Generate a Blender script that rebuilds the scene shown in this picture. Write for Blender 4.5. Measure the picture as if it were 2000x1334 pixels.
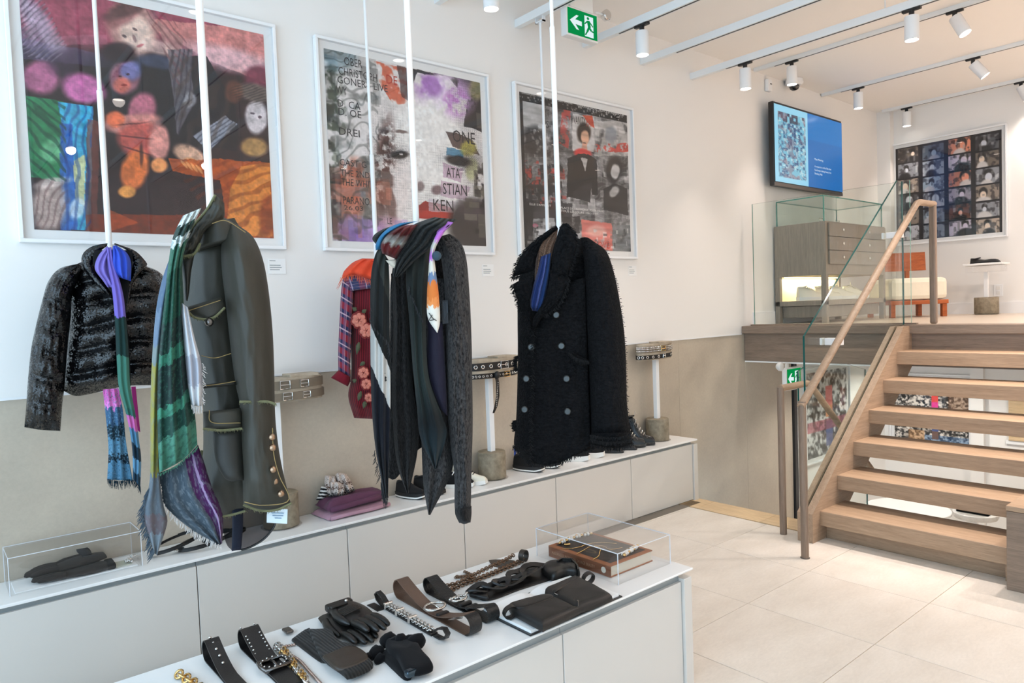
import bpy, bmesh, math, random
import numpy as np
from mathutils import Matrix, Vector, noise as mnoise

random.seed(7)
for o in list(bpy.data.objects):
    bpy.data.objects.remove(o)
SC = bpy.context.scene
COL = SC.collection
PI = math.pi

# ------------------------------------------------------------------ camera
CAM_H = 1.4732
FPX = 1394.54                       # focal length in pixels of the 2000 px wide frame
YAW, PITCH, ROLL = math.radians(39.973), math.radians(2.476), math.radians(-2.125)
_f = Vector((math.sin(YAW)*math.cos(PITCH), math.cos(YAW)*math.cos(PITCH), -math.sin(PITCH)))
_r0 = Vector((math.cos(YAW), -math.sin(YAW), 0)); _u0 = _r0.cross(_f)
C_R = math.cos(ROLL)*_r0 + math.sin(ROLL)*_u0
C_U = -math.sin(ROLL)*_r0 + math.cos(ROLL)*_u0
C_F = _f
C_P = Vector((0, 0, CAM_H))
cam_data = bpy.data.cameras.new('camera')
cam_data.sensor_width = 36; cam_data.lens = 36*FPX/2000; cam_data.clip_start = .05
cam = bpy.data.objects.new('camera', cam_data); COL.objects.link(cam)
cam.matrix_world = Matrix((( C_R.x, C_U.x, -C_F.x, 0), (C_R.y, C_U.y, -C_F.y, 0), (C_R.z, C_U.z, -C_F.z, CAM_H), (0, 0, 0, 1)))
SC.camera = cam

# ------------------------------------------------------------------ world, daylight, exposure
SC.view_settings.view_transform = 'Standard'
SC.view_settings.look = 'None'
SC.view_settings.gamma = 1
SC.view_settings.use_curve_mapping = False
SC.view_settings.exposure = -0.05
SC.cycles.max_bounces = 7; SC.cycles.diffuse_bounces = 4; SC.cycles.glossy_bounces = 4; SC.cycles.transparent_max_bounces = 20
SC.cycles.caustics_reflective = False; SC.cycles.caustics_refractive = False
SC.cycles.sample_clamp_indirect = 6
LAMP_W = 30.0                       # watts of one track head
LAMP_COL = (1.0, .89, .825)
world = bpy.data.worlds.new('overcast_sky'); SC.world = world; world.use_nodes = True
bg = world.node_tree.nodes['Background']; bg.inputs[0].default_value = (.60, .81, 1.0, 1); bg.inputs[1].default_value = 4.7
X_WIN = -1.7                        # the shop window stands behind the camera's left shoulder
pl = bpy.data.lights.new('window_portal', 'AREA'); pl.shape = 'RECTANGLE'; pl.size = 6.2; pl.size_y = 2.9; pl.cycles.is_portal = True
po = bpy.data.objects.new('window_portal', pl); COL.objects.link(po)
po.location = (X_WIN-.02, .2, 1.6); po.rotation_euler = (PI/2, 0, -PI/2)

# ------------------------------------------------------------------ helpers
WALL_Y = 3.50; CEIL_Z = 3.52; FAR_X = 8.45; UP_Z = 1.262; LOW_Z = -1.36; NEAR_Y = -3.0
def ray(px, py):
    return C_F + C_R*((px-1000)/FPX) - C_U*((py-667)/FPX)
def at(px, py, x=None, y=None, z=None):
    d = ray(px, py)
    t = (x/d.x) if x is not None else (y/d.y) if y is not None else (z-CAM_H)/d.z
    return C_P + d*t
def lin(c):
    return tuple(((v/255)/12.92 if v/255 <= .04045 else ((v/255+.055)/1.055)**2.4) for v in c)
WM = {}
def setp(o, label=None, cat=None, group=None, kind=None):
    if label: o['label'] = label
    if cat: o['category'] = cat
    if group: o['group'] = group
    if kind: o['kind'] = kind
    return o
def thing(name, loc, label, cat, group=None, rz=0.0):
    o = bpy.data.objects.new(name, None); COL.objects.link(o)
    o.location = loc; o.rotation_euler = (0, 0, rz); o.empty_display_size = .05
    WM[o] = Matrix.Translation(Vector(loc)) @ Matrix.Rotation(rz, 4, 'Z')
    return setp(o, label, cat, group)
def copy_tree(o, M, label=None, parent=None):
    c = o.copy(); COL.objects.link(c)
    if parent is None:
        c.matrix_world = M; WM[c] = M
        if label: c['label'] = label
    else:
        c.parent = parent; WM[c] = WM[parent]
    for ch in o.children: copy_tree(ch, None, None, c)
    return c

class MB:
    """collects geometry in world coordinates, then links it as one mesh object"""
    def __init__(s): s.v = []; s.f = []; s.uv = []; s.mi = []; s.m = 0; s.smooth = []; s.sm = False; s.col = None
    def add(s, vs, fs, uvs=None):
        b = len(s.v); s.v += [tuple(p) for p in vs]
        for f in fs:
            s.f.append([b+i for i in f]); s.mi.append(s.m); s.smooth.append(s.sm)
            s.uv += [uvs[i] for i in f] if uvs else [(0, 0)]*len(f)
        return s
    def box(s, a, b):
        x0, y0, z0 = [min(p, q) for p, q in zip(a, b)]; x1, y1, z1 = [max(p, q) for p, q in zip(a, b)]
        return s.add([(x0,y0,z0),(x1,y0,z0),(x1,y1,z0),(x0,y1,z0),(x0,y0,z1),(x1,y0,z1),(x1,y1,z1),(x0,y1,z1)],
            [(3,2,1,0),(4,5,6,7),(0,1,5,4),(1,2,6,5),(2,3,7,6),(3,0,4,7)])
    def rbox(s, a, b, r=.004, seg=2, M=None):
        bm = bmesh.new(); bmesh.ops.create_cube(bm, size=1)
        c = [(p+q)/2 for p, q in zip(a, b)]; d = [abs(p-q) for p, q in zip(a, b)]
        for v in bm.verts: v.co = Vector((c[0]+v.co.x*d[0], c[1]+v.co.y*d[1], c[2]+v.co.z*d[2]))
        bmesh.ops.bevel(bm, geom=bm.edges[:], offset=min(r, min(d)*.48), segments=seg, profile=.5, affect='EDGES')
        return s.bm(bm, M)
    def bm(s, bm, M=None):
        bm.verts.index_update(); vs = [(M @ v.co) if M else v.co.copy() for v in bm.verts]
        s.add(vs, [[v.index for v in f.verts] for f in bm.faces]); bm.free(); return s
    def obox(s, M, d, r=0):
        h = [x/2 for x in d]
        if r: return s.rbox([-x for x in h], h, r, 2, M)
        k = MB(); k.box([-x for x in h], h)
        return s.add([M @ Vector(p) for p in k.v], k.f)
    def prism(s, poly, off):
        n = len(poly); off = Vector(off); P = [Vector(p) for p in poly]
        return s.add(P+[p+off for p in P], [list(range(n))[::-1], list(range(n, 2*n))]+[[i, (i+1) % n, n+(i+1) % n, n+i] for i in range(n)])
    def tube(s, path, r, n=8, caps=True, closed=False, flat=None):
        P = [Vector(p) for p in path]; m = len(P); rs = r if isinstance(r, (list, tuple)) else [r]*m
        t0 = (P[1]-P[0]).normalized(); nrm = t0.orthogonal().normalized(); vs = []; fs = []; uv = []
        for i, p in enumerate(P):
            if closed: t = (P[(i+1) % m]-P[i-1]).normalized()
            else: t = (P[min(i+1, m-1)]-P[max(i-1, 0)]).normalized()
            nrm = (nrm-t*nrm.dot(t)); nrm = nrm.normalized() if nrm.length > 1e-6 else t.orthogonal().normalized()
            b = t.cross(nrm)
            for k in range(n):
                a = 2*PI*k/n; vs.append(p+(nrm*math.cos(a)+b*math.sin(a))*rs[i]); uv.append((k/n, i/m))
        L = m if closed else m-1
        for i in range(L):
            for k in range(n):
                j = (i+1) % m; fs.append([i*n+k, i*n+(k+1) % n, j*n+(k+1) % n, j*n+k])
        if caps and not closed: fs += [list(range(n))[::-1], list(range((m-1)*n, m*n))]
        return s.add(vs, fs, uv)
    def lathe(s, prof, o=(0,0,0), n=24, M=None):
        o = Vector(o); vs = []; fs = []
        for r, z in prof:
            for k in range(n):
                a = 2*PI*k/n; p = Vector((r*math.cos(a), r*math.sin(a), z)); vs.append((M @ p if M else p)+o)
        m = len(prof)
        for i in range(m-1):
            for k in range(n): fs.append([i*n+k, i*n+(k+1) % n, (i+1)*n+(k+1) % n, (i+1)*n+k])
        fs += [list(range(n))[::-1], list(range((m-1)*n, m*n))]
        return s.add(vs, fs)
    def ribbon(s, path, wdir, w, th, nrm=None):
        """strap of width w along wdir and thickness th following path"""
        P = [Vector(p) for p in path]; m = len(P); vs = []; fs = []; uv = []; L = 0
        for i, p in enumerate(P):
            wd = Vector(wdir[i] if isinstance(wdir, list) else wdir).normalized(); ww = w[i] if isinstance(w, list) else w
            t = (P[min(i+1, m-1)]-P[max(i-1, 0)]).normalized(); n = t.cross(wd).normalized()
            if i: L += (P[i]-P[i-1]).length
            vs += [p-wd*ww/2-n*th/2, p+wd*ww/2-n*th/2, p+wd*ww/2+n*th/2, p-wd*ww/2+n*th/2]; uv += [(0, L), (1, L), (1, L), (0, L)]
        for i in range(m-1):
            for k in range(4): fs.append([i*4+k, i*4+(k+1) % 4, i*4+4+(k+1) % 4, i*4+4+k])
        fs += [[3,2,1,0], [m*4-4, m*4-3, m*4-2, m*4-1]]
        return s.add(vs, fs, uv)
    def ball(s, c, r, n=8, m=6, M=None):
        vs = []; fs = []; rr = r if isinstance(r, (tuple, list)) else (r, r, r); c = Vector(c)
        for i in range(m+1):
            a = PI*i/m
            for k in range(n):
                b = 2*PI*k/n; p = Vector((rr[0]*math.sin(a)*math.cos(b), rr[1]*math.sin(a)*math.sin(b), rr[2]*math.cos(a)))
                vs.append(c+(M @ p if M else p))
        for i in range(m):
            for k in range(n): fs.append([i*n+k, i*n+n+k, i*n+n+(k+1) % n, i*n+(k+1) % n])
        return s.add(vs, fs)
    def build(s, name, mat, parent=None, smooth=False, label=None, kind=None, base=None):
        me = bpy.data.meshes.new(name)
        if parent is not None: inv = WM[parent].inverted()
        else:
            if base is None:
                A = np.array(s.v); base = ((A[:,0].min()+A[:,0].max())/2, (A[:,1].min()+A[:,1].max())/2, A[:,2].min())
            inv = Matrix.Translation(-Vector(base))
        A = np.array(s.v, dtype=float); I = np.array(inv); A = A @ I[:3,:3].T + I[:3,3]
        me.from_pydata(A.tolist(), [], s.f)
        if any(u != (0, 0) for u in s.uv[:400]) or len(s.uv) > 400:
            ul = me.uv_layers.new(name='uv'); ul.data.foreach_set('uv', np.array(s.uv, dtype=np.float32).ravel())
        for m in (mat if isinstance(mat, (list, tuple)) else [mat]): me.materials.append(m)
        me.polygons.foreach_set('material_index', s.mi)
        me.polygons.foreach_set('use_smooth', [bool(smooth) or k for k in s.smooth])
        if smooth and not isinstance(smooth, bool): me.set_sharp_from_angle(angle=math.radians(smooth))
        me.update()
        o = bpy.data.objects.new(name, me); COL.objects.link(o)
        if parent is not None: o.parent = parent; WM[o] = WM[parent]
        else: o.location = base; WM[o] = Matrix.Translation(Vector(base))
        if label: o['label'] = label
        if kind: o['kind'] = kind
        return o
def box(name, a, b, mat, parent=None, r=0, **k):
    m = MB(); m.rbox(a, b, r) if r else m.box(a, b)
    return m.build(name, mat, parent, **k)

# ------------------------------------------------------------------ materials
MATS = {}
class NT:
    """small node-tree writer"""
    def __init__(s, name):
        s.m = bpy.data.materials.new(name); s.m.use_nodes = True; s.t = s.m.node_tree; s.n = s.t.nodes; s.b = s.n['Principled BSDF']; s.out = s.n['Material Output']
    def node(s, kind, **k):
        n = s.n.new(kind)
        for a, v in k.items():
            if a.startswith('i_'):
                key = a[2:]; n.inputs[int(key) if key.isdigit() else key.replace('_', ' ')].default_value = v
            else: setattr(n, a, v)
        return n
    def link(s, a, b): s.t.links.new(a, b); return s
    def coord(s, kind='Object', scale=(1,1,1), rot=(0,0,0)):
        tc = s.node('ShaderNodeTexCoord'); mp = s.node('ShaderNodeMapping'); mp.inputs['Scale'].default_value = scale; mp.inputs['Rotation'].default_value = rot
        s.link(tc.outputs[kind], mp.inputs[0]); return mp.outputs[0]
    def noise(s, vec, scale, detail=3, rough=.55):
        n = s.node('ShaderNodeTexNoise'); n.inputs['Scale'].default_value = scale; n.inputs['Detail'].default_value = detail; n.inputs['Roughness'].default_value = rough
        if vec is not None: s.link(vec, n.inputs['Vector'])
        return n.outputs['Fac']
    def ramp(s, fac, stops, interp='LINEAR'):
        n = s.node('ShaderNodeValToRGB'); r = n.color_ramp; r.interpolation = interp
        while len(r.elements) < len(stops): r.elements.new(.5)
        for e, (p, c) in zip(r.elements, stops): e.position = p; e.color = (*c[:3], 1)
        s.link(fac, n.inputs[0]); return n.outputs[0]
    def mix(s, a, b, fac, mode='MIX'):
        n = s.node('ShaderNodeMix', data_type='RGBA', blend_type=mode)
        for sock, v in ((n.inputs[0], fac), (n.inputs[6], a), (n.inputs[7], b)):
            if hasattr(v, 'is_output'): s.link(v, sock)
            elif isinstance(v, (int, float)): sock.default_value = v
            else: sock.default_value = (*v[:3], 1)
        return n.outputs[2]
    def math(s, op, a, b=0.0):
        n = s.node('ShaderNodeMath', operation=op)
        for sock, v in ((n.inputs[0], a), (n.inputs[1], b)):
            if hasattr(v, 'is_output'): s.link(v, sock)
            else: sock.default_value = v
        return n.outputs[0]
    def bump(s, h, strength=.3, dist=.01):
        n = s.node('ShaderNodeBump'); n.inputs['Strength'].default_value = strength; n.inputs['Distance'].default_value = dist
        s.link(h, n.inputs['Height']); s.link(n.outputs[0], s.b.inputs['Normal']); return s
    def set(s, **k):
        for a, v in k.items():
            sock = s.b.inputs[{'color':'Base Color','rough':'Roughness','metal':'Metallic','spec':'Specular IOR Level','sheen':'Sheen Weight','coat':'Coat Weight','alpha':'Alpha','emit':'Emission Color','power':'Emission Strength'}[a]]
            if hasattr(v, 'is_output'): s.link(v, sock)
            elif isinstance(v, (tuple, list)): sock.default_value = (*v[:3], 1)
            else: sock.default_value = v
        return s
def plain(name, rgb, rough=.5, metal=0.0, spec=.5, bump=0, bscale=200, var=0, **k):
    if name in MATS: return MATS[name]
    t = NT(name); c = lin(rgb); t.set(color=c, rough=rough, metal=metal, spec=spec, **k)
    if var or bump:
        co = t.coord()
        if var:
            n = t.noise(co, 6, 4); t.set(color=t.mix(tuple(v*(1-var) for v in c), tuple(min(1, v*(1+var)) for v in c), n))
        if bump: t.bump(t.noise(co, bscale, 2), bump, .002)
    MATS[name] = t.m; return t.m
def wood(name, c1, c2, axis='y', rough=.45, scale=1.0):
    t = NT(name); s = {'x': (1.2, 22, 22), 'y': (22, 1.2, 22), 'z': (22, 22, 1.2)}[axis]
    co = t.coord('Object', tuple(v*scale for v in s)); n = t.noise(co, 2.2, 5, .65)
    n2 = t.noise(t.coord('Object', tuple(v*scale*6 for v in s)), 2, 3, .6)
    c = t.ramp(n, [(.25, lin(c1)), (.75, lin(c2))]); d = t.ramp(n2, [(.3, (.78,)*3), (.6, (1,)*3)])
    t.set(color=t.mix(c, d, 1.0, 'MULTIPLY'), rough=rough, spec=.35); t.bump(n2, .08, .002)
    MATS[name] = t.m; return t.m
def glassy(name, tint, rough=.0, refl=1.0, edge=None):
    """thin clear sheet: tinted transmission plus fresnel reflection"""
    t = NT(name); t.n.remove(t.b)
    tr = t.node('ShaderNodeBsdfTransparent'); tr.inputs[0].default_value = (*tint, 1)
    gl = t.node('ShaderNodeBsdfGlossy'); gl.inputs['Roughness'].default_value = rough
    lw = t.node('ShaderNodeLayerWeight'); lw.inputs[0].default_value = .5
    fr = t.math('ADD', t.math('MULTIPLY', t.math('POWER', lw.outputs['Facing'], 5.0), .96), .04)      # Schlick
    mx = t.node('ShaderNodeMixShader'); t.link(t.math('MULTIPLY', fr, refl), mx.inputs[0]); t.link(tr.outputs[0], mx.inputs[1]); t.link(gl.outputs[0], mx.inputs[2])
    t.link(mx.outputs[0], t.out.inputs[0]); MATS[name] = t.m; return t.m
def emis(name, rgb, power):
    t = NT(name); t.set(color=(0,0,0), emit=rgb, power=power, rough=1, spec=0); MATS[name] = t.m; return t.m
def leather(name, rgb, rough=.42, bs=260, var=.15, strength=.35):
    t = NT(name); co = t.coord(); v = t.node('ShaderNodeTexVoronoi'); v.inputs['Scale'].default_value = bs; t.link(co, v.inputs[0])
    c = lin(rgb); t.set(color=t.mix(tuple(x*(1-var) for x in c), tuple(x*(1+var) for x in c), t.noise(co, 14, 3)), rough=rough, spec=.45)
    t.bump(v.outputs[0], strength, .0012); MATS[name] = t.m; return t.m

M_WHITE = plain('white_paint', (238, 235, 231), .75, spec=.2, bump=.03, bscale=90)
M_CEIL = plain('ceiling_paint', (247, 243, 238), .9, spec=.1)
M_SATIN = plain('white_satin', (238, 238, 238), .35, spec=.4)
M_LACQ = plain('pale_grey_lacquer', (214, 210, 204), .33, spec=.45)
M_TOPW = plain('white_worktop', (240, 239, 237), .25, spec=.45)
M_GAP = plain('grey_channel', (152, 160, 163), .35, metal=.35)
M_KICK = plain('dark_toe_kick', (95, 88, 80), .5)
M_BLACK = plain('black_plastic', (22, 22, 23), .4)
M_METAL = plain('steel', (200, 200, 200), .22, metal=1.0)
M_SILVER = plain('silver', (215, 212, 208), .18, metal=1.0)
M_GOLD = plain('pale_gold', (222, 184, 120), .22, metal=1.0)
M_PEWTER = plain('dark_pewter', (110, 105, 102), .25, metal=1.0)
M_OAKD = wood('greige_oak_face', (121, 103, 89), (150, 130, 113), 'y')
M_OAKT = wood('light_oak_top', (190, 160, 128), (212, 184, 152), 'y')
M_OAKX = wood('greige_oak_rail', (138, 115, 96), (164, 141, 121), 'x')
M_OAKZ = wood('greige_oak_post', (122, 103, 88), (150, 129, 112), 'z')
M_UPF = wood('pale_plank_floor', (196, 178, 158), (222, 206, 188), 'y', .3, .6)
M_PALEOAK = wood('blond_oak_sill', (206, 176, 134), (230, 202, 164), 'y', .4)
M_CABW = wood('taupe_cabinet_oak', (126, 116, 105), (146, 135, 123), 'z', .45)
M_ORANGE = wood('orange_teak', (150, 72, 30), (196, 104, 52), 'y', .35)
M_GLASS = glassy('clear_glass', (.965, .988, .978), 0, .55)
M_WGLASS = glassy('window_glass', (.98, .985, .99), 0, .6)
M_GEDGE = plain('green_glass_edge', (58, 128, 116), .12, spec=.6)
M_TEDGE = plain('dark_teal_glass_edge', (14, 82, 76), .12, spec=.6)
M_ACRYL = glassy('clear_acrylic', (.985, .985, .985), .0, .8)
M_AEDGE = plain('acrylic_edge', (222, 226, 232), .15, spec=.6)
def concrete(name, c1, c2, c3, axis_scale=(1.3, 1.3, 1.3), rough=.55):
    t = NT(name); co = t.coord('Object', axis_scale); n = t.noise(co, 2.0, 6, .6); m = t.noise(co, 40, 3, .7)
    c = t.ramp(n, [(.3, lin(c1)), (.5, lin(c2)), (.7, lin(c3))])
    t.set(color=t.mix(c, t.ramp(m, [(.35, (.96,)*3), (.65, (1.03,)*3)]), 1.0, 'MULTIPLY'), rough=rough, spec=.35); t.bump(m, .02, .002)
    MATS[name] = t.m; return t.m
M_CONC = concrete('troweled_concrete', (180, 168, 152), (188, 176, 159), (196, 184, 166))
M_TILE = concrete('cream_stone_tile', (212, 202, 190), (222, 213, 202), (230, 222, 212), (.9, 2.2, .9), .33)
M_GROUT = plain('beige_grout', (196, 174, 142), .8)
M_PEDC = concrete('cast_concrete_block', (120, 110, 92), (142, 131, 112), (160, 149, 129), (14, 14, 14), .6)
# ------------------------------------------------------------------ the room
def struct(name, mb, mat, label=None, **k):
    o = mb.build(name, mat, **k); o['kind'] = 'structure'; o['label'] = label or name.replace('_', ' '); o['category'] = name.split('_')[0]
    return o
TX0, TY0, TS = 3.053-.6*9, 1.921+.6*3, .6        # tile grid
fl = struct('floor', MB().box((X_WIN, NEAR_Y, -.16), (4.26, WALL_Y, -.004)), M_GROUT, 'shop floor of large cream stone tiles')
tile_me = None
for i in range(0, 12):
    for j in range(0, 12):
        x0 = TX0+i*TS; y1 = TY0-j*TS; x1 = x0+TS; y0 = y1-TS
        lim = 4.26
        a = max(x0+.0016, X_WIN); b = min(x1-.0016, lim); c = max(y0+.0016, NEAR_Y); d = min(y1-.0016, WALL_Y)
        if b-a < .02 or d-c < .02: continue
        full = (b-a > .59 and d-c > .59)
        if full and tile_me is not None:
            t = bpy.data.objects.new('tile', tile_me); COL.objects.link(t); t.parent = fl; WM[t] = WM[fl]
            t.location = Vector((a, c, 0))-WM[fl].translation
        else:
            t = MB().rbox((a, c, -.01), (b, d, 0), .0008, 1).build('tile', M_TILE, None, base=(a, c, 0))
            if full: tile_me = t.data
            t.parent = fl; t.location = Vector((a, c, 0))-WM[fl].translation
# blond wood sill along the edge of the floor above the down stair, its joints
sill = struct('trim_1', MB().box((4.262, 2.16, -.05), (4.485, WALL_Y-.0, -.003)), M_KICK, 'blond oak sill edging the floor beside the down stair')
yy = 2.16
for w in (.42, .5, .42):
    MB().rbox((4.262, yy+.001, -.02), (4.485, min(yy+w, WALL_Y)-.001, .002), .001, 1).build('plank', M_PALEOAK, sill); yy += w
# side wall with the posters: white above, concrete panels below, running on down the stairwell
wl = struct('wall_left', MB().box((X_WIN, WALL_Y, 1.195), (FAR_X+.1, WALL_Y+.12, CEIL_Z+.02)), M_WHITE, 'long white wall hung with large framed prints')
MB().box((X_WIN, WALL_Y+.012, LOW_Z), (6.42, WALL_Y+.12, 1.195)).build('backing', M_CONC, wl)
ed = [X_WIN, 4.66, 5.62, 6.40]
for a, b in zip(ed, ed[1:]):
    MB().rbox((a+.0007, WALL_Y+.003, LOW_Z), (b-.0007, WALL_Y+.02, 1.193), .001, 1).build('concrete_panel', M_CONC, wl)
MB().box((X_WIN, WALL_Y-.004, 1.188), (5.56, WALL_Y+.02, 1.198)).build('shadow_bead', M_SATIN, wl)
MB().box((6.42, WALL_Y+.0, LOW_Z), (FAR_X+.1, WALL_Y+.12, .95)).build('lower_face', M_WHITE, wl)
MB().box((6.405, WALL_Y-.02, LOW_Z), (6.46, WALL_Y+.03, .95)).build('jamb', M_BLACK, wl)
wb = struct('wall_back', MB().box((FAR_X, NEAR_Y, LOW_Z), (FAR_X+.12, WALL_Y, CEIL_Z+.02)), M_WHITE, 'far white wall of the raised and lower levels')
MB().box((FAR_X-.10, 3.36, UP_Z), (FAR_X, WALL_Y, CEIL_Z)).build('pilaster', M_WHITE, wb)
MB().box((FAR_X-.06, 2.50, LOW_Z), (FAR_X, 2.62, .94)).build('lower_pilaster', M_WHITE, wb)
struct('wall_right', MB().box((X_WIN, NEAR_Y-.12, LOW_Z), (FAR_X, NEAR_Y, CEIL_Z)), M_WHITE, 'white wall opposite the prints')
ww = struct('window_1', MB().box((X_WIN-.1, NEAR_Y, -.1), (X_WIN, WALL_Y, .12)), M_SATIN, 'tall shop window letting daylight in')
MB().box((X_WIN-.1, NEAR_Y, 3.06), (X_WIN, WALL_Y, CEIL_Z)).build('lintel', M_WHITE, ww)
for y in (NEAR_Y+.04, -.95, 1.15, WALL_Y-.04):
    MB().box((X_WIN-.08, y-.03, .12), (X_WIN-.02, y+.03, 3.06)).build('mullion', M_BLACK, ww)
for a, b in ((NEAR_Y+.07, -.98), (-.92, 1.12), (1.18, WALL_Y-.07)):
    MB().box((X_WIN-.056, a, .12), (X_WIN-.05, b, 3.06)).build('pane', M_WGLASS, ww)
struct('ceiling', MB().box((X_WIN, NEAR_Y, CEIL_Z), (FAR_X, WALL_Y, CEIL_Z+.1)), M_CEIL, 'plain cream ceiling')
# raised floor: planks on a slab, nosing and fascia towards the stair
up = struct('floor_upper', MB().box((5.631, NEAR_Y, .957), (FAR_X, WALL_Y, UP_Z-.012)), M_WHITE, 'raised floor of pale wide planks above the stair', base=(7, 0, UP_Z))
k = 0; xx = 5.735
while xx < FAR_X-.01:
    x1 = min(xx+.19, FAR_X)
    MB().rbox((xx+.0008, NEAR_Y, UP_Z-.012), (x1-.0008, WALL_Y, UP_Z), .001, 1).build('plank', M_UPF, up); xx = x1
MB().rbox((5.56, NEAR_Y, 1.198), (5.735, WALL_Y-.003, UP_Z), .003).build('nosing', M_OAKD, up)
MB().rbox((5.598, NEAR_Y, .957), (5.63, WALL_Y-.003, 1.198), .002).build('fascia', M_OAKD, up)
MB().box((5.60, 2.2, .945), (5.72, WALL_Y-.003, .957)).build('soffit_strip', M_WHITE, up)
bbk = struct('baseboard_back', MB().box((FAR_X-.014, NEAR_Y, UP_Z), (FAR_X, 3.36, UP_Z+.115)), M_SATIN, 'white baseboard on the far wall of the raised level')
struct('baseboard_left', MB().box((5.75, WALL_Y-.014, UP_Z), (FAR_X-.1, WALL_Y, UP_Z+.115)), M_SATIN, 'white baseboard along the poster wall on the raised level')
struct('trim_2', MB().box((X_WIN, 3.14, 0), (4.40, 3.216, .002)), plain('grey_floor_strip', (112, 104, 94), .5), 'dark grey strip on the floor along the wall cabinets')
lf = struct('floor_lower', MB().box((4.0, NEAR_Y, LOW_Z-.1), (FAR_X, WALL_Y, LOW_Z)), M_UPF, 'pale floor of the lower level below the stair')
struct('wall_under_floor', MB().box((4.1, NEAR_Y, LOW_Z), (4.26, 2.16, -.16)), M_WHITE, 'white wall face under the edge of the shop floor')
# ------------------------------------------------------------------ stair, balustrades, rails
M_STAIR = wood('greige_stair_oak', (156, 128, 103), (184, 156, 129), 'y')
M_STAIRX = wood('greige_stair_oak_long', (150, 126, 104), (178, 152, 128), 'x')
RISE, RUN, SX0, SY = .1803, .23, 4.183, 2.122
st = thing('staircase', (4.8, 1.6, 0), 'open greige oak stair with thick treads rising to the raised floor', 'staircase')
for i in range(6):
    x = SX0+RUN*i; z = RISE*(i+1)
    MB().rbox((x, 1.124 if i < 2 else -.2, z-.09), (x+.33, SY+.01, z), .003).build('tread', M_STAIR, st)
def xz(poly, y0, y1):
    return MB().prism([(x, y0, z) for x, z in poly], (0, y1-y0, 0))
strp = [(4.09, 0), (4.09, .178), (5.465, 1.255), (5.60, 1.255), (5.60, .96), (5.575, .94), (4.37, 0)]
xz(strp, 2.121, 2.168).build('stringer', M_STAIRX, st)
xz(strp, 2.184, 2.218).build('stringer', M_STAIRX, st)
xz([(x+.012 if x < 4.2 else x, z-.03 if z > .1 else z) for x, z in strp], 2.166, 2.186).build('stringer_core', M_KICK, st)
xz([(4.6, .2), (4.6, .36), (5.6, 1.2), (5.6, .96)], -.25, -.2).build('stringer', M_STAIRX, st)
MB().box((4.262, 1.126, -.3), (4.292, 2.12, .068)).build('curb', M_STAIR, st)
MB().box((4.20, 1.125, 0), (4.235, 1.16, .1)).build('tread_block', M_STAIR, st)
def pane(name, poly, y0, y1, parent, axis='y'):
    m = MB(); n = len(poly)
    if axis == 'y': A = [(a, y0, b) for a, b in poly]; B = [(a, y1, b) for a, b in poly]
    else: A = [(y0, a, b) for a, b in poly]; B = [(y1, a, b) for a, b in poly]
    m.add(A+B, [list(range(n)), list(range(n, 2*n))[::-1]]); m.m = 1
    m.add(A+B, [[i, (i+1) % n, n+(i+1) % n, n+i] for i in range(n)])
    return m.build(name, [M_GLASS, M_TEDGE if axis == 'y' else M_GEDGE], parent)
gb = thing('glass_balustrade', (4.8, 2.176, .2), 'sloping clear glass balustrade set into the stair stringer', 'balustrade')
pane('glass_pane', [(4.13, .185), (5.46, 1.228), (5.60, 1.268), (5.60, 2.31), (5.51, 2.31), (4.13, 1.252)], 2.17, 2.182, gb)
for px, py in ((1622, 667), (1741, 460)):
    c = at(px, py, y=2.14)
    MB().rbox((c.x-.022, 2.065, c.z-.022), (c.x+.022, 2.168, c.z+.022), .004).build('clamp', M_SATIN, gb)
    MB().rbox((c.x-.022, 2.184, c.z-.022), (c.x+.022, 2.20, c.z+.022), .004).build('clamp', M_SATIN, gb)
g2 = thing('glass_balustrade', (5.62, 2.8, UP_Z), 'upright clear glass balustrade along the edge of the raised floor', 'balustrade')
pane('glass_pane', [(2.14, UP_Z+.001), (3.42, UP_Z+.001), (3.42, 2.318), (2.14, 2.318)], 5.64, 5.652, g2, 'x')
MB().box((5.628, 2.10, UP_Z), (5.664, 3.45, UP_Z+.012)).build('floor_channel', M_OAKD, g2)
g3 = thing('glass_balustrade', (4.9, 2.42, 0), 'low glass panel beside the down stair behind the sloping glass', 'balustrade')
pane('glass_pane', [(4.50, .0), (4.58, -.3), (5.5, -.9), (5.5, .93), (5.2, .995), (4.58, 1.02), (4.50, 1.0)], 2.41, 2.422, g3)
MB().box((4.5, 2.40, -.9), (5.5, 2.432, -.86)).build('shoe', M_STAIRX, g3)
def tubepath(pts, r, bend=.03, n=6):
    P = [Vector(p) for p in pts]; out = [P[0]]
    for a, b, c in zip(P, P[1:], P[2:]):
        d1 = (a-b).normalized(); d2 = (c-b).normalized()
        for k in range(n+1):
            t = k/n; p = (1-t)**2*(b+d1*bend)+2*t*(1-t)*b+t*t*(b+d2*bend); out.append(p)
    return out+[P[-1]]
hr = thing('handrail', (3.83, 2.035, 0), 'round oak handrail with post climbing the stair to the raised floor', 'handrail')
MB().tube([(3.83, 2.035, 0), (3.83, 2.035, .9)], .0215, 14).build('post', M_OAKZ, hr, smooth=50)
MB().tube(tubepath([(3.815, 2.035, .872), (5.50, 2.035, 2.135), (5.80, 2.035, 2.14)], .021, .05), .0225, 14).build('rail', M_STAIRX, hr, smooth=50)
MB().rbox((5.755, 2.012, UP_Z), (5.80, 2.058, 2.14), .012).build('post', M_OAKZ, hr)
MB().lathe([(.026, 0), (.026, .004)], (3.83, 2.035, 0), 16).build('foot_ring', M_KICK, hr)
h2 = thing('handrail', (4.14, 2.34, 0), 'short oak handrail bending down towards the lower level', 'handrail')
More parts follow.
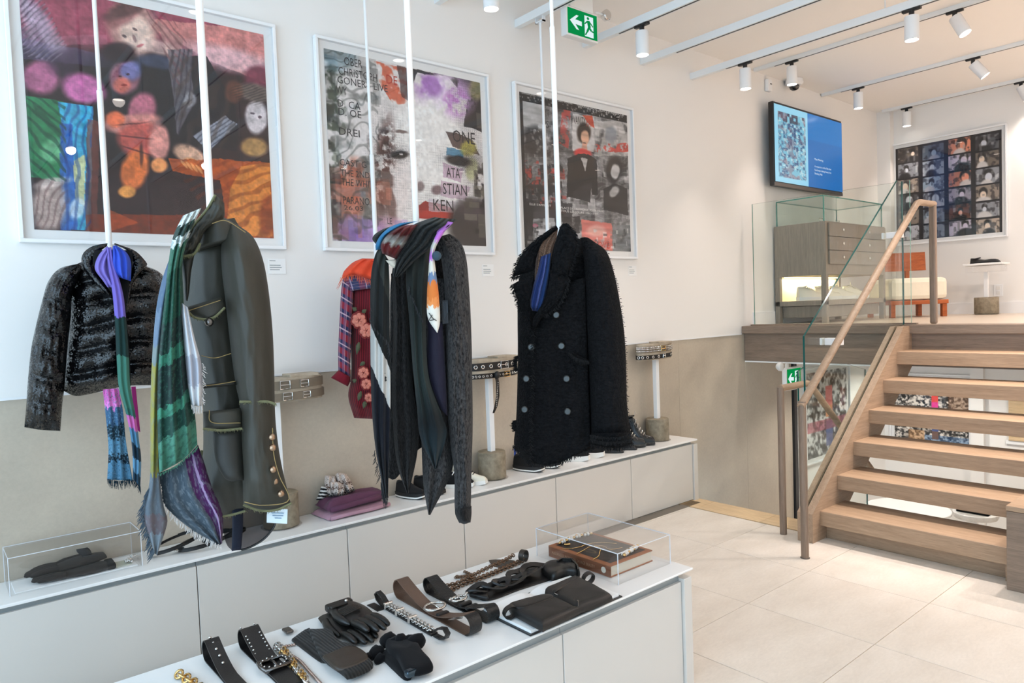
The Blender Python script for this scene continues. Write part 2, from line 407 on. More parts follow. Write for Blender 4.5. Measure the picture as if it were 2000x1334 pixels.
MB().tube([(4.14, 2.34, 0), (4.14, 2.34, .93)], .0215, 14).build('post', M_OAKZ, h2, smooth=50)
MB().tube(tubepath([(4.135, 2.34, .925), (4.50, 2.34, .925), (5.4, 2.34, .2)], .021, .04), .0215, 14).build('rail', M_STAIRX, h2, smooth=50)
pb = thing('plinth', (4.4, .7, 0), 'low square oak plinth box at the foot of the stair', 'plinth')
MB().rbox((4.082, -.2, 0), (4.70, 1.122, .395), .002).build('body', M_OAKD, pb)
MB().rbox((4.080, -.2, .397), (4.70, 1.124, .422), .002).build('lid', M_STAIR, pb)

# ------------------------------------------------------------------ low cabinets with worktop
def low_units(edges, yf, yb, ztop, doors_z, labels, group, end_x=None, kick=True):
    for (a, b), lab in zip(zip(edges, edges[1:]), labels):
        c = thing('low_cabinet', ((a+b)/2, (yf+yb)/2, 0), lab, 'cabinet', group)
        MB().box((a+.001, yf+.02, .05), (b-.001, yb, doors_z-.002)).build('body', M_LACQ, c)
        MB().rbox((a+.0022, yf, .008), (b-.0022, yf+.018, doors_z), .0012, 1).build('door', M_LACQ, c)
        MB().box((a+.001, yf+.014, doors_z), (b-.001, yb, ztop-.012)).build('finger_channel', M_GAP, c)
        MB().box((a+.001, yf+.045, 0), (b-.001, yb, .05)).build('toe_kick', M_KICK, c)
BE = [-1.25, -.54, .17, .88, 1.59, 2.30, 3.01, 3.72, 4.42]
low_units(BE, 3.218, WALL_Y-.002, .46, .424, [
    'pale grey low cabinet against the poster wall nearest the window', 'pale grey low cabinet against the poster wall next to the window end',
    'pale grey low cabinet under the clear case of black gloves', 'pale grey low cabinet under the coiled black belts',
    'pale grey low cabinet under the folded purple sweater', 'pale grey low cabinet under the white-soled sneakers',
    'pale grey low cabinet under the stand with grommet belts', 'pale grey low cabinet under the studded lace-up boots'], 'low cabinets along the poster wall')
be = MB().rbox((4.4215, 3.206, .0), (4.468, WALL_Y-.002, .424), .0015, 1).build('end_panel', M_LACQ)
setp(be, 'narrow grey end panel closing the row of wall cabinets', 'panel')
wt = MB().rbox((-1.25, 3.205, .448), (4.468, WALL_Y-.001, .46), .0015, 1).build('worktop', M_TOPW)
setp(wt, 'thin white worktop over the low cabinets along the poster wall', 'worktop')
TT = .46
low_units([-.56, .15, .86, 1.568, 2.20], 1.668, 2.235, TT, .412, [
    'pale grey display cabinet hidden at the window end of the centre table', 'pale grey display cabinet below the gold bracelet on the centre table',
    'pale grey display cabinet below the gloves on the centre table', 'pale grey display cabinet below the flat black pouch and jewellery case'], 'cabinets of the centre display table')
te = MB().rbox((2.2015, 1.656, 0), (2.248, 2.262, .424), .0015, 1).build('end_panel', M_LACQ)
setp(te, 'grey end panel of the centre display table facing the stair', 'panel')
ct = MB().rbox((-.56, 1.648, .452), (2.248, 2.272, TT), .0015, 1).build('worktop', M_TOPW)
setp(ct, 'thin white top of the centre display table covered with accessories', 'worktop')

# ------------------------------------------------------------------ ceiling rails, tracks, lamp heads
M_LENS = emis('lamp_lens', (1, .93, .84), 14)
M_RAILW = plain('white_rail', (232, 234, 234), .4)
RX = [.607+.6166*k for k in range(8)]
RNAME = ['over the sequin puffer jacket', 'second from the window', 'third from the window', 'fourth from the window', 'carrying the hook of the rearmost thin pole', 'beside the green exit sign, with a lamp', 'plain, between the two lamp rails', 'with two visible lamps, nearest the raised floor']
rails = []
for x, nm in zip(RX, RNAME):
    r = thing('ceiling_rail', (x, 0, 3.277), 'white suspended ceiling rail '+nm, 'ceiling rail', 'suspended rails crossing the shop ceiling')
    MB().rbox((x-.02, NEAR_Y, 3.277), (x+.02, WALL_Y, 3.327), .001, 1).build('profile', M_RAILW, r)
    MB().box((x-.006, NEAR_Y, 3.2755), (x+.006, WALL_Y-.32, 3.2772)).build('slot', M_BLACK, r)
    for y in (2.0, 0.2, -1.6): MB().tube([(x, y, 3.32), (x, y, CEIL_Z)], .004, 6).build('drop_rod', M_RAILW, r)
for x, y1, nm in ((5.80, 3.39, 'nearest the screen'), (7.08, 3.42, 'across the middle of the raised level'), (8.28, 3.34, 'in front of the contact-sheet print')):
    t = thing('lighting_track', (x, 0, CEIL_Z-.035), 'slim white lighting track on the ceiling '+nm, 'lighting track', 'tracks on the raised level ceiling')
    MB().rbox((x-.018, NEAR_Y, CEIL_Z-.033), (x+.018, y1, CEIL_Z), .001, 1).build('profile', M_RAILW, t)
    MB().box((x-.005, NEAR_Y, CEIL_Z-.0345), (x+.005, y1-.12, CEIL_Z-.0328)).build('slot', M_BLACK, t)
    MB().rbox((x-.018, y1, CEIL_Z-.03), (x+.018, y1+.07, CEIL_Z), .001, 1).build('end_feed', M_RAILW, t)
def lamp_head(x, y, zt, label, tilt=0.0, az=0.0, watt=1.0, spot=118, grp='white cylinder track lamps'):
    o = thing('track_lamp', (x, y, zt-.2), label, 'lamp', grp)
    MB().rbox((x-.014, y-.055, zt-.016), (x+.014, y+.055, zt), .002, 1).build('adapter', M_BLACK, o)
    MB().lathe([(.016, -.045), (.016, -.014), (.011, -.012)], (x, y, zt), 12).build('swivel', M_BLACK, o, smooth=40)
    R = Matrix.Rotation(az, 4, 'Z') @ Matrix.Rotation(tilt, 4, 'X'); pv = Vector((x, y, zt-.045))
    M = Matrix.Translation(pv) @ R
    b = MB()
    prof = [(.012, 0), (.040, -.003), (.0425, -.008), (.0425, -.150), (.0395, -.152), (.036, -.146)]
    vs = [(r_, z_) for r_, z_ in prof]
    b.lathe(vs, pv, 24, R.to_3x3().to_4x4()); b.build('housing', M_SATIN, o, smooth=40)
    MB().lathe([(.035, -.1475), (.035, -.1455)], pv, 20, R.to_3x3().to_4x4()).build('lens', M_LENS, o)
    ld = bpy.data.lights.new('track_spot', 'SPOT'); ld.energy = LAMP_W*watt; ld.color = LAMP_COL; ld.spot_size = math.radians(spot); ld.spot_blend = 1.0; ld.shadow_soft_size = .04
    lo = bpy.data.objects.new('spot_light', ld); COL.objects.link(lo); lo.parent = o
    lo.matrix_parent_inverse = Matrix.Identity(4); lo.matrix_local = WM[o].inverted() @ (M @ Matrix.Translation((0, 0, -.16)))
    return o
RZ = 3.277
T2 = CEIL_Z-.033
for x, y, z, lab, ti, az, w in [
    (RX[5], 2.99, RZ, 'white cylinder track lamp beside the green exit sign', 0, 0, 1),
    (RX[7], 3.015, RZ, 'white cylinder track lamp above and before the wall sensor', 0, 0, 1),
    (RX[7], 1.842, RZ, 'straight white cylinder track lamp next to a tilted one', 0, 0, 1.7),
    (5.80, 3.115, T2, 'white cylinder track lamp over the dome camera', 0, 0, 1),
    (5.80, 1.885, T2, 'tilted white track lamp next to a straight one', -.45, 0, 1),
    (7.08, 3.135, T2, 'white cylinder track lamp above the end of the screen', 0, 0, 1),
    (7.08, 2.165, T2, 'tilted white track lamp on the middle track', -.62, .35, 1),
    (8.28, 3.16, T2, 'white cylinder track lamp above the contact-sheet print', 0, 0, .8),
    (8.28, 2.13, T2, 'white track lamp cut by the picture edge above the contact-sheet print', -.4, 0, .8),
    (RX[1], 3.03, RZ, 'white track lamp washing the colourful figure print', 0, 0, 1),
    (RX[3], 3.0, RZ, 'white track lamp washing the lettered face print', 0, 0, 1),
    (RX[1], 1.2, RZ, 'added unseen fill lamp above the gloves on the centre table', .05, 0, .6),  # unseen heads from here to the list end, added for their light
    (RX[3], 1.1, RZ, 'added unseen fill lamp above the pouch on the centre table', .0, 0, .7),
    (RX[5], 1.3, RZ, 'added unseen fill lamp above the open floor before the stair', 0, 0, .26),
    (RX[7], 1.0, RZ, 'added unseen lamp brightening the lower stair treads', .12, 0, 6.0),  # unseen head added so tread tops come out brighter than their faces
    (RX[5], -.2, RZ, 'added unseen fill lamp over the floor opposite the stair', 0, 0, .4),
    (RX[7], .3, RZ, 'added unseen fill lamp above the stair treads', 0, 0, 1.3),  # one more head added out of view over the treads
    (RX[1], -.9, RZ, 'added unseen fill lamp turned to the hanging garments by the window', .75, 0, .4),  # this and the next: added out of view to light the hanging clothes
    (RX[3], -1.0, RZ, 'added unseen fill lamp turned to the hanging coats', .75, 0, .6),
    (RX[5], -1.7, RZ, 'added unseen bounce lamp near the opposite wall', -.5, 0, 1.6),  # remaining unseen heads added to bounce light onto ceiling and walls
    (RX[7], -1.6, RZ, 'added unseen bounce lamp over the plinth side of the stair', -.3, 0, 6.0),
    (5.80, .2, T2, 'added unseen bounce lamp over the edge of the raised floor', 0, 0, 4.2),
    (7.08, .4, T2, 'added bounce lamp over the raised floor out of view', 0, 0, 4.2),
    (7.08, -1.5, T2, 'added unseen bounce lamp at the far end of the raised floor', 0, 0, 4.2)]:
    lamp_head(x, y, z, lab, ti, az, w*(.22 if (y > 2.9 and x < 3) else 1.35 if y > 2.9 else .8 if x < 3 else 1.7), 78 if y > 2.9 else 58 if y in (1.0, 1.842) and x > 4.5 else 155)
# lower level: unseen downlights added to brighten the room under the raised floor
for x, y in ((6.5, 2.7), (7.7, 1.6), (6.5, .6), (7.7, 2.9)):
    o = thing('downlight', (x, y, .94), 'added downlight brightening the lower level, out of view', 'lamp', 'added downlights of the lower level')
    MB().lathe([(.06, .945), (.06, .957)], (x, y, 0), 20).build('trim_ring', M_SATIN, o)
    MB().lathe([(.045, .9435), (.045, .9455)], (x, y, 0), 20).build('lens', M_LENS, o)
    ld = bpy.data.lights.new('added_downlight_beam', 'SPOT'); ld.energy = 55; ld.color = (1, .95, .88); ld.spot_size = math.radians(140); ld.spot_blend = .6; ld.shadow_soft_size = .05
    lo = bpy.data.objects.new('spot_light', ld); COL.objects.link(lo); lo.parent = o; lo.matrix_local = Matrix.Translation((0, 0, -.01))
# ------------------------------------------------------------------ hanging garments
class Stand:
    """vertical plane through a hanging point, square to the sight line; cloth gets its own depth before and behind it"""
    def __init__(s, x, y):
        s.p = Vector((x, y, 0)); s.d = Vector((x, y, 0)).normalized()
    def pt(s, px, py, dep=0.0):
        r = ray(px, py); rh = Vector((r.x, r.y, 0)); t = (s.p.dot(s.d)+dep)/rh.dot(s.d)
        return C_P+r*t
def crop(x0, y0, k): return lambda pts: [(x0+a/k, y0+b/k) for a, b in pts]
def spline(pts, n):
    P = [np.array(p, float) for p in pts]
    if len(P) == 2: return [P[0]+(P[1]-P[0])*i/(n-1) for i in range(n)]
    d = [0.0]
    for a, b in zip(P, P[1:]): d.append(d[-1]+max(1e-6, float(np.linalg.norm(b-a))))
    out = []; L = d[-1]; k = 0
    for i in range(n):
        t = L*i/(n-1)
        while k < len(P)-2 and t > d[k+1]: k += 1
        u = (t-d[k])/(d[k+1]-d[k]); p1, p2 = P[k], P[k+1]
        p0 = P[k-1] if k else 2*p1-p2; p3 = P[k+2] if k+2 < len(P) else 2*p2-p1
        m1 = (p2-p0)*.5; m2 = (p3-p1)*.5
        out.append((2*u**3-3*u*u+1)*p1+(u**3-2*u*u+u)*m1+(-2*u**3+3*u*u)*p2+(u**3-u*u)*m2)
    return out
def sheet(name, S, L, R, mat, parent, T=None, B=None, dep=0.0, front=.05, back=.05, nu=22, nv=34, folds=(), quilt=0, rough=0.0, power=.6, depv=None, seed=1, ragged=0.0, smooth=True, label=None):
    """closed cloth form between a left and a right outline (pixel outlines on the stand's plane), bulging front and back"""
    Ls = spline(L, nv); Rs = spline(R, nv); Ts = spline(T, nu) if T else spline([L[0], R[0]], nu); Bs = spline(B, nu) if B else spline([L[-1], R[-1]], nu)
    rng = random.Random(seed); rag = [rng.uniform(-1, 1)*ragged for _ in range(nu)]
    def P2(i, j):
        s = i/(nu-1); v = j/(nv-1)
        p = (1-s)*Ls[j]+s*Rs[j]+(1-v)*Ts[i]+v*Bs[i]-((1-s)*(1-v)*Ls[0]+s*(1-v)*Rs[0]+(1-s)*v*Ls[-1]+s*v*Rs[-1])
        if ragged and j == nv-1: p = p+np.array((0, rag[i]))
        return p
    def dp(s, v, side):
        w = max(0.0, 4*s*(1-s))**power; q = 1.0
        if quilt: q = .45+.55*abs(math.sin(PI*quilt*v))**.5
        ends = min(1, 8*v+.15)*min(1, 8*(1-v)+.25)
        b = (front if side == 0 else back)*w*q*ends
        k = 0
        for fr, am, ph, sk, gr in folds: k += am*math.sin(2*PI*fr*s+ph+sk*v)*((1-gr)+gr*v)
        if rough: k += rough*mnoise.noise(Vector((s*9+seed, v*14, side*3.7)))
        base = dep if depv is None else dep+np.interp(v, *zip(*depv))
        return base+(-b if side == 0 else b)+k*(1 if side == 0 else .85)
    vs = []; uv = []
    for side in (0, 1):
        for j in range(nv):
            for i in range(nu):
                s = i/(nu-1); v = j/(nv-1); p = P2(i, j); dd = dp(s, v, side)
                if i in (0, nu-1): dd = (dp(s, v, 0)+dp(s, v, 1))/2+(.0015 if side else -.0015)
                vs.append(S.pt(p[0], p[1], dd)); uv.append((s, v))
    n = nu*nv; fs = []
    for j in range(nv-1):
        for i in range(nu-1):
            a = j*nu+i; fs.append([a, a+1, a+nu+1, a+nu]); fs.append([n+a, n+a+nu, n+a+nu+1, n+a+1])
        a = j*nu; fs.append([a, a+nu, n+a+nu, n+a]); a += nu-1; fs.append([a, n+a, n+a+nu, a+nu])
    for i in range(nu-1):
        fs.append([i, n+i, n+i+1, i+1]); a = (nv-1)*nu+i; fs.append([a, a+1, n+a+1, n+a])
    return MB().add(vs, fs, uv).build(name, mat, parent, smooth=smooth, label=label)
def strands(name, S, line, mat, parent, n=40, ln=(8, 18), wd=.0016, dep=0.0, dirn=(0, 1), seed=3, jit=4, label=None, curl=3):
    """loose threads hanging from an outline"""
    rng = random.Random(seed); P = spline(line, n); m = MB()
    for p in P:
        l = rng.uniform(*ln); a = (p[0]+rng.uniform(-1, 1)*jit*.4, p[1]); d = dep+rng.uniform(-.006, .006)
        pts = []
        ox = rng.uniform(-1, 1)*curl
        for k in range(4):
            t = k/3; pts.append(S.pt(a[0]+dirn[0]*l*t+ox*t*t+rng.uniform(-.4, .4), a[1]+dirn[1]*l*t+rng.uniform(-1, 1)*jit*.12, d+rng.uniform(-.002, .002)))
        m.tube(pts, [wd, wd, wd*.8, wd*.4], 3, caps=False)
    return m.build(name, mat, parent, label=label)
def cord(name, S, line, mat, parent, r=.0018, dep=-.01, n=30, seg=5):
    return MB().tube([S.pt(p[0], p[1], dep) for p in spline(line, n)], r, seg).build(name, mat, parent, smooth=True)
def fab(name, rgb, rough=.9, scale=300, strength=.25, var=.2, sheen=.06, vs=25):
    if name in MATS: return MATS[name]
    t = NT(name); co = t.coord(); c = lin(rgb)
    t.set(color=t.mix(tuple(x*(1-var) for x in c), tuple(min(1, x*(1+var)) for x in c), t.noise(co, vs, 4)), rough=rough, spec=.15, sheen=sheen)
    t.bump(t.noise(co, scale, 2), strength, .002); MATS[name] = t.m; return t.m
def bands(name, stops, mix_scale=(3, 10), wob=.06, noise_cols=None, rough=.85, interp='CONSTANT', by='v', amount=.5, slant=0.0):
    """printed cloth: colour bands down the cloth, edges wavering, with a blotched overprint"""
    t = NT(name); tc = t.node('ShaderNodeTexCoord'); sp = t.node('ShaderNodeSeparateXYZ'); t.link(tc.outputs['UV'], sp.inputs[0])
    co = t.coord('UV', (*mix_scale, 1)); n = t.noise(co, 1.6, 3, .6)
    f = t.math('ADD', sp.outputs[1 if by == 'v' else 0], t.math('MULTIPLY', t.math('SUBTRACT', n, .5), wob))
    if slant: f = t.math('ADD', f, t.math('MULTIPLY', t.math('SUBTRACT', sp.outputs[0], .5), slant))
    c = t.ramp(f, [(p, lin(k)) for p, k in stops], interp)
    if noise_cols:
        n2 = t.noise(t.coord('UV', (mix_scale[0]*2.2, mix_scale[1]*2.2, 1)), 2.0, 4, .65)
        c2 = t.ramp(n2, [(p, lin(k)) for p, k in noise_cols], 'LINEAR'); msk = t.ramp(t.noise(t.coord('UV', (mix_scale[0]*1.3, mix_scale[1]*1.7, 1), (0, 0, .4)), 2.4, 2), [(.5, (0,)*3), (.56, (1,)*3)])
        c = t.mix(c, c2, t.math('MULTIPLY', msk, amount))
    t.set(color=c, rough=rough, spec=.12, sheen=.06); t.bump(t.noise(t.coord(), 350, 2), .15, .002); MATS[name] = t.m; return t.m
def pole(px, name_lab, x, y, z1, r, zs, hook=False):
    o = thing('hanging_pole', (x, y, z1), name_lab, 'pole', 'white poles hanging from the ceiling rails')
    MB().tube([(x, y, z1), (x, y, zs)], r, 14).build('lower_rod', M_SATIN, o, smooth=50)
    MB().tube([(x, y, zs), (x, y, 3.25)], r*.72, 12).build('upper_rod', M_SATIN, o, smooth=50)
    MB().lathe([(r*.72, zs+.004), (r, zs), (r, zs-.03)], (x, y, 0), 14).build('sleeve', M_SATIN, o)
    h = MB(); h.box((x-.012, y-.035, 3.245), (x+.012, y+.035, 3.253)); h.box((x-.012, y-.035, 3.245), (x+.012, y-.029, 3.30)); h.box((x-.012, y+.029, 3.245), (x+.012, y+.035, 3.34))
    h.build('rail_hook', M_SATIN, o)
    return o
YB, YF = 3.288, 1.893
pole(0, 'thin white pole carrying the black sequin jacket', .634, YB, 1.78, .0115, 2.42)
pole(0, 'thin white pole carrying the plaid and velvet shirt', 1.861, YB, 1.62, .0115, 2.3)
pole(0, 'thin white pole ending behind the black coat', 3.08, YB, 1.80, .0115, 2.62)
pole(0, 'thick white pole carrying the olive jacket', .60, YF, 1.70, .0095, 2.55)
pole(0, 'thick white pole carrying the grey cardigan', 1.217, YF, 1.74, .0095, 2.75)
pole(0, 'thick white pole carrying the black fringed coat', 1.831, YF, 1.74, .0095, 2.49)

# ---- black sequin puffer jacket -------------------------------------------------
def sequin():
    t = NT('black_sequins'); co = t.coord(); v = t.node('ShaderNodeTexVoronoi'); v.inputs['Scale'].default_value = 230; t.link(co, v.inputs[0])
    n = t.node('ShaderNodeMix', data_type='VECTOR'); n.inputs[0].default_value = .36
    g = t.node('ShaderNodeNewGeometry'); nm = t.node('ShaderNodeVectorMath', operation='SUBTRACT'); t.link(v.outputs['Color'], nm.inputs[0]); nm.inputs[1].default_value = (.5, .5, .5)
    t.link(g.outputs['Normal'], n.inputs[4]); t.link(nm.outputs[0], n.inputs[5])
    no = t.node('ShaderNodeVectorMath', operation='NORMALIZE'); t.link(n.outputs[1], no.inputs[0]); t.link(no.outputs[0], t.b.inputs['Normal'])
    t.set(color=t.ramp(v.outputs['Distance'], [(0, lin((9, 9, 11))), (.8, lin((4, 4, 5)))]), rough=.15, spec=.5); MATS['seq'] = t.m; return t.m
M_SEQ = sequin(); M_KNITB = fab('black_rib_knit', (18, 18, 20), .95, 400, .4)
K = crop(20, 440, 2.472); S = Stand(.634, YB-.03)
pf = thing('puffer_jacket', (.634, YB-.03, 1.0), 'short black sequined puffer jacket with open collar on a pole', 'jacket')
sheet('torso', S, K([(300,196),(282,300),(288,450),(272,610),(258,740),(258,800)]), K([(640,188),(742,250),(772,420),(775,600),(765,700),(760,768)]), M_SEQ, pf,
    T=K([(300,196),(390,165),(560,160),(640,188)]), B=K([(258,800),(322,824),(450,800),(560,776),(680,772),(760,768)]), front=.12, back=.10, quilt=6, rough=.012, nu=40, nv=60, folds=[(3, .008, 0, 4, .2)])
sheet('sleeve', S, K([(330,185),(240,208),(185,268),(158,350),(130,460),(102,590),(86,740),(78,860),(68,975)]), K([(345,200),(330,260),(300,340),(292,450),(276,600),(264,760),(252,860),(247,930),(242,993)]), M_SEQ, pf,
    B=K([(68,975),(150,988),(242,993)]), dep=-.05, front=.075, back=.06, quilt=7, rough=.012, nu=26, nv=60)
sheet('collar', S, K([(470,86),(400,100),(356,130),(343,170),(358,215),(395,265),(440,310),(492,358)]), K([(468,100),(430,130),(408,170),(405,200),(420,235),(440,262),(465,290),(496,345)]), M_SEQ, pf, dep=-.105, front=.02, back=.02, nu=10, nv=30, quilt=3)
sheet('collar', S, K([(500,92),(560,120),(585,160),(583,210),(572,260),(562,310),(556,370),(552,430)]), K([(505,86),(600,122),(652,172),(660,195),(625,235),(596,275),(584,320),(568,432)]), M_SEQ, pf, dep=-.10, front=.02, back=.02, nu=10, nv=30, quilt=3)
sheet('lining', S, K([(405,120),(400,190),(470,300),(497,350),(510,600),(522,780)]), K([(590,120),(590,200),(572,300),(560,420),(576,600),(582,776)]), M_KNITB, pf, dep=-.128, front=.005, back=.005, nu=8, nv=20)
M_SCB1 = bands('blue_to_sea_scarf', [(0, (120,106,186)), (.05, (112,98,180)), (.30, (28,52,50)), (.46, (62,112,98)), (.68, (52,100,92)), (.715, (190,100,164)), (.77, (74,120,150)), (.84, (24,46,60)), (.90, (88,134,164)), (.96, (34,60,78))], (3, 16), .05, [(.4, (20,36,46)), (.6, (96,140,168))], amount=.0)
M_SCB2 = bands('sea_blue_scarf_end', [(0, (196,96,168)), (.13, (214,120,190)), (.20, (58,92,124)), (.4, (24,46,58)), (.55, (80,124,150)), (.72, (20,38,50)), (.8, (72,116,144))], (3, 9), .25, [(.4, (20,36,46)), (.6, (110,150,176))], amount=.6)
M_BLUE = fab('bright_blue_silk', (52, 80, 190), .6, 300, .1, .25); M_VIOL = fab('violet_silk', (122, 108, 184), .6, 300, .1, .2)
sc = thing('scarf', (.634, YB-.15, .75), 'long blue, green and pink scarf tied in the sequin jacket collar', 'scarf')
sheet('neck_wrap', S, K([(468,100),(430,140),(410,185),(412,220),(445,265),(470,300)]), K([(490,120),(480,150),(478,200),(490,240),(505,270),(512,300)]), M_VIOL, sc, dep=-.14, front=.03, back=.02, folds=[(2.5, .006, 0, 3, 0)])
sheet('knot', S, K([(495,100),(488,150),(490,200),(520,250)]), K([(510,96),(560,130),(583,180),(582,270)]), M_BLUE, sc, dep=-.15, front=.04, back=.03, folds=[(3, .008, 0, 4, .2)], nu=20, nv=20)
sheet('tail', S, K([(464,110),(470,180),(486,280),(497,360),(508,500),(514,640),(524,780),(556,900),(578,1000),(590,1100),(592,1225)]), K([(488,104),(500,180),(530,270),(550,362),(563,500),(573,640),(580,775),(606,920),(622,1040),(632,1130),(628,1262)]), M_SCB1, sc, dep=-.17, front=.012, back=.006, nu=18, nv=70, folds=[(2, .006, .5, 2, .5)])
sheet('tail', S, K([(447,793),(464,950),(474,1080),(468,1228)]), K([(522,786),(545,900),(560,1050),(592,1235)]), M_SCB2, sc, dep=-.14, front=.012, back=.006, folds=[(2.5, .008, 0, 2, .5)])
sheet('pink_edge', S, K([(584,780),(596,880),(616,990)]), K([(606,778),(616,880),(628,1000)]), fab('magenta_edge', (150, 40, 110), .8), sc, dep=-.12, front=.004, back=.004, nu=6)
strands('fringe', S, K([(468,1226),(530,1235),(592,1228),(628,1262)]), fab('dark_teal_thread', (26, 50, 64), .9), sc, 70, (7, 18), .0014, -.15)

# ---- plaid and velvet shirt -----------------------------------------------------
def plaid(name, base, c1, c2, c3):
    t = NT(name); tc = t.node('ShaderNodeTexCoord'); sp = t.node('ShaderNodeSeparateXYZ'); t.link(tc.outputs['UV'], sp.inputs[0])
    def stripe(o, fr, lo, ph=0.0):
        f = t.math('FRACT', t.math('ADD', t.math('MULTIPLY', sp.outputs[o], fr), ph)); return t.math('LESS_THAN', f, lo)
    c = t.mix(lin(base), lin(c1), t.math('MULTIPLY', stripe(1, 7, .45), .8)); c = t.mix(c, lin(c2), t.math('MULTIPLY', stripe(0, 2.5, .4, .2), .6))
    c = t.mix(c, lin(c3), t.math('MULTIPLY', stripe(1, 7, .09, .3), .7)); c = t.mix(c, lin(c3), t.math('MULTIPLY', stripe(0, 2.5, .08, .75), .6))
    t.set(color=c, rough=.9, spec=.1); t.bump(t.noise(t.coord(), 400, 2), .2, .002); MATS[name] = t.m; return t.m
M_PLAID = plaid('red_blue_plaid', (52, 54, 84), (150, 44, 52), (128, 92, 120), (214, 178, 186))
M_PLAIDB = plaid('blue_plaid_yoke', (46, 52, 78), (70, 74, 108), (128, 60, 80), (196, 170, 190))
def velvet():
    t = NT('burgundy_velvet'); w = t.node('ShaderNodeTexWave'); w.inputs['Scale'].default_value = 3.2; w.inputs['Distortion'].default_value = 1.2; t.link(t.coord('UV', (2, .12, 1)), w.inputs[0])
    t.set(color=t.ramp(w.outputs['Fac'], [(.2, lin((58, 8, 16))), (.8, lin((120, 22, 34)))]), rough=.7, spec=.15, sheen=.15); t.bump(w.outputs['Fac'], .15, .002); MATS['velvet'] = t.m; return t.m
M_VELV = velvet(); M_CUFF = fab('burgundy_cuff', (112, 24, 38), .9)
K = crop(590, 400, 2.085); S = Stand(1.861, YB-.03)
sh = thing('shirt', (1.861, YB-.03, .9), 'plaid shirt with burgundy velvet front and embroidered roses', 'shirt')
sheet('velvet_front', S, K([(196,300),(192,420),(198,560),(200,700),(188,780),(212,868)]), K([(330,280),(340,420),(345,560),(345,700),(345,800),(345,876)]), M_VELV, sh, front=.09, back=.08, folds=[(3, .008, 0, 1, .3)], nu=34, nv=44)
sheet('yoke', S, K([(170,275),(178,310),(192,352)]), K([(300,262),(330,300),(332,335)]), M_PLAIDB, sh, dep=-.09, front=.03, back=.05)
sheet('sleeve', S, K([(172,275),(160,340),(152,480),(147,600),(148,690)]), K([(214,300),(208,400),(202,520),(197,640),(198,722)]), M_PLAID, sh, dep=-.05, front=.05, back=.05, rough=.01, nu=20, nv=36)
sheet('cuff', S, K([(150,672),(134,688),(117,704)]), K([(198,700),(195,722),(186,740)]), M_CUFF, sh, dep=-.06, front=.045, back=.04, nu=16, nv=10)
M_ROSE = fab('rose_embroidery', (196, 120, 104), .8, 200, .5, .35, vs=60); M_ROSED = fab('rose_dark_thread', (120, 46, 44), .8); M_LEAFE = fab('leaf_embroidery', (78, 82, 62), .8)
for cx, cy, rr in ((232,470,34), (262,512,32), (250,684,26), (262,730,24), (272,785,20)):
    c = K([(cx, cy)])[0]; m = MB(); k = MB()
    for ring, nn in ((1.0, 7), (.62, 5), (.28, 3)):
        for q in range(nn):
            a = 2*PI*q/nn+ring*2; ctr = S.pt(c[0]+math.cos(a)*rr*ring*.55/2.085, c[1]+math.sin(a)*rr*ring*.55/2.085, -.125-.006*(1-ring))
            m.ball(ctr, (rr*ring*.29/2.085*.0029, .004, rr*ring*.29/2.085*.0029), 8, 4, Matrix.Rotation(-.5, 4, 'Z'))
            k.ball(ctr+Vector((0, .003, 0)), (rr*ring*.42/2.085*.0029, .003, rr*ring*.5/2.085*.0029), 8, 4, Matrix.Rotation(-.5, 4, 'Z'))
    m.build('embroidered_rose', M_ROSE, sh, smooth=True); k.build('rose_outline', M_ROSED, sh, smooth=True)
for cx, cy, ex, ey in ((222,430,205,418), (245,440,262,425), (232,560,222,610), (222,720,205,712), (240,760,228,800), (255,640,235,655), (258,800,250,830)):
    a = K([(cx, cy)])[0]; b = K([(ex, ey)])[0]
    MB().tube([S.pt(a[0]+(b[0]-a[0])*t, a[1]+(b[1]-a[1])*t, -.118) for t in (0, .3, .6, 1)], [.004, .012, .010, .001], 6).build('embroidered_leaf', M_LEAFE, sh, smooth=True)
osc = thing('scarf', (1.861, YB-.1, 1.6), 'orange fringed scarf on the shoulders of the plaid shirt', 'scarf')
M_ORS = fab('orange_red_gauze', (214, 74, 46), .85, 200, .3, .3)
sheet('wrap', S, K([(245,218),(205,236),(170,272),(163,300)]), K([(310,220),(318,250),(318,280),(316,312)]), M_ORS, osc, B=K([(163,300),(215,288),(262,300),(316,312)]), dep=-.12, front=.06, back=.06, folds=[(3, .01, 0, 2, 0)], nv=18)
strands('fringe', S, K([(160,298),(205,284),(258,298),(282,310)]), fab('orange_thread', (230, 110, 70), .8), osc, 46, (4, 14), .0012, -.16, seed=9)
strands('fringe', S, K([(170,272),(160,300),(158,320)]), MATS['orange_thread'], osc, 10, (6, 20), .001, -.1, (-.5, 1))
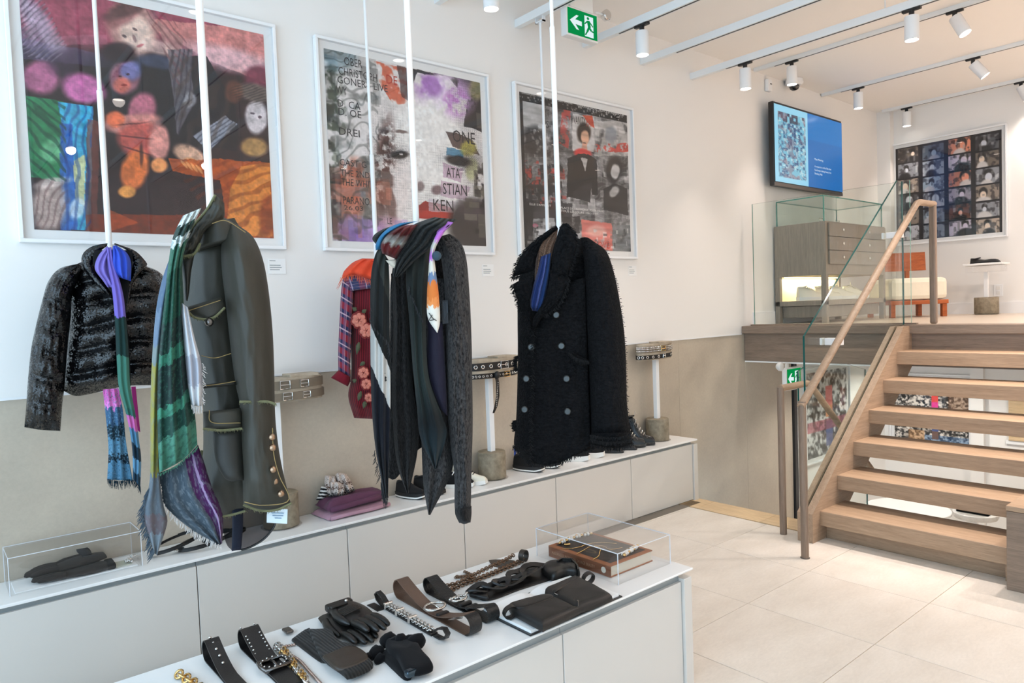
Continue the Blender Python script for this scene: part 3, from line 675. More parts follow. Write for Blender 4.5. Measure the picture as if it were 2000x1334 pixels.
# ---- olive jacket with green scarf ----------------------------------------------
M_OLIVE = leather('olive_waxed_leather', (52, 50, 42), .58, 500, .12, .12)
M_OLIVED = leather('olive_dark_leather', (35, 34, 29), .5, 500, .12, .12)
M_FRAY = fab('frayed_olive_edge', (112, 112, 84), .95, 300, .3); M_STITCH = fab('tan_stitch', (150, 128, 84), .8)
K = crop(250, 360, 1.828); S = Stand(.60, YF)
oj = thing('jacket', (.60, YF, .8), 'olive waxed field jacket with frayed edges, turned side-on on its pole', 'jacket')
sheet('body', S, K([(240,140),(196,260),(186,400),(196,520),(226,640),(263,760),(268,850),(268,950),(258,1010),(247,1090),(256,1150),(292,1186)]), K([(380,120),(420,200),(440,350),(450,560),(455,760),(462,900),(468,1060),(472,1150)]), M_OLIVE, oj,
    B=K([(292,1186),(360,1180),(420,1166),(472,1150)]), dep=.05, front=.10, back=.16, rough=.003, nu=40, nv=60, folds=[(1.5, .005, 0, 3, .3)])
sheet('sleeve', S, K([(352,150),(334,210),(334,300),(348,420),(368,600),(385,720),(398,785),(400,900),(408,1040),(412,1142)]), K([(400,150),(448,190),(482,270),(502,380),(516,520),(522,660),(524,780),(530,880),(548,1000),(580,1136)]), M_OLIVE, oj,
    T=K([(352,150),(375,138),(400,150)]), B=K([(412,1142),(460,1162),(520,1162),(580,1136)]), dep=-.06, front=.085, back=.09, rough=.003, nu=34, nv=70, folds=[(1.2, .004, 1, 3, .2)])
sheet('shoulder_yoke', S, K([(290,100),(262,160),(240,240)]), K([(330,110),(395,150),(438,190)]), M_OLIVE, oj, dep=-.03, front=.06, back=.12, nu=24, nv=20)
sheet('collar', S, K([(312,38),(278,92),(232,150),(205,200),(180,258)]), K([(345,85),(338,125),(280,162),(256,212),(238,246)]), M_OLIVE, oj, T=K([(312,38),(335,58),(345,85)]), dep=-.075, front=.03, back=.02, nu=18, nv=30, rough=.008)
sheet('lapel', S, K([(182,262),(192,300),(200,350),(202,390),(206,414)]), K([(238,248),(226,310),(222,350),(218,390),(212,418)]), M_OLIVED, oj, dep=-.085, front=.012, back=.008, nu=10)
sheet('chest_pocket_flap', S, K([(204,440),(214,462),(240,474),(270,484)]), K([(332,402),(346,425),(346,445),(330,462)]), M_OLIVE, oj, B=K([(270,484),(290,482),(312,470),(330,462)]), dep=-.085, front=.02, back=.01, nu=18, nv=14)
sheet('waist_seam', S, K([(262,716),(264,730)]), K([(385,702),(388,716)]), M_OLIVED, oj, dep=-.085, front=.012, back=.006, nu=14, nv=5)
sheet('lower_pocket', S, K([(302,872),(306,940),(318,1000),(345,1050),(372,1062)]), K([(408,872),(410,940),(414,1000),(416,1040),(418,1056)]), M_OLIVED, oj, dep=-.085, front=.018, back=.01, nu=16, nv=18)
sheet('lower_pocket_flap', S, K([(268,812),(272,840),(276,872)]), K([(402,798),(408,830),(410,872)]), M_OLIVE, oj, dep=-.095, front=.022, back=.01, nu=18, nv=12)
for nm, ln in (('stitching', [(268,720),(320,714),(384,703)]), ('stitching', [(290,806),(300,850),(402,852)]), ('stitching', [(300,140),(350,130),(420,172)]), ('stitching', [(262,612),(310,620),(368,604)]),
               ('stitching', [(516,870),(520,960),(540,1040),(574,1128),(480,1146),(416,1134)]), ('stitching', [(214,452),(330,414)])):
    cord(nm, S, K(ln), M_STITCH, oj, .0011, -.118 if ln[0][0] < 500 and ln[0][1] > 200 else -.145, 24, 4)
for ln, dp in (([(398,776),(450,776),(500,776),(528,786)], -.14), ([(412,1144),(470,1164),(530,1162),(584,1138)], -.10), ([(247,1080),(256,1150),(292,1188),(360,1182),(420,1166)], -.08), ([(268,872),(330,878),(408,872)], -.12), ([(180,258),(215,254),(238,246),(258,210)], -.10), ([(206,444),(240,476),(300,478),(346,440)], -.11), ([(312,38),(280,92),(232,150),(205,200),(180,258)], -.09), ([(264,950),(256,1010),(246,1090)], -.06)):
    cord('frayed_edge', S, K(ln), M_FRAY, oj, .0032, dp, 60, 5)
    strands('frayed_threads', S, K(ln), M_FRAY, oj, 46, (2, 7), .0008, dp, (0.1, 1), seed=int(ln[0][0]))
for bx, by, dp in ((524,1060,-.10), (546,1104,-.10), (514,902,-.13), (516,940,-.13), (518,1018,-.12)):
    c = K([(bx, by)])[0]; MB().ball(S.pt(c[0], c[1], dp-.02), .009, 10, 6).build('stud', plain('copper_stud', (168,140,116), .3, metal=1.0), oj, smooth=True)
c = K([(290, 492)])[0]; MB().ball(S.pt(c[0], c[1], -.115), .011, 10, 6).build('button', M_PEWTER, oj, smooth=True)
M_GSC = bands('green_print_scarf', [(0, (206,212,210)), (.05, (40,54,50)), (.10, (196,206,206)), (.14, (52,96,78)), (.24, (26,66,52)), (.44, (30,48,44)), (.55, (52,108,88)), (.60, (28,44,42)), (.70, (30,46,44)), (.76, (58,118,96)), (.80, (30,60,52)), (.88, (66,116,98))], (2.5, 14), .09, [(.4, (26,42,40)), (.6, (54,98,82))], amount=.5)
M_GSL = bands('grey_mustard_edge', [(0, (80,98,120)), (.18, (96,112,132)), (.30, (112,122,120)), (.36, (134,128,62)), (.66, (120,116,56)), (.72, (84,92,100)), (.86, (92,84,88)), (.93, (108,118,126))], (2, 8), .1, [(.4, (70,84,96)), (.6, (120,132,140))], amount=.25)
M_PUR = bands('purple_grey_print', [(0, (62,74,84)), (.5, (70,82,92)), (.62, (70,36,80)), (.78, (146,124,158)), (.83, (66,28,72)), (.96, (46,18,50))], (5, 3), .12, [(.4, (88,100,110)), (.6, (150,160,168))], by='u', amount=.25)
gs = thing('scarf', (.45, YF-.1, .6), 'large green and mustard printed scarf draped inside the olive jacket', 'scarf')
sheet('edge_panel', S, K([(150,260),(122,340),(100,450),(86,620),(80,800),(80,1000),(74,1080),(56,1150),(60,1220),(95,1318)]), K([(180,260),(150,400),(128,560),(118,700),(114,860),(112,1000),(118,1090),(130,1160),(140,1210),(104,1324)]), M_GSL, gs, dep=-.10, front=.025, back=.015, nu=16, nv=70, folds=[(1.5, .006, 0, 3, .4)])
sheet('main_panel', S, K([(196,112),(160,190),(142,300),(128,420),(110,600),(104,760),(106,900),(112,1030)]), K([(262,84),(224,170),(196,270),(198,400),(206,560),(222,720),(240,830),(248,930)]), M_GSC, gs, B=K([(112,1030),(150,1010),(200,980),(248,930)]), dep=-.125, front=.045, back=.02, nu=34, nv=80, folds=[(3, .010, .4, 3.5, .3), (6, .003, 0, 2, .5)])
sheet('lower_panel', S, K([(112,1030),(114,1090),(126,1140),(180,1196),(240,1240),(322,1292)]), K([(250,930),(268,980),(300,1080),(330,1150),(340,1200),(336,1282)]), M_PUR, gs, T=K([(112,1030),(180,1000),(250,930)]), dep=-.085, front=.02, back=.012, nu=34, nv=44, folds=[(3, .008, 0, 2, .5)])
sheet('inner_tail', S, K([(188,420),(196,520),(206,640),(214,720),(226,790)]), K([(214,440),(236,540),(262,640),(266,720),(264,792)]), bands('pale_grey_tail', [(0, (198,200,206)), (.5, (170,172,182)), (.8, (204,206,210))], (2, 5), .3), gs, dep=-.15, front=.018, back=.01, folds=[(2, .008, 0, 2, .3)])
strands('fringe', S, K([(226,788),(245,794),(264,790)]), fab('pale_thread', (204, 202, 200), .9), gs, 30, (6, 16), .0012, -.155)
strands('fringe', S, K([(264,640),(267,700),(265,780)]), MATS['pale_thread'], gs, 26, (3, 8), .0011, -.155, (.7, .7))
strands('fringe', S, K([(114,1070),(126,1140),(180,1198),(240,1242),(330,1290)]), MATS['pale_thread'], gs, 90, (5, 14), .0016, -.10, (-.2, 1), seed=5)
strands('fringe', S, K([(78,1080),(56,1150),(62,1220),(95,1318)]), fab('slate_thread', (78, 92, 104), .9), gs, 70, (8, 20), .0015, -.11, (-.6, 1), seed=6)
strands('fringe', S, K([(112,1034),(160,1010),(210,974),(248,936)]), fab('green_thread', (70, 120, 100), .9), gs, 50, (3, 7), .0011, -.15, (0, 1), seed=7)
sheer = glassy('black_sheer', (.42, .41, .42), .6, .1)
sb = thing('sheer_drape', (.68, YF+.05, .58), 'sheer black drape with a dark ribbon hanging below the olive jacket', 'drape')
sheet('ribbon', S, K([(372,1150),(372,1230),(370,1310)]), K([(412,1150),(410,1230),(404,1304)]), fab('midnight_ribbon', (22, 26, 40), .6), sb, dep=.02, front=.004, back=.004, nu=6, nv=12)
sheet('gauze', S, K([(340,1150),(336,1200),(350,1280),(372,1308)]), K([(470,1140),(528,1200),(486,1265),(406,1306)]), sheer, sb, dep=.05, front=.002, back=.002, nu=16, nv=20, folds=[(2, .006, 0, 2, .5)])
cord('piping', S, K([(528,1196),(520,1225),(486,1266),(440,1294),(404,1306)]), M_BLACK, sb, .003, .05)
tg = thing('price_tag', (.74, YF, .72), 'small pale blue price tag hanging from the olive jacket cuff', 'tag')
sheet('card', S, K([(496,1158),(495,1208)]), K([(570,1160),(568,1212)]), plain('tag_card', (214, 228, 236), .6), tg, dep=-.04, front=.0006, back=.0006, nu=4, nv=4, smooth=False)
for k, (a, b) in enumerate(((512,556), (516,554), (524,548))):
    y0 = 1172+k*9; sheet('print_line', S, K([(a, y0), (a, y0+3)]), K([(b, y0+1), (b, y0+4)]), plain('tag_ink', (120, 150, 176), .7), tg, dep=-.0415, front=.0003, back=.0003, nu=3, nv=3, smooth=False)
cord('tag_string', S, K([(532,1158),(540,1130)]), M_SATIN, tg, .0008, -.04, 6, 4)
sheet('acrylic_tab', S, K([(538,1022),(540,1110)]), K([(572,1022),(570,1110)]), M_ACRYL, tg, dep=.06, front=.0008, back=.0008, nu=4, nv=4, smooth=False)

# ---- grey cardigan with layered scarves -----------------------------------------
def heather(name, c1, c2):
    t = NT(name); co = t.coord('Object', (1, 1, .45)); n = t.noise(co, 170, 4, .75); w = t.node('ShaderNodeTexVoronoi'); w.inputs['Scale'].default_value = 240; t.link(co, w.inputs[0])
    t.set(color=t.ramp(n, [(.38, lin(c1)), (.64, lin(c2))]), rough=.95, spec=.08, sheen=.08); t.bump(w.outputs[0], .7, .003); MATS[name] = t.m; return t.m
M_HEATH = heather('charcoal_heather_knit', (27, 25, 25), (78, 75, 74)); M_HEATD = heather('dark_heather_knit', (12, 11, 11), (42, 39, 38))
K = crop(590, 400, 2.085); S = Stand(1.217, YF)
cg = thing('cardigan', (1.217, YF, .62), 'long charcoal heathered knit cardigan with one sleeve hanging straight', 'cardigan')
sheet('back', S, K([(380,200),(360,330),(358,560),(356,800),(352,960),(352,1112)]), K([(570,150),(590,330),(592,600),(594,760),(600,900),(610,1000)]), M_HEATD, cg, B=K([(352,1112),(385,1112),(470,1000),(540,980),(610,1000)]), dep=.10, front=.03, back=.12, nu=34, nv=50, rough=.01)
sheet('sleeve', S, K([(540,135),(562,200),(578,320),(582,480),(586,700),(592,850),(604,980),(620,1100),(622,1240),(640,1294)]), K([(600,118),(642,148),(668,215),(681,350),(690,540),(693,720),(695,900),(690,1080),(688,1200),(686,1292)]), M_HEATH, cg, B=K([(640,1294),(662,1300),(686,1292)]), dep=-.02, front=.075, back=.08, nu=28, nv=80, rough=.010, folds=[(1.5, .005, 0, 5, 0)])
sheet('front_panel', S, K([(362,280),(372,480),(366,760),(376,980),(396,1090),(428,1176)]), K([(426,280),(436,500),(452,740),(474,900),(468,1020),(434,1176)]), M_HEATD, cg, dep=-.03, front=.04, back=.04, nu=24, nv=60, folds=[(2, .012, 1, 2, .3)])
sheet('front_panel', S, K([(500,300),(490,500),(480,760),(486,960),(494,1140),(514,1262)]), K([(588,300),(590,600),(592,850),(610,990),(608,1092),(522,1264)]), M_HEATH, cg, dep=.0, front=.035, back=.04, nu=28, nv=60, folds=[(2, .012, 0, 2, .5)])
sheet('wrist_rib', S, K([(622,1232),(624,1262),(640,1296)]), K([(690,1226),(690,1262),(686,1294)]), M_HEATD, cg, dep=-.02, front=.077, back=.08, nu=20, nv=8)
sheet('care_label', S, K([(570,390),(572,486)]), K([(594,388),(596,482)]), plain('black_label', (26, 30, 36), .6), cg, dep=-.085, front=.001, back=.001, nu=4, nv=4, smooth=False)
for k in range(6):
    sheet('label_print', S, K([(576+k*3, 396), (578+k*3, 470-k*6)]), K([(577.2+k*3, 396), (579.2+k*3, 470-k*6)]), plain('label_ink', (130, 140, 150), .7), cg, dep=-.0865, front=.0003, back=.0003, nu=3, nv=3, smooth=False)
M_DSC = bands('charcoal_scarf', [(0, (56,58,54)), (.18, (34,36,36)), (.30, (30,32,32))], (3, 6), .1, [(.4, (34,36,36)), (.6, (80,82,78))], interp='LINEAR', amount=.2)
M_DGR = bands('storm_green_scarf', [(0, (50,52,48)), (.25, (32,36,34)), (.6, (44,53,51)), (.78, (24,28,30)), (.9, (33,43,47))], (3, 4), .2, interp='LINEAR')
M_LEFT = bands('left_scarf_print', [(0, (58,60,56)), (.1, (36,38,38)), (.30, (30,32,32)), (.385, (196,194,190)), (.545, (26,28,36)), (.8, (20,22,28)), (.93, (44,46,50))], (2, 9), .06, [(.42, (46,46,46)), (.52, (210,208,204))], amount=.0, slant=-.16)
sa = thing('scarf', (1.05, YF-.1, .7), 'charcoal and white printed scarf hanging on the shirt side of the grey cardigan', 'scarf')
sheet('hanging_end', S, K([(316,170),(296,210),(280,300),(278,500),(280,700),(285,850),(300,1000),(322,1120),(336,1200)]), K([(352,225),(356,320),(357,460),(358,560),(361,760),(359,900),(354,1050),(352,1120),(350,1190)]), M_LEFT, sa, dep=-.10, front=.03, back=.015, nu=26, nv=80, folds=[(2.5, .010, 0, 3, .4)])
strands('fringe', S, K([(322,1120),(336,1196),(350,1186)]), fab('charcoal_thread', (52, 54, 58), .9), sa, 40, (6, 20), .0013, -.10)
strands('fringe', S, K([(280,420),(282,480),(350,560),(356,600)]), MATS['charcoal_thread'], sa, 36, (4, 12), .0011, -.145, seed=12)
strands('fringe', S, K([(296,1000),(304,1050),(320,1110)]), MATS['charcoal_thread'], sa, 24, (4, 14), .0011, -.10, (-.5, 1), seed=13)
m = MB()
for _k in range(26):
    a = random.random(); b = random.random(); c = K([(318+34*b, 600+150*a)])[0]
    if b < (a-.1)*.9+.1: m.ball(S.pt(c[0], c[1], -.126), (.005*random.uniform(.4, 1.2), .001, .006*random.uniform(.4, 1.1)), 8, 4, Matrix.Rotation(-.6, 4, 'Z'))
m.build('ink_spots', plain('ink_black', (34, 34, 34), .8), sa, smooth=True)
sd = thing('scarf', (1.27, YF-.12, .8), 'storm-green scarf wound round the collar of the grey cardigan with a pointed tail', 'scarf')
sheet('tail', S, K([(445,150),(426,240),(424,330),(435,450),(450,650),(468,830),(482,950),(540,1076)]), K([(520,150),(516,260),(508,360),(504,480),(516,700),(574,870),(588,940),(546,1078)]), M_DGR, sd, dep=-.10, front=.03, back=.015, nu=28, nv=80, folds=[(2, .012, .5, 3, .4)])
sheet('neck_fold', S, K([(540,52),(468,84),(430,140),(392,200),(374,250),(372,292)]), K([(628,58),(600,92),(560,120),(530,170),(470,220),(392,296)]), M_DSC, sd, dep=-.13, front=.05, back=.03, nu=30, nv=36, folds=[(4, .009, 0, 2, 0)])
sheet('neck_fold', S, K([(330,98),(296,120),(286,140),(300,160)]), K([(420,70),(400,100),(380,130),(350,180)]), M_DSC, sd, dep=-.09, front=.04, back=.03, nu=18, nv=18, folds=[(3, .006, 0, 2, 0)])
sheet('neck_roll', S, K([(540,50),(500,62),(440,90),(400,150)]), K([(632,62),(600,78),(540,100),(500,140)]), M_DSC, sd, dep=-.02, front=.07, back=.08, nu=22, nv=18)
strands('fringe', S, K([(432,330),(446,370),(470,430),(490,470)]), MATS['charcoal_thread'], sd, 30, (5, 14), .0012, -.135, seed=14)
M_RSC = bands('oxblood_print', [(0, (96,40,40)), (.35, (70,24,24)), (.6, (140,140,134)), (.72, (88,32,32))], (3, 3), .4, interp='LINEAR')
sr = thing('scarf', (1.15, YF-.14, 1.4), 'oxblood and blue patterned scarf bunched at the cardigan neck', 'scarf')
sheet('bunch', S, K([(400,86),(350,118),(320,160),(326,198)]), K([(472,80),(450,110),(430,150),(384,222)]), M_RSC, sr, dep=-.15, front=.05, back=.03, nu=24, nv=24, folds=[(3, .008, 0, 3, 0)])
sheet('blue_roll', S, K([(400,74),(356,92),(320,124),(300,160),(300,186)]), K([(474,66),(440,76),(390,96),(340,128),(322,180)]), fab('peacock_blue', (46, 110, 152), .8), sr, dep=-.13, front=.03, back=.02, nu=12, nv=24)
sheet('cream_hem', S, K([(340,226),(358,246),(378,262)]), K([(382,222),(386,238),(388,250)]), fab('cream_cloth', (206, 196, 180), .85), sr, dep=-.15, front=.01, back=.01, nu=8, nv=8)
M_PRN = bands('pink_orange_print', [(0, (170,110,190)), (.1, (196,120,210)), (.2, (204,200,190)), (.3, (190,110,200)), (.38, (222,214,200)), (.48, (110,130,160)), (.55, (212,120,60)), (.70, (224,140,80)), (.76, (222,216,204)), (.9, (228,222,210))], (3, 7), .22)
spn = thing('scarf', (1.33, YF-.15, 1.25), 'white, pink and orange printed scarf corner beside the cardigan sleeve', 'scarf')
sheet('corner', S, K([(586,66),(545,112),(522,180),(514,280),(508,380),(512,460),(548,520)]), K([(616,72),(575,118),(540,190),(545,270),(556,360),(562,470),(552,521)]), M_PRN, spn, dep=-.155, front=.014, back=.01, nu=14, nv=60)
cord('arrow_print', S, K([(516,440),(532,462),(548,472)]), M_BLACK, spn, .0012, -.172, 8, 4)
cord('arrow_print', S, K([(530,448),(518,470),(536,468)]), M_BLACK, spn, .0012, -.172, 8, 4)
sheet('navy_lining', S, K([(512,470),(508,600),(514,700),(560,830)]), K([(572,480),(582,640),(588,760),(592,860)]), fab('navy_silk', (30, 28, 44), .6), spn, dep=-.075, front=.02, back=.012, nu=14, nv=30)
MB().ball(S.pt(*K([(548,208)])[0], -.17), .014, 10, 6).build('tassel_knot', fab('slate_knot', (58, 76, 88), .8), spn, smooth=True)

# ---- black boucle coat -----------------------------------------------------------
def boucle():
    t = NT('black_boucle'); co = t.coord(); v = t.node('ShaderNodeTexVoronoi'); v.inputs['Scale'].default_value = 120; t.link(co, v.inputs[0]); n = t.noise(t.coord('Object', (1, 1, 2.5)), 60, 4, .7)
    t.set(color=t.ramp(n, [(.3, lin((6, 6, 7))), (.75, lin((27, 27, 29)))]), rough=.95, spec=.15, sheen=0.0); t.bump(t.math('ADD', v.outputs[0], n), .9, .005); MATS['boucle'] = t.m; return t.m
M_BOUC = boucle(); M_BTHR = fab('black_thread', (20, 20, 21), .95)
K = crop(900, 420, 2.471); S = Stand(1.831, YF)
bc = thing('coat', (1.831, YF, .6), 'black boucle double-breasted coat with frayed lapels and silver buttons', 'coat')
sheet('body', S, K([(300,230),(276,340),(274,500),(275,660),(272,850),(266,1000),(257,1110),(288,1150),(342,1198)]), K([(600,120),(640,250),(650,450),(655,700),(660,900),(665,1040),(670,1120)]), M_BOUC, bc, T=K([(300,230),(400,150),(520,110),(600,120)]), B=K([(342,1198),(420,1204),(490,1190),(550,1160),(670,1120)]), dep=.04, front=.11, back=.16, nu=46, nv=80, rough=.008, folds=[(3, .005, 0, 3, .6)])
sheet('sleeve', S, K([(575,110),(592,200),(600,330),(604,480),(614,680),(624,900),(628,1010),(625,1104)]), K([(640,126),(704,178),(742,290),(768,420),(788,560),(797,700),(802,900),(814,1010),(830,1104)]), M_BOUC, bc, T=K([(575,110),(610,108),(640,126)]), B=K([(625,1104),(700,1122),(770,1122),(830,1104)]), dep=-.06, front=.085, back=.12, nu=36, nv=80, rough=.006)
sheet('front_placket', S, K([(350,520),(346,700),(345,900),(340,1050),(338,1196)]), K([(600,300),(606,560),(615,800),(622,1000),(622,1120)]), M_BOUC, bc, B=K([(338,1196),(420,1206),(500,1186),(560,1152),(622,1120)]), T=K([(350,520),(420,440),(520,330),(600,300)]), dep=-.085, front=.02, back=.02, nu=30, nv=60, rough=.012, folds=[(2, .006, 0, 2, .5)])
sheet('collar', S, K([(478,58),(462,110),(448,170),(440,230),(436,288)]), K([(508,40),(545,80),(562,130),(545,210),(515,300)]), M_BOUC, bc, T=K([(478,58),(490,44),(508,40)]), dep=-.13, front=.03, back=.02, nu=22, nv=34, rough=.014)
sheet('lapel', S, K([(432,262),(424,330),(406,400),(380,450),(350,500),(346,556)]), K([(520,306),(506,360),(484,410),(450,452),(400,486),(352,558)]), M_BOUC, bc, T=K([(432,262),(470,276),(520,306)]), dep=-.135, front=.025, back=.015, nu=22, nv=34, rough=.012)
sheet('collar', S, K([(462,52),(392,100),(330,150),(282,210),(250,300)]), K([(470,66),(420,110),(385,150),(366,200),(352,268)]), M_BOUC, bc, dep=-.10, front=.03, back=.02, nu=18, nv=34, rough=.014)
sheet('lapel', S, K([(250,334),(262,380),(282,430),(310,490),(342,550)]), K([(352,278),(350,340),(336,410),(338,470),(348,552)]), M_BOUC, bc, dep=-.12, front=.022, back=.015, nu=20, nv=30, rough=.012)
sheet('pocket_edge', S, K([(524,660),(540,690),(560,716)]), K([(545,664),(580,684),(614,700)]), M_BOUC, bc, B=K([(560,716),(590,730),(614,700)]), dep=-.115, front=.02, back=.01, nu=12, nv=10, rough=.01)
sheet('cuff_band', S, K([(628,1050),(626,1076),(628,1104)]), K([(812,1046),(822,1072),(830,1100)]), M_BOUC, bc, dep=-.06, front=.105, back=.12, nu=26, nv=10, rough=.012)
for ln, dp, dr in (([(478,58),(508,40),(545,80),(562,130),(545,210),(515,300)], -.14, (.8, .5)), ([(520,306),(506,360),(484,410),(450,452),(400,486)], -.15, (.6, .8)), ([(462,52),(392,100),(330,150),(282,210),(250,300)], -.11, (-.8, .3)), ([(250,300),(300,288),(352,270)], -.11, (0, 1)),
    ([(250,334),(262,380),(282,430),(310,490),(342,550)], -.12, (-.8, .5)), ([(346,556),(345,800),(340,1050),(338,1196)], -.115, (.7, .7)), ([(346,556),(345,800),(340,1050),(338,1196)], -.115, (-.8, .5)), ([(342,1198),(420,1204),(490,1190),(550,1160),(640,1126)], -.09, (0, 1)), ([(257,1110),(288,1150),(342,1198)], -.05, (-.3, 1)),
    ([(276,680),(272,700),(268,720),(272,740),(276,750)], -.03, (-1, .3)), ([(268,990),(264,1010),(266,1040)], -.03, (-1, .3)), ([(625,1104),(700,1122),(770,1122),(830,1104)], -.10, (0, 1)), ([(626,1060),(700,1072),(770,1070),(820,1054)], -.165, (0, 1)), ([(626,1080),(700,1094),(770,1092),(826,1076)], -.165, (0, 1)), ([(524,664),(560,690),(614,704)], -.14, (0, 1)), ([(796,700),(802,900),(814,1010),(830,1100)], -.06, (.9, .3)), ([(704,178),(742,290),(768,420),(788,560),(797,700)], -.06, (.9, .1))):
    big = ln[0][0] > 700
    strands('frayed_fringe', S, K(ln), M_BTHR, bc, 90 if not big else 60, (3, 9) if not big else (1, 3), .0016, dp, dr, seed=int(ln[0][0]+ln[-1][1]), curl=2)
M_BTN = plain('antique_silver_button', (74, 76, 76), .38, metal=1.0)
for bx, by in ((485,632), (510,790), (515,948), (460,482), (340,638), (316,790), (308,938)):
    c = K([(bx, by)])[0]; p = S.pt(c[0], c[1], -.122 if bx > 350 else -.09)
    b = MB(); R = Matrix.Rotation(-math.atan2(S.d.x, S.d.y), 4, 'Z') @ Matrix.Rotation(PI/2, 4, 'X')
    b.lathe([(.012, 0), (.0125, .003), (.010, .006), (.004, .0075)], p, 16, R); b.lathe([(.0095, .0058), (.008, .0074), (.0095, .0076)], p, 12, R)
    b.build('button', M_BTN, bc, smooth=40)
M_LACE = bands('bronze_lace', [(0, (104,78,62)), (.5, (78,56,44)), (1, (120,92,74))], (5, 12), .6, [(.45, (44,34,30)), (.55, (150,120,100))], rough=.5, amount=.8)
M_IND = bands('indigo_silk', [(0, (38,56,108)), (.4, (26,42,88)), (.55, (74,86,140)), (.62, (26,46,90)), (1, (30,56,98))], (1, 6), .2, interp='LINEAR', rough=.55, by='u')
ls = thing('scarf', (1.78, YF-.1, 1.45), 'bronze lace and indigo silk scarf tucked into the black coat collar', 'scarf')
sheet('lace', S, K([(452,58),(400,92),(372,140),(362,220),(356,300),(362,350)]), K([(470,64),(462,110),(446,160),(434,220),(420,300),(380,352)]), M_LACE, ls, dep=-.088, front=.025, back=.015, nu=20, nv=40, folds=[(3, .006, 0, 2, .2)])
sheet('silk', S, K([(388,200),(368,280),(344,360),(334,430),(346,462)]), K([(436,182),(430,270),(416,360),(400,430),(374,466)]), M_IND, ls, dep=-.115, front=.03, back=.02, nu=20, nv=36, folds=[(3, .007, 0, 2, .3)])
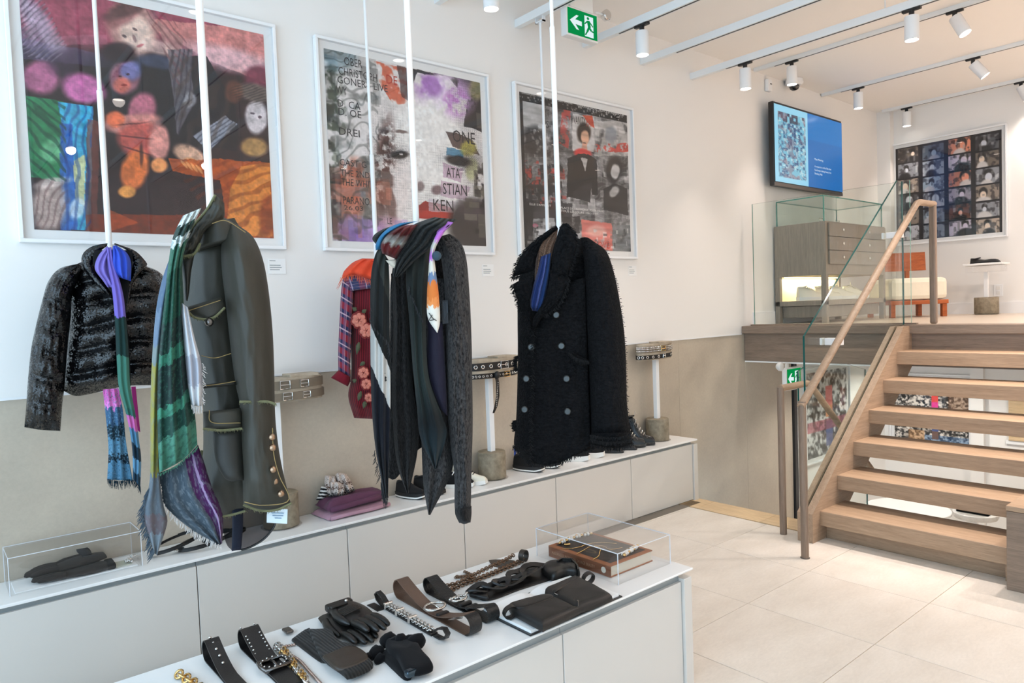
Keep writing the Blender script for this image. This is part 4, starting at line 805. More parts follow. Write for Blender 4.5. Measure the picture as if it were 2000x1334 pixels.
# ------------------------------------------------------------------ flat prints: colours painted on a fine grid of the sheet itself
class Paint:
    """raster of sheet colours; shapes are given in the coordinates of the four sheet corners (tl, tr, br, bl)"""
    def __init__(s, corners, n=200, seed=1, aspect=1.0):
        s.nx = n; s.ny = max(8, int(n/aspect)); s.rng = np.random.RandomState(seed)
        src = [(0,0),(1,0),(1,1),(0,1)]; A = []; b = []
        for (u, v), (x, y) in zip(src, corners):
            A += [[u, v, 1, 0, 0, 0, -u*x, -v*x], [0, 0, 0, u, v, 1, -u*y, -v*y]]; b += [x, y]
        h = np.linalg.solve(np.array(A, float), np.array(b, float)); s.H = np.append(h, 1).reshape(3, 3); s.Hi = np.linalg.inv(s.H)
        U, V = np.meshgrid(np.linspace(0, 1, s.nx), np.linspace(0, 1, s.ny)); s.U, s.V = U, V
        w = s.H[2,0]*U+s.H[2,1]*V+s.H[2,2]; s.X = (s.H[0,0]*U+s.H[0,1]*V+s.H[0,2])/w; s.Y = (s.H[1,0]*U+s.H[1,1]*V+s.H[1,2])/w
        s.X0, s.Y0 = s.X, s.Y; s.c = np.ones((s.ny, s.nx, 3))*.5
    def uv(s, x, y):
        p = s.Hi @ np.array([x, y, 1.0]); return p[0]/p[2], p[1]/p[2]
    def noise(s, k, oct=3, ax=1.0):
        out = np.zeros((s.ny, s.nx)); amp = 1.0; tot = 0
        for o in range(oct):
            gx, gy = max(2, int(k*ax*2**o)), max(2, int(k*2**o)); g = s.rng.rand(gy+2, gx+2)
            fx = s.U*gx; fy = s.V*gy; ix = fx.astype(int); iy = fy.astype(int); tx = fx-ix; ty = fy-iy; tx = tx*tx*(3-2*tx); ty = ty*ty*(3-2*ty)
            out += amp*((g[iy,ix]*(1-tx)+g[iy,ix+1]*tx)*(1-ty)+(g[iy+1,ix]*(1-tx)+g[iy+1,ix+1]*tx)*ty); tot += amp; amp *= .55
        return out/tot
    def warp(s, amount, k=6):
        s.X = s.X0+(s.noise(k)-.5)*amount; s.Y = s.Y0+(s.noise(k)-.5)*amount; return s
    def put(s, col, m, a=1.0):
        m = np.clip(m, 0, 1)[..., None]*a; s.c = s.c*(1-m)+np.array(col, float)/255*m; return s
    def mul(s, col, m, a=1.0):
        m = np.clip(m, 0, 1)[..., None]*a; s.c = s.c*(1-m)+s.c*np.array(col, float)/255*m; return s
    def ell(s, cx, cy, rx, ry, ang=0, soft=.25):
        c, q = math.cos(ang), math.sin(ang); dx = s.X-cx; dy = s.Y-cy; d = np.sqrt(((dx*c+dy*q)/rx)**2+((-dx*q+dy*c)/ry)**2)
        return np.clip((1-d)/soft+.5, 0, 1)
    def poly(s, pts):
        m = np.zeros(s.X.shape, bool); n = len(pts)
        for i in range(n):
            (x1, y1), (x2, y2) = pts[i], pts[(i+1) % n]
            c = ((y1 > s.Y) != (y2 > s.Y)); m ^= c & (s.X < (x2-x1)*(s.Y-y1)/((y2-y1) or 1e-9)+x1)
        return m.astype(float)
    def rect(s, x0, y0, x1, y1): return ((s.X > x0) & (s.X < x1) & (s.Y > y0) & (s.Y < y1)).astype(float)
    def hatch(s, m, ang, per, col, a=.5, bend=0.0, duty=.35):
        ph = (s.X*math.cos(ang)+s.Y*math.sin(ang))/per+bend*(s.noise(5)-.5); return s.put(col, m*np.clip((np.sin(2*PI*ph)-(1-2*duty))*3, 0, 1), a)
    def dots(s, f, dark, col=(24, 22, 24), a=.9):
        d = (np.sin(2*PI*f*(s.U+s.V))*np.sin(2*PI*f*(s.U-s.V))+1)/2; return s.put(col, np.clip((dark-d)*4, 0, 1), a)
    def scraps(s, n, box, lo=.2, hi=.95, sz=(.02, .09), tint=(1, 1, 1), a=.6):
        for _ in range(n):
            u = s.rng.uniform(box[0], box[2]); v = s.rng.uniform(box[1], box[3]); w = s.rng.uniform(*sz); h = s.rng.uniform(*sz); g = s.rng.uniform(lo, hi)*255
            s.put(tuple(g*t for t in tint), ((abs(s.U-u) < w) & (abs(s.V-v) < h)).astype(float), a)
        return s
    def build(s, name, P0, UX, VY, mat, parent):
        """sheet from corner P0 along UX (right) and VY (down)"""
        P0, UX, VY = [np.array(p, float) for p in (P0, UX, VY)]
        inv = np.array(WM[parent].inverted()); V = (P0+s.U[..., None]*UX+s.V[..., None]*VY).reshape(-1, 3); V = V @ inv[:3,:3].T+inv[:3,3]
        nx, ny = s.nx, s.ny; i = np.arange((nx-1)*(ny-1)); a = (i//(nx-1))*nx+i % (nx-1); F = np.stack([a, a+nx, a+nx+1, a+1], 1)
        me = bpy.data.meshes.new(name); me.vertices.add(len(V)); me.vertices.foreach_set('co', V.astype(np.float32).ravel())
        me.loops.add(F.size); me.loops.foreach_set('vertex_index', F.astype(np.int32).ravel()); me.polygons.add(len(F))
        me.polygons.foreach_set('loop_start', np.arange(0, F.size, 4, dtype=np.int32)); me.update(calc_edges=True)
        c = np.clip(s.c, 0, 1).reshape(-1, 3); L = np.where(c <= .04045, c/12.92, ((c+.055)/1.055)**2.4)
        at_ = me.color_attributes.new('print', 'FLOAT_COLOR', 'POINT'); at_.data.foreach_set('color', np.concatenate([L, np.ones((len(L), 1))], 1).astype(np.float32).ravel())
        me.materials.append(mat); o = bpy.data.objects.new(name, me); COL.objects.link(o); o.parent = parent; WM[o] = WM[parent]; return o
def print_mat(name, emit=0.0, rough=.5):
    t = NT(name); a = t.node('ShaderNodeAttribute', attribute_name='print')
    if emit: t.set(color=(0, 0, 0), emit=a.outputs['Color'], power=emit, rough=.25)
    else: t.set(color=a.outputs['Color'], rough=rough, spec=.3)
    return t.m
M_PRINT = print_mat('ink_print'); M_SCREEN = print_mat('lit_screen', .95)
_tc = {}
def glyphs(txt):
    if txt not in _tc:
        cu = bpy.data.curves.new('t', 'FONT'); cu.body = txt; cu.resolution_u = 2; o = bpy.data.objects.new('t', cu); COL.objects.link(o)
        bpy.context.view_layer.update(); me = bpy.data.meshes.new_from_object(o)
        V = [v.co.copy() for v in me.vertices]; F = [list(p.vertices) for p in me.polygons]; bpy.data.objects.remove(o); bpy.data.curves.remove(cu); bpy.data.meshes.remove(me)
        w = max([v.x for v in V]+[.01]); h = max([v.y for v in V]+[.01]); _tc[txt] = (V, F, w, h)
    return _tc[txt]
def lettering(txt, org, ux, uy, mat, parent, height, width=None, name='lettering'):
    V, F, w, h = glyphs(txt); sy = height/h; sx = (width/w) if width else sy; org, ux, uy = Vector(org), Vector(ux), Vector(uy)
    return MB().add([org+ux*(v.x*sx)+uy*(v.y*sy) for v in V], F).build(name, mat, parent)
M_FRAME = plain('white_frame_lacquer', (240, 240, 240), .35); M_MAT = plain('white_mat_board', (243, 242, 240), .8)
M_PICGL = glassy('picture_glass', (.985, .985, .985), 0, .75)
def framed(label, axis, a0, a1, z0, z1, wall, paint, inset=.055, depth=.034, side=-1, cat='framed print', dim=None):
    """picture on a wall: axis 'x' hangs on the poster wall facing -y, axis 'y' on the far wall facing -x"""
    def Pt(a, d, z): return Vector((a, wall-d, z)) if axis == 'x' else Vector((wall-d, a, z))
    o = thing('framed_print', Pt((a0+a1)/2, 0, z0), label, cat, 'large framed prints')
    b = .016
    for (p, q, r, t) in ((a0, a1, z0, z0+b), (a0, a1, z1-b, z1), (a0, a0+b, z0+b, z1-b), (a1-b, a1, z0+b, z1-b)):
        MB().rbox(Pt(p, .002, r), Pt(q, depth, t), .002, 1).build('frame_bar', M_FRAME, o)
    MB().box(Pt(a0+b, .002, z0+b), Pt(a1-b, .010, z1-b)).build('mat_board', M_MAT, o)
    if axis == 'x': P0 = Pt(a0+inset, .0115, z1-inset); UX = (a1-a0-2*inset, 0, 0)
    else: P0 = Pt(a1-inset, .0115, z1-inset); UX = (0, -(a1-a0-2*inset), 0)
    VY = (0, 0, -(z1-z0-2*inset)); pr = paint.build('print', P0, UX, VY, M_PRINT, o)
    MB().box(Pt(a0+b, depth-.008, z0+b), Pt(a1-b, depth-.006, z1-b)).build('glazing', M_PICGL, o)
    return o, Vector(P0), Vector(UX), Vector(VY), pr
# --- print of layered figures in pink, orange, green and blue
p = Paint([(95,-105), (1380,172), (1430,1238), (170,1200)], 300, 3).warp(26, 8)
p.c[:] = np.array((48, 32, 34))/255
p.put((158,74,92), np.clip((330-p.Y+(p.X-700)*.12)/120, 0, 1)); p.put((226,150,140), p.poly([(560,60),(1400,150),(1400,430),(1080,300),(860,170)]), .8)
p.put((232,196,206), p.ell(1220,300,260,60,.25,.6), .7); p.put((120,50,70), p.ell(1360,400,90,70,0,.4), .9); p.put((196,120,140), p.rect(100,180,560,230), .35); p.put((96,90,130), p.poly([(100,190),(640,300),(640,360),(100,300)]), .45)
p.put((26,22,26), p.ell(760,560,330,330,0,.4), .85); p.put((30,26,32), p.poly([(830,300),(1080,280),(1240,560),(1240,780),(960,760),(830,560)]), .9)
for k, (cx, cy, rx, ry, an) in enumerate(((190,110,50,180,.5), (240,150,45,170,.6), (170,230,40,160,.8), (130,60,30,150,.3))): p.put((214,196,214) if k % 2 else (120,110,140), p.ell(cx, cy, rx, ry, -an, .6), .55)
p.put((196,110,150), p.ell(215,400,95,85,0,.4), .85); p.put((222,120,180), p.ell(440,460,115,75,.3,.4), .9); p.put((60,40,60), p.ell(330,330,80,70,0,.5), .6)
p.put((36,130,80), p.poly([(125,500),(330,520),(340,960),(140,930)]), .9); p.put((120,190,140), p.ell(270,790,60,70,.8,.5), .8); p.put((20,70,50), p.poly([(150,520),(340,700),(340,760),(180,590)]), .6)
p.put((60,180,220), p.poly([(300,520),(480,560),(470,1200),(320,1200),(330,700)]), .9); p.put((40,90,180), p.poly([(310,640),(370,640),(400,1200),(310,1200)]), .8); p.put((226,214,150), p.poly([(380,840),(440,800),(440,1080),(390,1050)]), .85); p.put((214,226,232), p.ell(400,1090,40,60,.5,.4), .8)
p.put((202,178,168), p.ell(250,1080,95,130,.2,.4), .85); p.put((232,214,206), p.ell(270,960,100,24,-.2,.5), .7)
p.put((200,150,140), p.ell(700,140,130,150,-.5,.3), .95); p.put((238,206,190), p.ell(715,170,85,105,-.5,.4), .95); p.put((150,90,90), p.ell(650,60,120,60,-.6,.5), .8); p.put((176,130,124), p.poly([(830,90),(960,200),(940,420),(880,300)]), .8)
p.put((232,200,190), p.ell(830,240,90,40,.2,.5), .7); p.put((90,110,150), p.ell(830,320,120,36,.1,.5), .5); p.put((110,104,112), p.poly([(880,250),(1010,250),(1000,560),(930,700),(900,480)]), .75); p.put((190,186,190), p.ell(985,510,36,40,0,.4), .7)
p.put((150,96,110), p.ell(650,400,78,88,0,.3), .95); p.put((110,120,180), p.ell(680,365,55,50,0,.5), .8); p.put((214,110,90), p.ell(640,440,44,40,0,.5), .8); p.put((40,26,30), p.ell(620,270,90,50,0,.4), .9)
p.put((196,110,130), p.ell(740,570,70,90,.2,.35), .95); p.put((214,140,130), p.ell(690,640,150,48,-.1,.35), .95); p.put((230,110,70), p.ell(600,620,50,40,0,.4), .95); p.put((204,90,80), p.ell(730,720,120,90,0,.35), .95)
p.put((226,150,140), p.ell(830,740,56,90,0,.35), .95); p.put((236,150,90), p.ell(830,860,44,40,0,.35), .95); p.put((232,120,60), p.ell(700,880,70,110,.25,.35), .95); p.put((240,160,80), p.ell(660,1000,45,34,0,.35), .95)
p.put((150,152,164), p.poly([(1010,700),(1180,590),(1240,640),(1090,790)]), .95); p.put((232,180,150), p.ell(990,800,90,46,.4,.35), .95); p.put((236,150,80), p.ell(1010,850,60,26,.4,.35), .9)
p.put((190,84,30), p.poly([(880,820),(1440,840),(1440,1240),(1180,1240),(1150,930),(900,890)]), .9); p.put((226,140,60), p.poly([(1260,860),(1420,840),(1430,1230),(1170,1200),(1200,980)]), .85); p.put((150,60,20), p.ell(1400,1120,50,110,0,.4), .8)
p.put((150,52,20), p.rect(440,1120,1180,1240), .7); p.put((200,80,30), p.poly([(560,1090),(720,1160),(560,1210)]), .6); p.put((120,60,50), p.poly([(450,620),(520,640),(500,1200),(440,1200)]), .7)
p.put((222,210,212), p.ell(1340,600,56,92,0,.3), .95); p.put((110,96,90), p.ell(1330,470,100,46,.2,.4), .95); p.put((120,70,50), p.ell(1220,470,46,60,0,.4), .7); p.put((196,150,90), p.ell(1330,760,70,50,.2,.4), .85); p.put((60,40,50), p.ell(1360,600,10,8), .8); p.put((60,40,50), p.ell(1322,582,12,6), .8)
p.put((70,50,56), p.ell(650,190,14,7,.5), .8); p.put((70,50,56), p.ell(706,150,14,7,.5), .8); p.put((180,80,90), p.ell(735,235,22,8,-.4), .7)
wing = p.poly([(95,-60),(230,0),(350,230),(300,330),(110,280)])
p.hatch(wing, .9, 26, (40,30,44), .55, 2.0); p.hatch(wing, .9, 26, (226,206,220), .4, 2.0, .2)
p.hatch(p.poly([(125,500),(340,520),(340,960),(140,930)]), 2.4, 46, (16,60,44), .6, 3.0); p.hatch(p.ell(250,1080,110,140,.2,.3), .3, 40, (120,92,90), .6, 3.0)
p.hatch(p.poly([(560,40),(640,0),(900,60),(1000,260),(930,460),(860,260),(760,40)]), -.6, 34, (120,70,76), .5, 3.0); p.hatch(p.poly([(880,250),(1010,250),(1000,560),(930,720)]), .15, 30, (54,50,60), .7, 3.0); p.hatch(p.poly([(1010,700),(1180,590),(1240,640),(1090,790)]), .9, 22, (70,70,84), .8, 2.0)
p.hatch(p.poly([(880,280),(1080,300),(1240,600),(1200,800),(960,760)]), .5, 70, (70,54,46), .45, 3.0); p.hatch(p.poly([(880,820),(1440,840),(1440,1240),(1150,1240)]), 1.3, 60, (120,44,14), .4, 2.5); p.hatch(p.poly([(300,520),(480,560),(470,1200),(320,1200)]), .1, 44, (24,60,130), .5, 3.0)
for q in range(4): p.put((240,170,110), p.ell(960+26*q,850+9*q,30,7,.9,.4), .7)
for q in range(3): p.put((60,24,30), p.ell(690+10*q,640+70*q,90,4,-.1+.2*q,.6), .6)
p.put((40,20,26), p.ell(735,800,10,60,0,.6), .7); p.put((60,26,30), p.ell(668,384,10,5), .9); p.put((60,26,30), p.ell(628,396,9,5), .9); p.put((120,30,30), p.ell(650,440,16,6), .8); p.put((90,50,60), p.ell(702,200,8,22,-.4), .5)
p.put((44,30,28), p.ell(690,30,150,40,-.4,.5), .5); p.hatch(p.ell(1310,480,110,50,.2,.4), 1.2, 14, (40,34,30), .6, 2.0)
p.c *= (1+.02*np.sin(p.U*700))[..., None]*(1+.02*np.sin(p.V*700))[..., None]
nz = p.noise(40, 3); p.c *= (.78+.44*nz)[..., None]; p.c *= (.94+.12*p.noise(120, 1, 1))[..., None]
framed('framed print of layered figures in pink, orange and green', 'x', .35, 1.458, 1.821, 2.928, WALL_Y, p)
# --- print of a pale face under torn lettered posters
p = Paint([(162,165), (963,338), (993,1192), (205,1170)], 320, 5).warp(16, 14)
p.c[:] = np.array((226,220,218))/255; n1 = p.noise(9, 4); n2 = p.noise(22, 3)
p.put((120,120,116), np.clip((n1-.48)*9, 0, 1)*np.clip((520-p.X)/120, 0, 1), .8); p.put((60,70,54), np.clip((n2-.55)*9, 0, 1)*np.clip((330-p.X)/120, 0, 1), .8)
p.put((40,44,40), np.clip((240-p.X)/60, 0, 1)*np.clip((p.noise(12, 3)-.42)*8, 0, 1), .9); p.put((120,160,180), p.ell(240,210,90,70,0,.6), .6); p.put((206,90,60), p.poly([(420,230),(600,270),(600,440),(520,460),(440,330)])*np.clip((n2-.35)*6, 0, 1), .85)
p.put((60,40,40), p.poly([(540,250),(610,270),(600,440),(560,420)]), .7); p.put((30,26,28), p.poly([(605,265),(963,330),(985,600),(880,560),(900,420),(800,310),(640,290),(610,380)]), .92)
p.put((206,170,216), p.ell(780,410,150,120,.2,.5)*np.clip((n2-.3)*5, 0, 1), .95); p.put((240,230,244), p.ell(740,400,60,140,.5,.6), .7); p.put((150,90,180), p.ell(700,360,70,60,.4,.5)*np.clip((n1-.4)*8, 0, 1), .7); p.put((196,120,200), p.ell(840,440,60,70,0,.5)*np.clip((n2-.45)*8, 0, 1), .7)
p.put((243,240,237), p.ell(660,760,220,330,.05,.25), .97); p.put((236,214,210), p.ell(520,900,90,200,.1,.6), .4)
edge = p.ell(470,800,46,250,.08,.7)*np.clip((p.noise(30, 3)-.40)*7, 0, 1); p.put((84,50,46), edge, .95); p.put((40,28,28), p.ell(455,640,60,60,0,.6)*np.clip((n2-.45)*8, 0, 1), .8); p.put((110,80,74), p.ell(500,950,30,130,-.1,.6)*np.clip((n1-.4)*6, 0, 1), .8)
p.put((70,52,50), p.poly([(790,590),(850,600),(930,640),(960,720),(900,690),(820,670)]), .85); p.put((60,130,170), p.poly([(790,670),(880,690),(880,730),(790,715)]), .8); p.put((196,186,80), p.ell(905,680,40,40,0,.5), .8); p.put((190,196,110), p.ell(920,790,30,60,0,.5), .5)
p.put((24,20,22), p.ell(850,745,62,26,.2,.5), .95); p.put((24,20,22), p.ell(552,718,46,20,-.1,.5), .95); p.put((240,240,240), p.ell(560,716,10,6), .9); p.put((90,70,66), p.ell(560,600,34,9,.1,.5), .8)
p.put((110,90,92), p.ell(655,885,22,26,0,.5), .75); p.put((90,60,66), p.ell(745,900,30,22,0,.5), .7); p.put((150,30,26), p.poly([(630,1000),(680,960),(760,970),(830,1000),(820,1060),(640,1050)]), .9); p.put((200,60,50), p.ell(720,1030,90,22,0,.4), .8)
p.put((186,150,176), p.poly([(770,760),(880,790),(860,860),(770,830)]), .7); p.put((190,160,180), p.poly([(760,850),(910,880),(890,950),(760,930)]), .7); p.put((206,196,206), p.poly([(700,945),(840,960),(830,1020),(700,1010)]), .7)
p.put((30,26,26), p.ell(940,1080,140,140,0,.3), .85); p.put((90,80,84), p.ell(920,980,70,90,.3,.5)*np.clip((n1-.4)*7, 0, 1), .7); p.put((40,34,34), p.ell(970,880,34,120,0,.5)*np.clip((p.noise(30, 2)-.4)*7, 0, 1), .9); p.put((196,190,120), p.ell(945,370,40,60,0,.5), .5)
p.put((206,84,50), p.ell(310,860,80,110,0,.6)*np.clip((n2-.38)*6, 0, 1), .75); p.put((190,70,40), p.ell(300,990,60,70,0,.6), .55); p.put((150,130,200), p.ell(330,1120,140,70,0,.5)*np.clip((n1-.3)*5, 0, 1), .9); p.put((110,60,160), p.ell(330,1150,100,40,0,.6), .5); p.put((214,150,190), p.ell(500,1110,110,60,.2,.5), .5); p.put((110,110,120), p.rect(250,890,420,940), .6); p.put((50,40,44), p.rect(200,820,250,1180)*np.clip((n2-.35)*6, 0, 1), .8)
dk = .75*p.ell(470,780,90,280,.08,.9)+.8*p.ell(850,740,120,70,.2,.9)+.7*p.ell(552,715,90,44,0,.9)+.8*p.ell(690,900,110,44,0,.9)*.6+.7*p.ell(930,820,70,330,.0,.8)+.55*p.ell(720,1010,150,70,0,.8)+.6*p.ell(880,430,70,150,0,.8)
p.dots(62, np.clip(dk*.5, 0, .75), (30,24,26), .85)
p.scraps(26, (.0, .0, .32, 1), .2, .95, (.008, .06), (1, 1, .97), .35); p.scraps(14, (.02, .6, .35, .98), .3, .9, (.01, .07), (1, .62, .5), .4); p.scraps(16, (.05, .86, .6, .99), .5, .95, (.01, .06), (.85, .7, 1), .4); p.scraps(14, (.88, .2, 1, .95), .05, .6, (.01, .05), (1, .95, .85), .5); p.hatch((p.U < .3).astype(float), 1.4, 90, (40,44,40), .35, 5.0, .2)
p.c *= (.94+.16*p.noise(60, 2))[..., None]
o2, P0, UX, VY, pr2 = framed('framed print of a pale face under torn poster lettering', 'x', 1.665, 2.80, 1.821, 2.928, WALL_Y, p)
M_INK = plain('poster_ink', (34, 32, 34), .6); M_INKR = plain('poster_ink_red', (190, 60, 44), .6); M_INKW = plain('poster_ink_white', (226, 226, 226), .6); M_INKP = plain('poster_ink_purple', (96, 60, 110), .6)
def write(paint, P0, UX, VY, par, txt, x, y, h, w, mat=None):
    u, v = paint.uv(x, y); u2, v2 = paint.uv(x+w, y+w*.2); u3, v3 = paint.uv(x, y-h)
    ax = (UX.x or UX.y)
    lettering(txt, P0+UX*u+VY*v+Vector((0, -.0012, 0) if UX.x else (-.0012, 0, 0)), UX.normalized(), (0, 0, 1), mat or M_INK, par, abs(v-v3)*abs(VY.z), abs(u2-u)*abs(ax))
for txt, x, y, h, w in (('OBER', 265, 250, 42, 95), ('CHRISTOPH', 236, 300, 40, 200), ('GONER - LIVE', 230, 345, 38, 260), ('WY', 226, 400, 40, 55), ('D. CA', 230, 468, 38, 120), ('D. OE', 234, 512, 38, 120), ('DREI', 236, 615, 38, 110), ('CAST G', 240, 775, 34, 140), ('THE 2ND', 246, 830, 34, 150), ('THE WHITE', 250, 880, 36, 180), ('PARANO', 256, 975, 38, 140), ('26.03', 262, 1008, 24, 100), ('ONE', 820, 645, 62, 118), ('ATA', 790, 832, 52, 70), ('STIAN', 770, 920, 58, 125), ('KEN', 718, 1005, 58, 108), ('LE', 484, 1080, 32, 26), ('DE', 480, 345, 46, 60)):
    write(p, P0, UX, VY, pr2, txt, x, y, h, w, M_INKR if txt == 'DE' else None)
# --- black and white magazine collage
p = Paint([(1185,388), (1726,512), (1750,1222), (1208,1190)], 300, 8).warp(10, 20)
n1 = p.noise(10, 4); n2 = p.noise(30, 3); st = p.noise(60, 1, .15)
p.c[:] = (.46+.55*(n1-.5)+.5*(n2-.5))[..., None]*np.array((1, 1.0, 1.02))
p.scraps(150, (0, .05, 1, 1), .05, .95, (.006, .05), (1, 1, 1.02), .45); p.scraps(26, (0, .45, .35, .75), .3, .9, (.006, .03), (1, .35, .32), .7); p.hatch(np.ones_like(p.U), 1.5, 26, (226,226,228), .22, 4.0, .15)
p.put((206,210,212), p.poly([(1200,415),(1310,440),(1300,600),(1200,560)]), .75); p.put((40,40,42), p.ell(1260,640,60,80,0,.4)*np.clip((n2-.3)*6, 0, 1), .9); p.put((30,30,32), p.rect(1200,760,1400,960)*np.clip((n2-.42)*9, 0, 1), .8); p.put((196,70,60), p.rect(1200,740,1280,860)*np.clip((n2-.52)*10, 0, 1), .8)
p.put((190,70,64), p.poly([(1400,480),(1440,470),(1430,680),(1380,650)])*np.clip((n2-.3)*6, 0, 1), .8); p.put((224,222,222), p.poly([(1450,500),(1560,520),(1560,700),(1450,690)]), .8); p.put((230,228,226), p.rect(1560,540,1740,720)*np.clip((n1-.3)*6, 0, 1), .6)
p.put((46,36,32), p.ell(1508,600,36,52,0,.3), .97); p.put((226,178,150), p.ell(1515,622,21,36,-.1,.3), .98); p.put((214,160,136), p.rect(1500,650,1525,690), .9); p.put((214,60,60), p.ell(1502,705,46,22,.1,.4), .97); p.put((60,30,30), p.ell(1512,650,8,3), .8)
p.put((26,26,28), p.poly([(1425,730),(1480,705),(1530,710),(1575,740),(1580,920),(1550,920),(1545,850),(1450,900),(1450,930),(1422,930)]), .97); p.put((206,206,206), p.poly([(1490,725),(1525,735),(1515,800)]), .9); p.put((32,32,34), p.poly([(1450,850),(1550,850),(1540,960),(1450,930)]), .9)
p.put((40,40,42), p.ell(1662,790,42,70,.1,.35), .95); p.put((206,206,208), p.ell(1668,800,22,38,0,.3), .97); p.put((34,34,36), p.poly([(1605,890),(1660,860),(1730,890),(1735,1030),(1610,1000)]), .93); p.put((214,214,214), p.ell(1662,905,22,30,.5,.4), .8)
p.put((120,130,144), p.ell(1645,610,30,44,0,.4), .6); p.put((200,60,50), p.rect(1560,655,1735,700)*np.clip((n2-.48)*10, 0, 1), .85); p.put((214,80,50), p.poly([(1500,508),(1550,512),(1565,575),(1540,560)]), .9)
p.put((150,150,152), p.poly([(1450,960),(1600,990),(1500,1010)]), .6); p.put((28,28,30), p.rect(1205,960,1450,1060), .75); p.put((30,30,32), p.poly([(1205,950),(1250,960),(1250,1190),(1205,1190)]), .85)
p.put((196,200,204), p.rect(1250,1040,1360,1200)*np.clip((n1-.3)*6, 0, 1), .7); p.put((30,30,32), p.rect(1400,1030,1490,1120)*np.clip((n2-.3)*5, 0, 1), .85); p.put((226,120,110), p.poly([(1495,1050),(1650,1070),(1660,1215),(1500,1190)]), .85); p.put((240,200,190), p.ell(1570,1110,50,30,0,.5), .6); p.put((120,124,128), p.rect(1655,1080,1745,1220)*np.clip((n1-.25)*5, 0, 1), .75); p.put((226,120,150), p.ell(1262,1075,14,10), .8)
p.put((28,28,30), (p.V < .055).astype(float), 1); p.put((28,28,30), (p.U < .025).astype(float), .9); p.scraps(60, (.02, .84, .98, .99), .1, .95, (.004, .02), (1, 1, 1), .55); p.scraps(70, (0, .01, 1, .045), .4, .8, (.003, .008), (1, 1, 1), .8); p.c *= (.88+.24*st)[..., None]
o3, P0, UX, VY, pr3 = framed('framed black and white collage print with a woman in a red scarf', 'x', 3.007, 4.16, 1.821, 2.928, WALL_Y, p)
for txt, x, y, h, w, m_ in (('VANITY', 1455, 552, 42, 62, M_INK), ('FAIR', 1520, 566, 42, 40, M_INKR), ('LOVE', 1562, 1198, 34, 78, M_INKR), ('RT', 1305, 512, 36, 30, M_INK), ('IS', 1308, 570, 36, 24, M_INK), ('PLACE DE FAIRMONT, 75008 PARIS', 1390, 990, 11, 220, M_INKW), ('TOUS LES JOURS 10H - 19H', 1390, 1006, 11, 190, M_INKW), ("ELLE S'APPELAIT", 1232, 968, 11, 110, M_INKW), ('DAN', 1690, 690, 36, 44, M_INKR), ("TERRASSE JAZZ - PLACE D'AMERIQUE - SAINT HONORE", 1190, 396, 9, 260, M_INKW), ("TERRASSE JAZZ - PLACE D'AMERIQUE", 1470, 462, 9, 240, M_INKW)):
    write(p, P0, UX, VY, pr3, txt, x, y, h, w, m_)
# --- contact-sheet print on the far wall
def contact(p, cols, rows, tone):
    gw = 1/cols; gh = 1/rows
    for c in range(cols):
        for r in range(rows):
            x0 = c*gw+.022; x1 = (c+1)*gw-.022; y0 = r*gh+.012+.012*(c % 2); y1 = (r+1)*gh-.008+.012*(c % 2)
            m = ((p.U > x0) & (p.U < x1) & (p.V > y0) & (p.V < y1)).astype(float); t = tone[(c*5+r*3) % len(tone)]
            bg = p.rng.uniform(.35, 1.05); big = p.rng.uniform(.7, 1.5); cyo = p.rng.uniform(-.1, .12); p.put(tuple(v*bg for v in t), m); nn = p.noise(26, 3); p.put((30,28,30), m*np.clip((nn-.5)*8, 0, 1), .6)
            cx = x0+(x1-x0)*p.rng.uniform(.25, .75); cy = y0+(y1-y0)*(.42+cyo); hw = (x1-x0)
            def e(dx, dy, a, b): return np.clip((1-np.sqrt(((p.U-cx-dx)/a)**2+((p.V-cy-dy)/b)**2))/.3+.5, 0, 1)*m
            p.put((36,32,32), e(0, -.015, hw*.17*big, gh*.26*big), .9); p.put(tuple(min(255, v*1.1) for v in t), e(0, .01, hw*.12*big, gh*.19*big), .95); p.put((30,28,30) if p.rng.rand() < .5 else (226,222,220), e(hw*p.rng.uniform(-.1, .1), gh*.52, hw*p.rng.uniform(.2, .42), gh*.34), .9)
            for _q in range(5): p.put((p.rng.uniform(20, 240),)*3, m*((abs(p.U-p.rng.uniform(x0, x1)) < hw*.05) & (abs(p.V-p.rng.uniform(y0, y1)) < gh*p.rng.uniform(.03, .3))), .45)
    return p
p = Paint([(0,0),(1,0),(1,1),(0,1)], 230, 11); p.c[:] = np.array((26,24,28))/255
contact(p, 4, 6, [(226,206,186), (206,196,214), (214,222,224), (204,208,216), (236,150,120), (196,216,226)])
p.put((40,60,120), np.exp(-((p.U-.42)/.13)**2)*(1-.2*p.V), .45)
framed('framed contact-sheet print of small portraits on the far wall', 'y', 2.285, 3.39, 2.03, 3.15, FAR_X, p, .05)
# --- crowd print on the lower level, seen between the treads
p = Paint([(0,0),(1,0),(1,1),(0,1)], 150, 13); n1 = p.noise(16, 3); n2 = p.noise(34, 2)
p.c[:] = np.clip((n2-.36)*3.4, 0, 1)[..., None]*np.array((.93, .90, .86)); p.put((120,110,100), np.clip((n1-.5)*6, 0, 1), .4)
p.put((70,70,170), ((p.V > .52) & (p.V < .60)).astype(float), .85); p.put((190,60,100), ((p.V > .60) & (p.V < .68) & (p.U < .35)).astype(float), .7); p.put((150,110,80), ((p.U > .74) & (p.V < .6)).astype(float), .55); p.put((200,140,80), ((p.V > .8) & (p.U > .2) & (p.U < .42)).astype(float), .55); p.put((80,130,190), ((p.V > .86) & (p.U > .42)).astype(float), .5)
for a, b, c in ((.22, .36, (232,60,44)), (.36, .50, (236,40,150)), (.50, .58, (232,100,50)), (.66, .80, (70,90,150)), (.80, .92, (110,80,70))): p.put(c, ((p.U > .52) & (p.U < .61) & (p.V > a) & (p.V < b)).astype(float), .95)
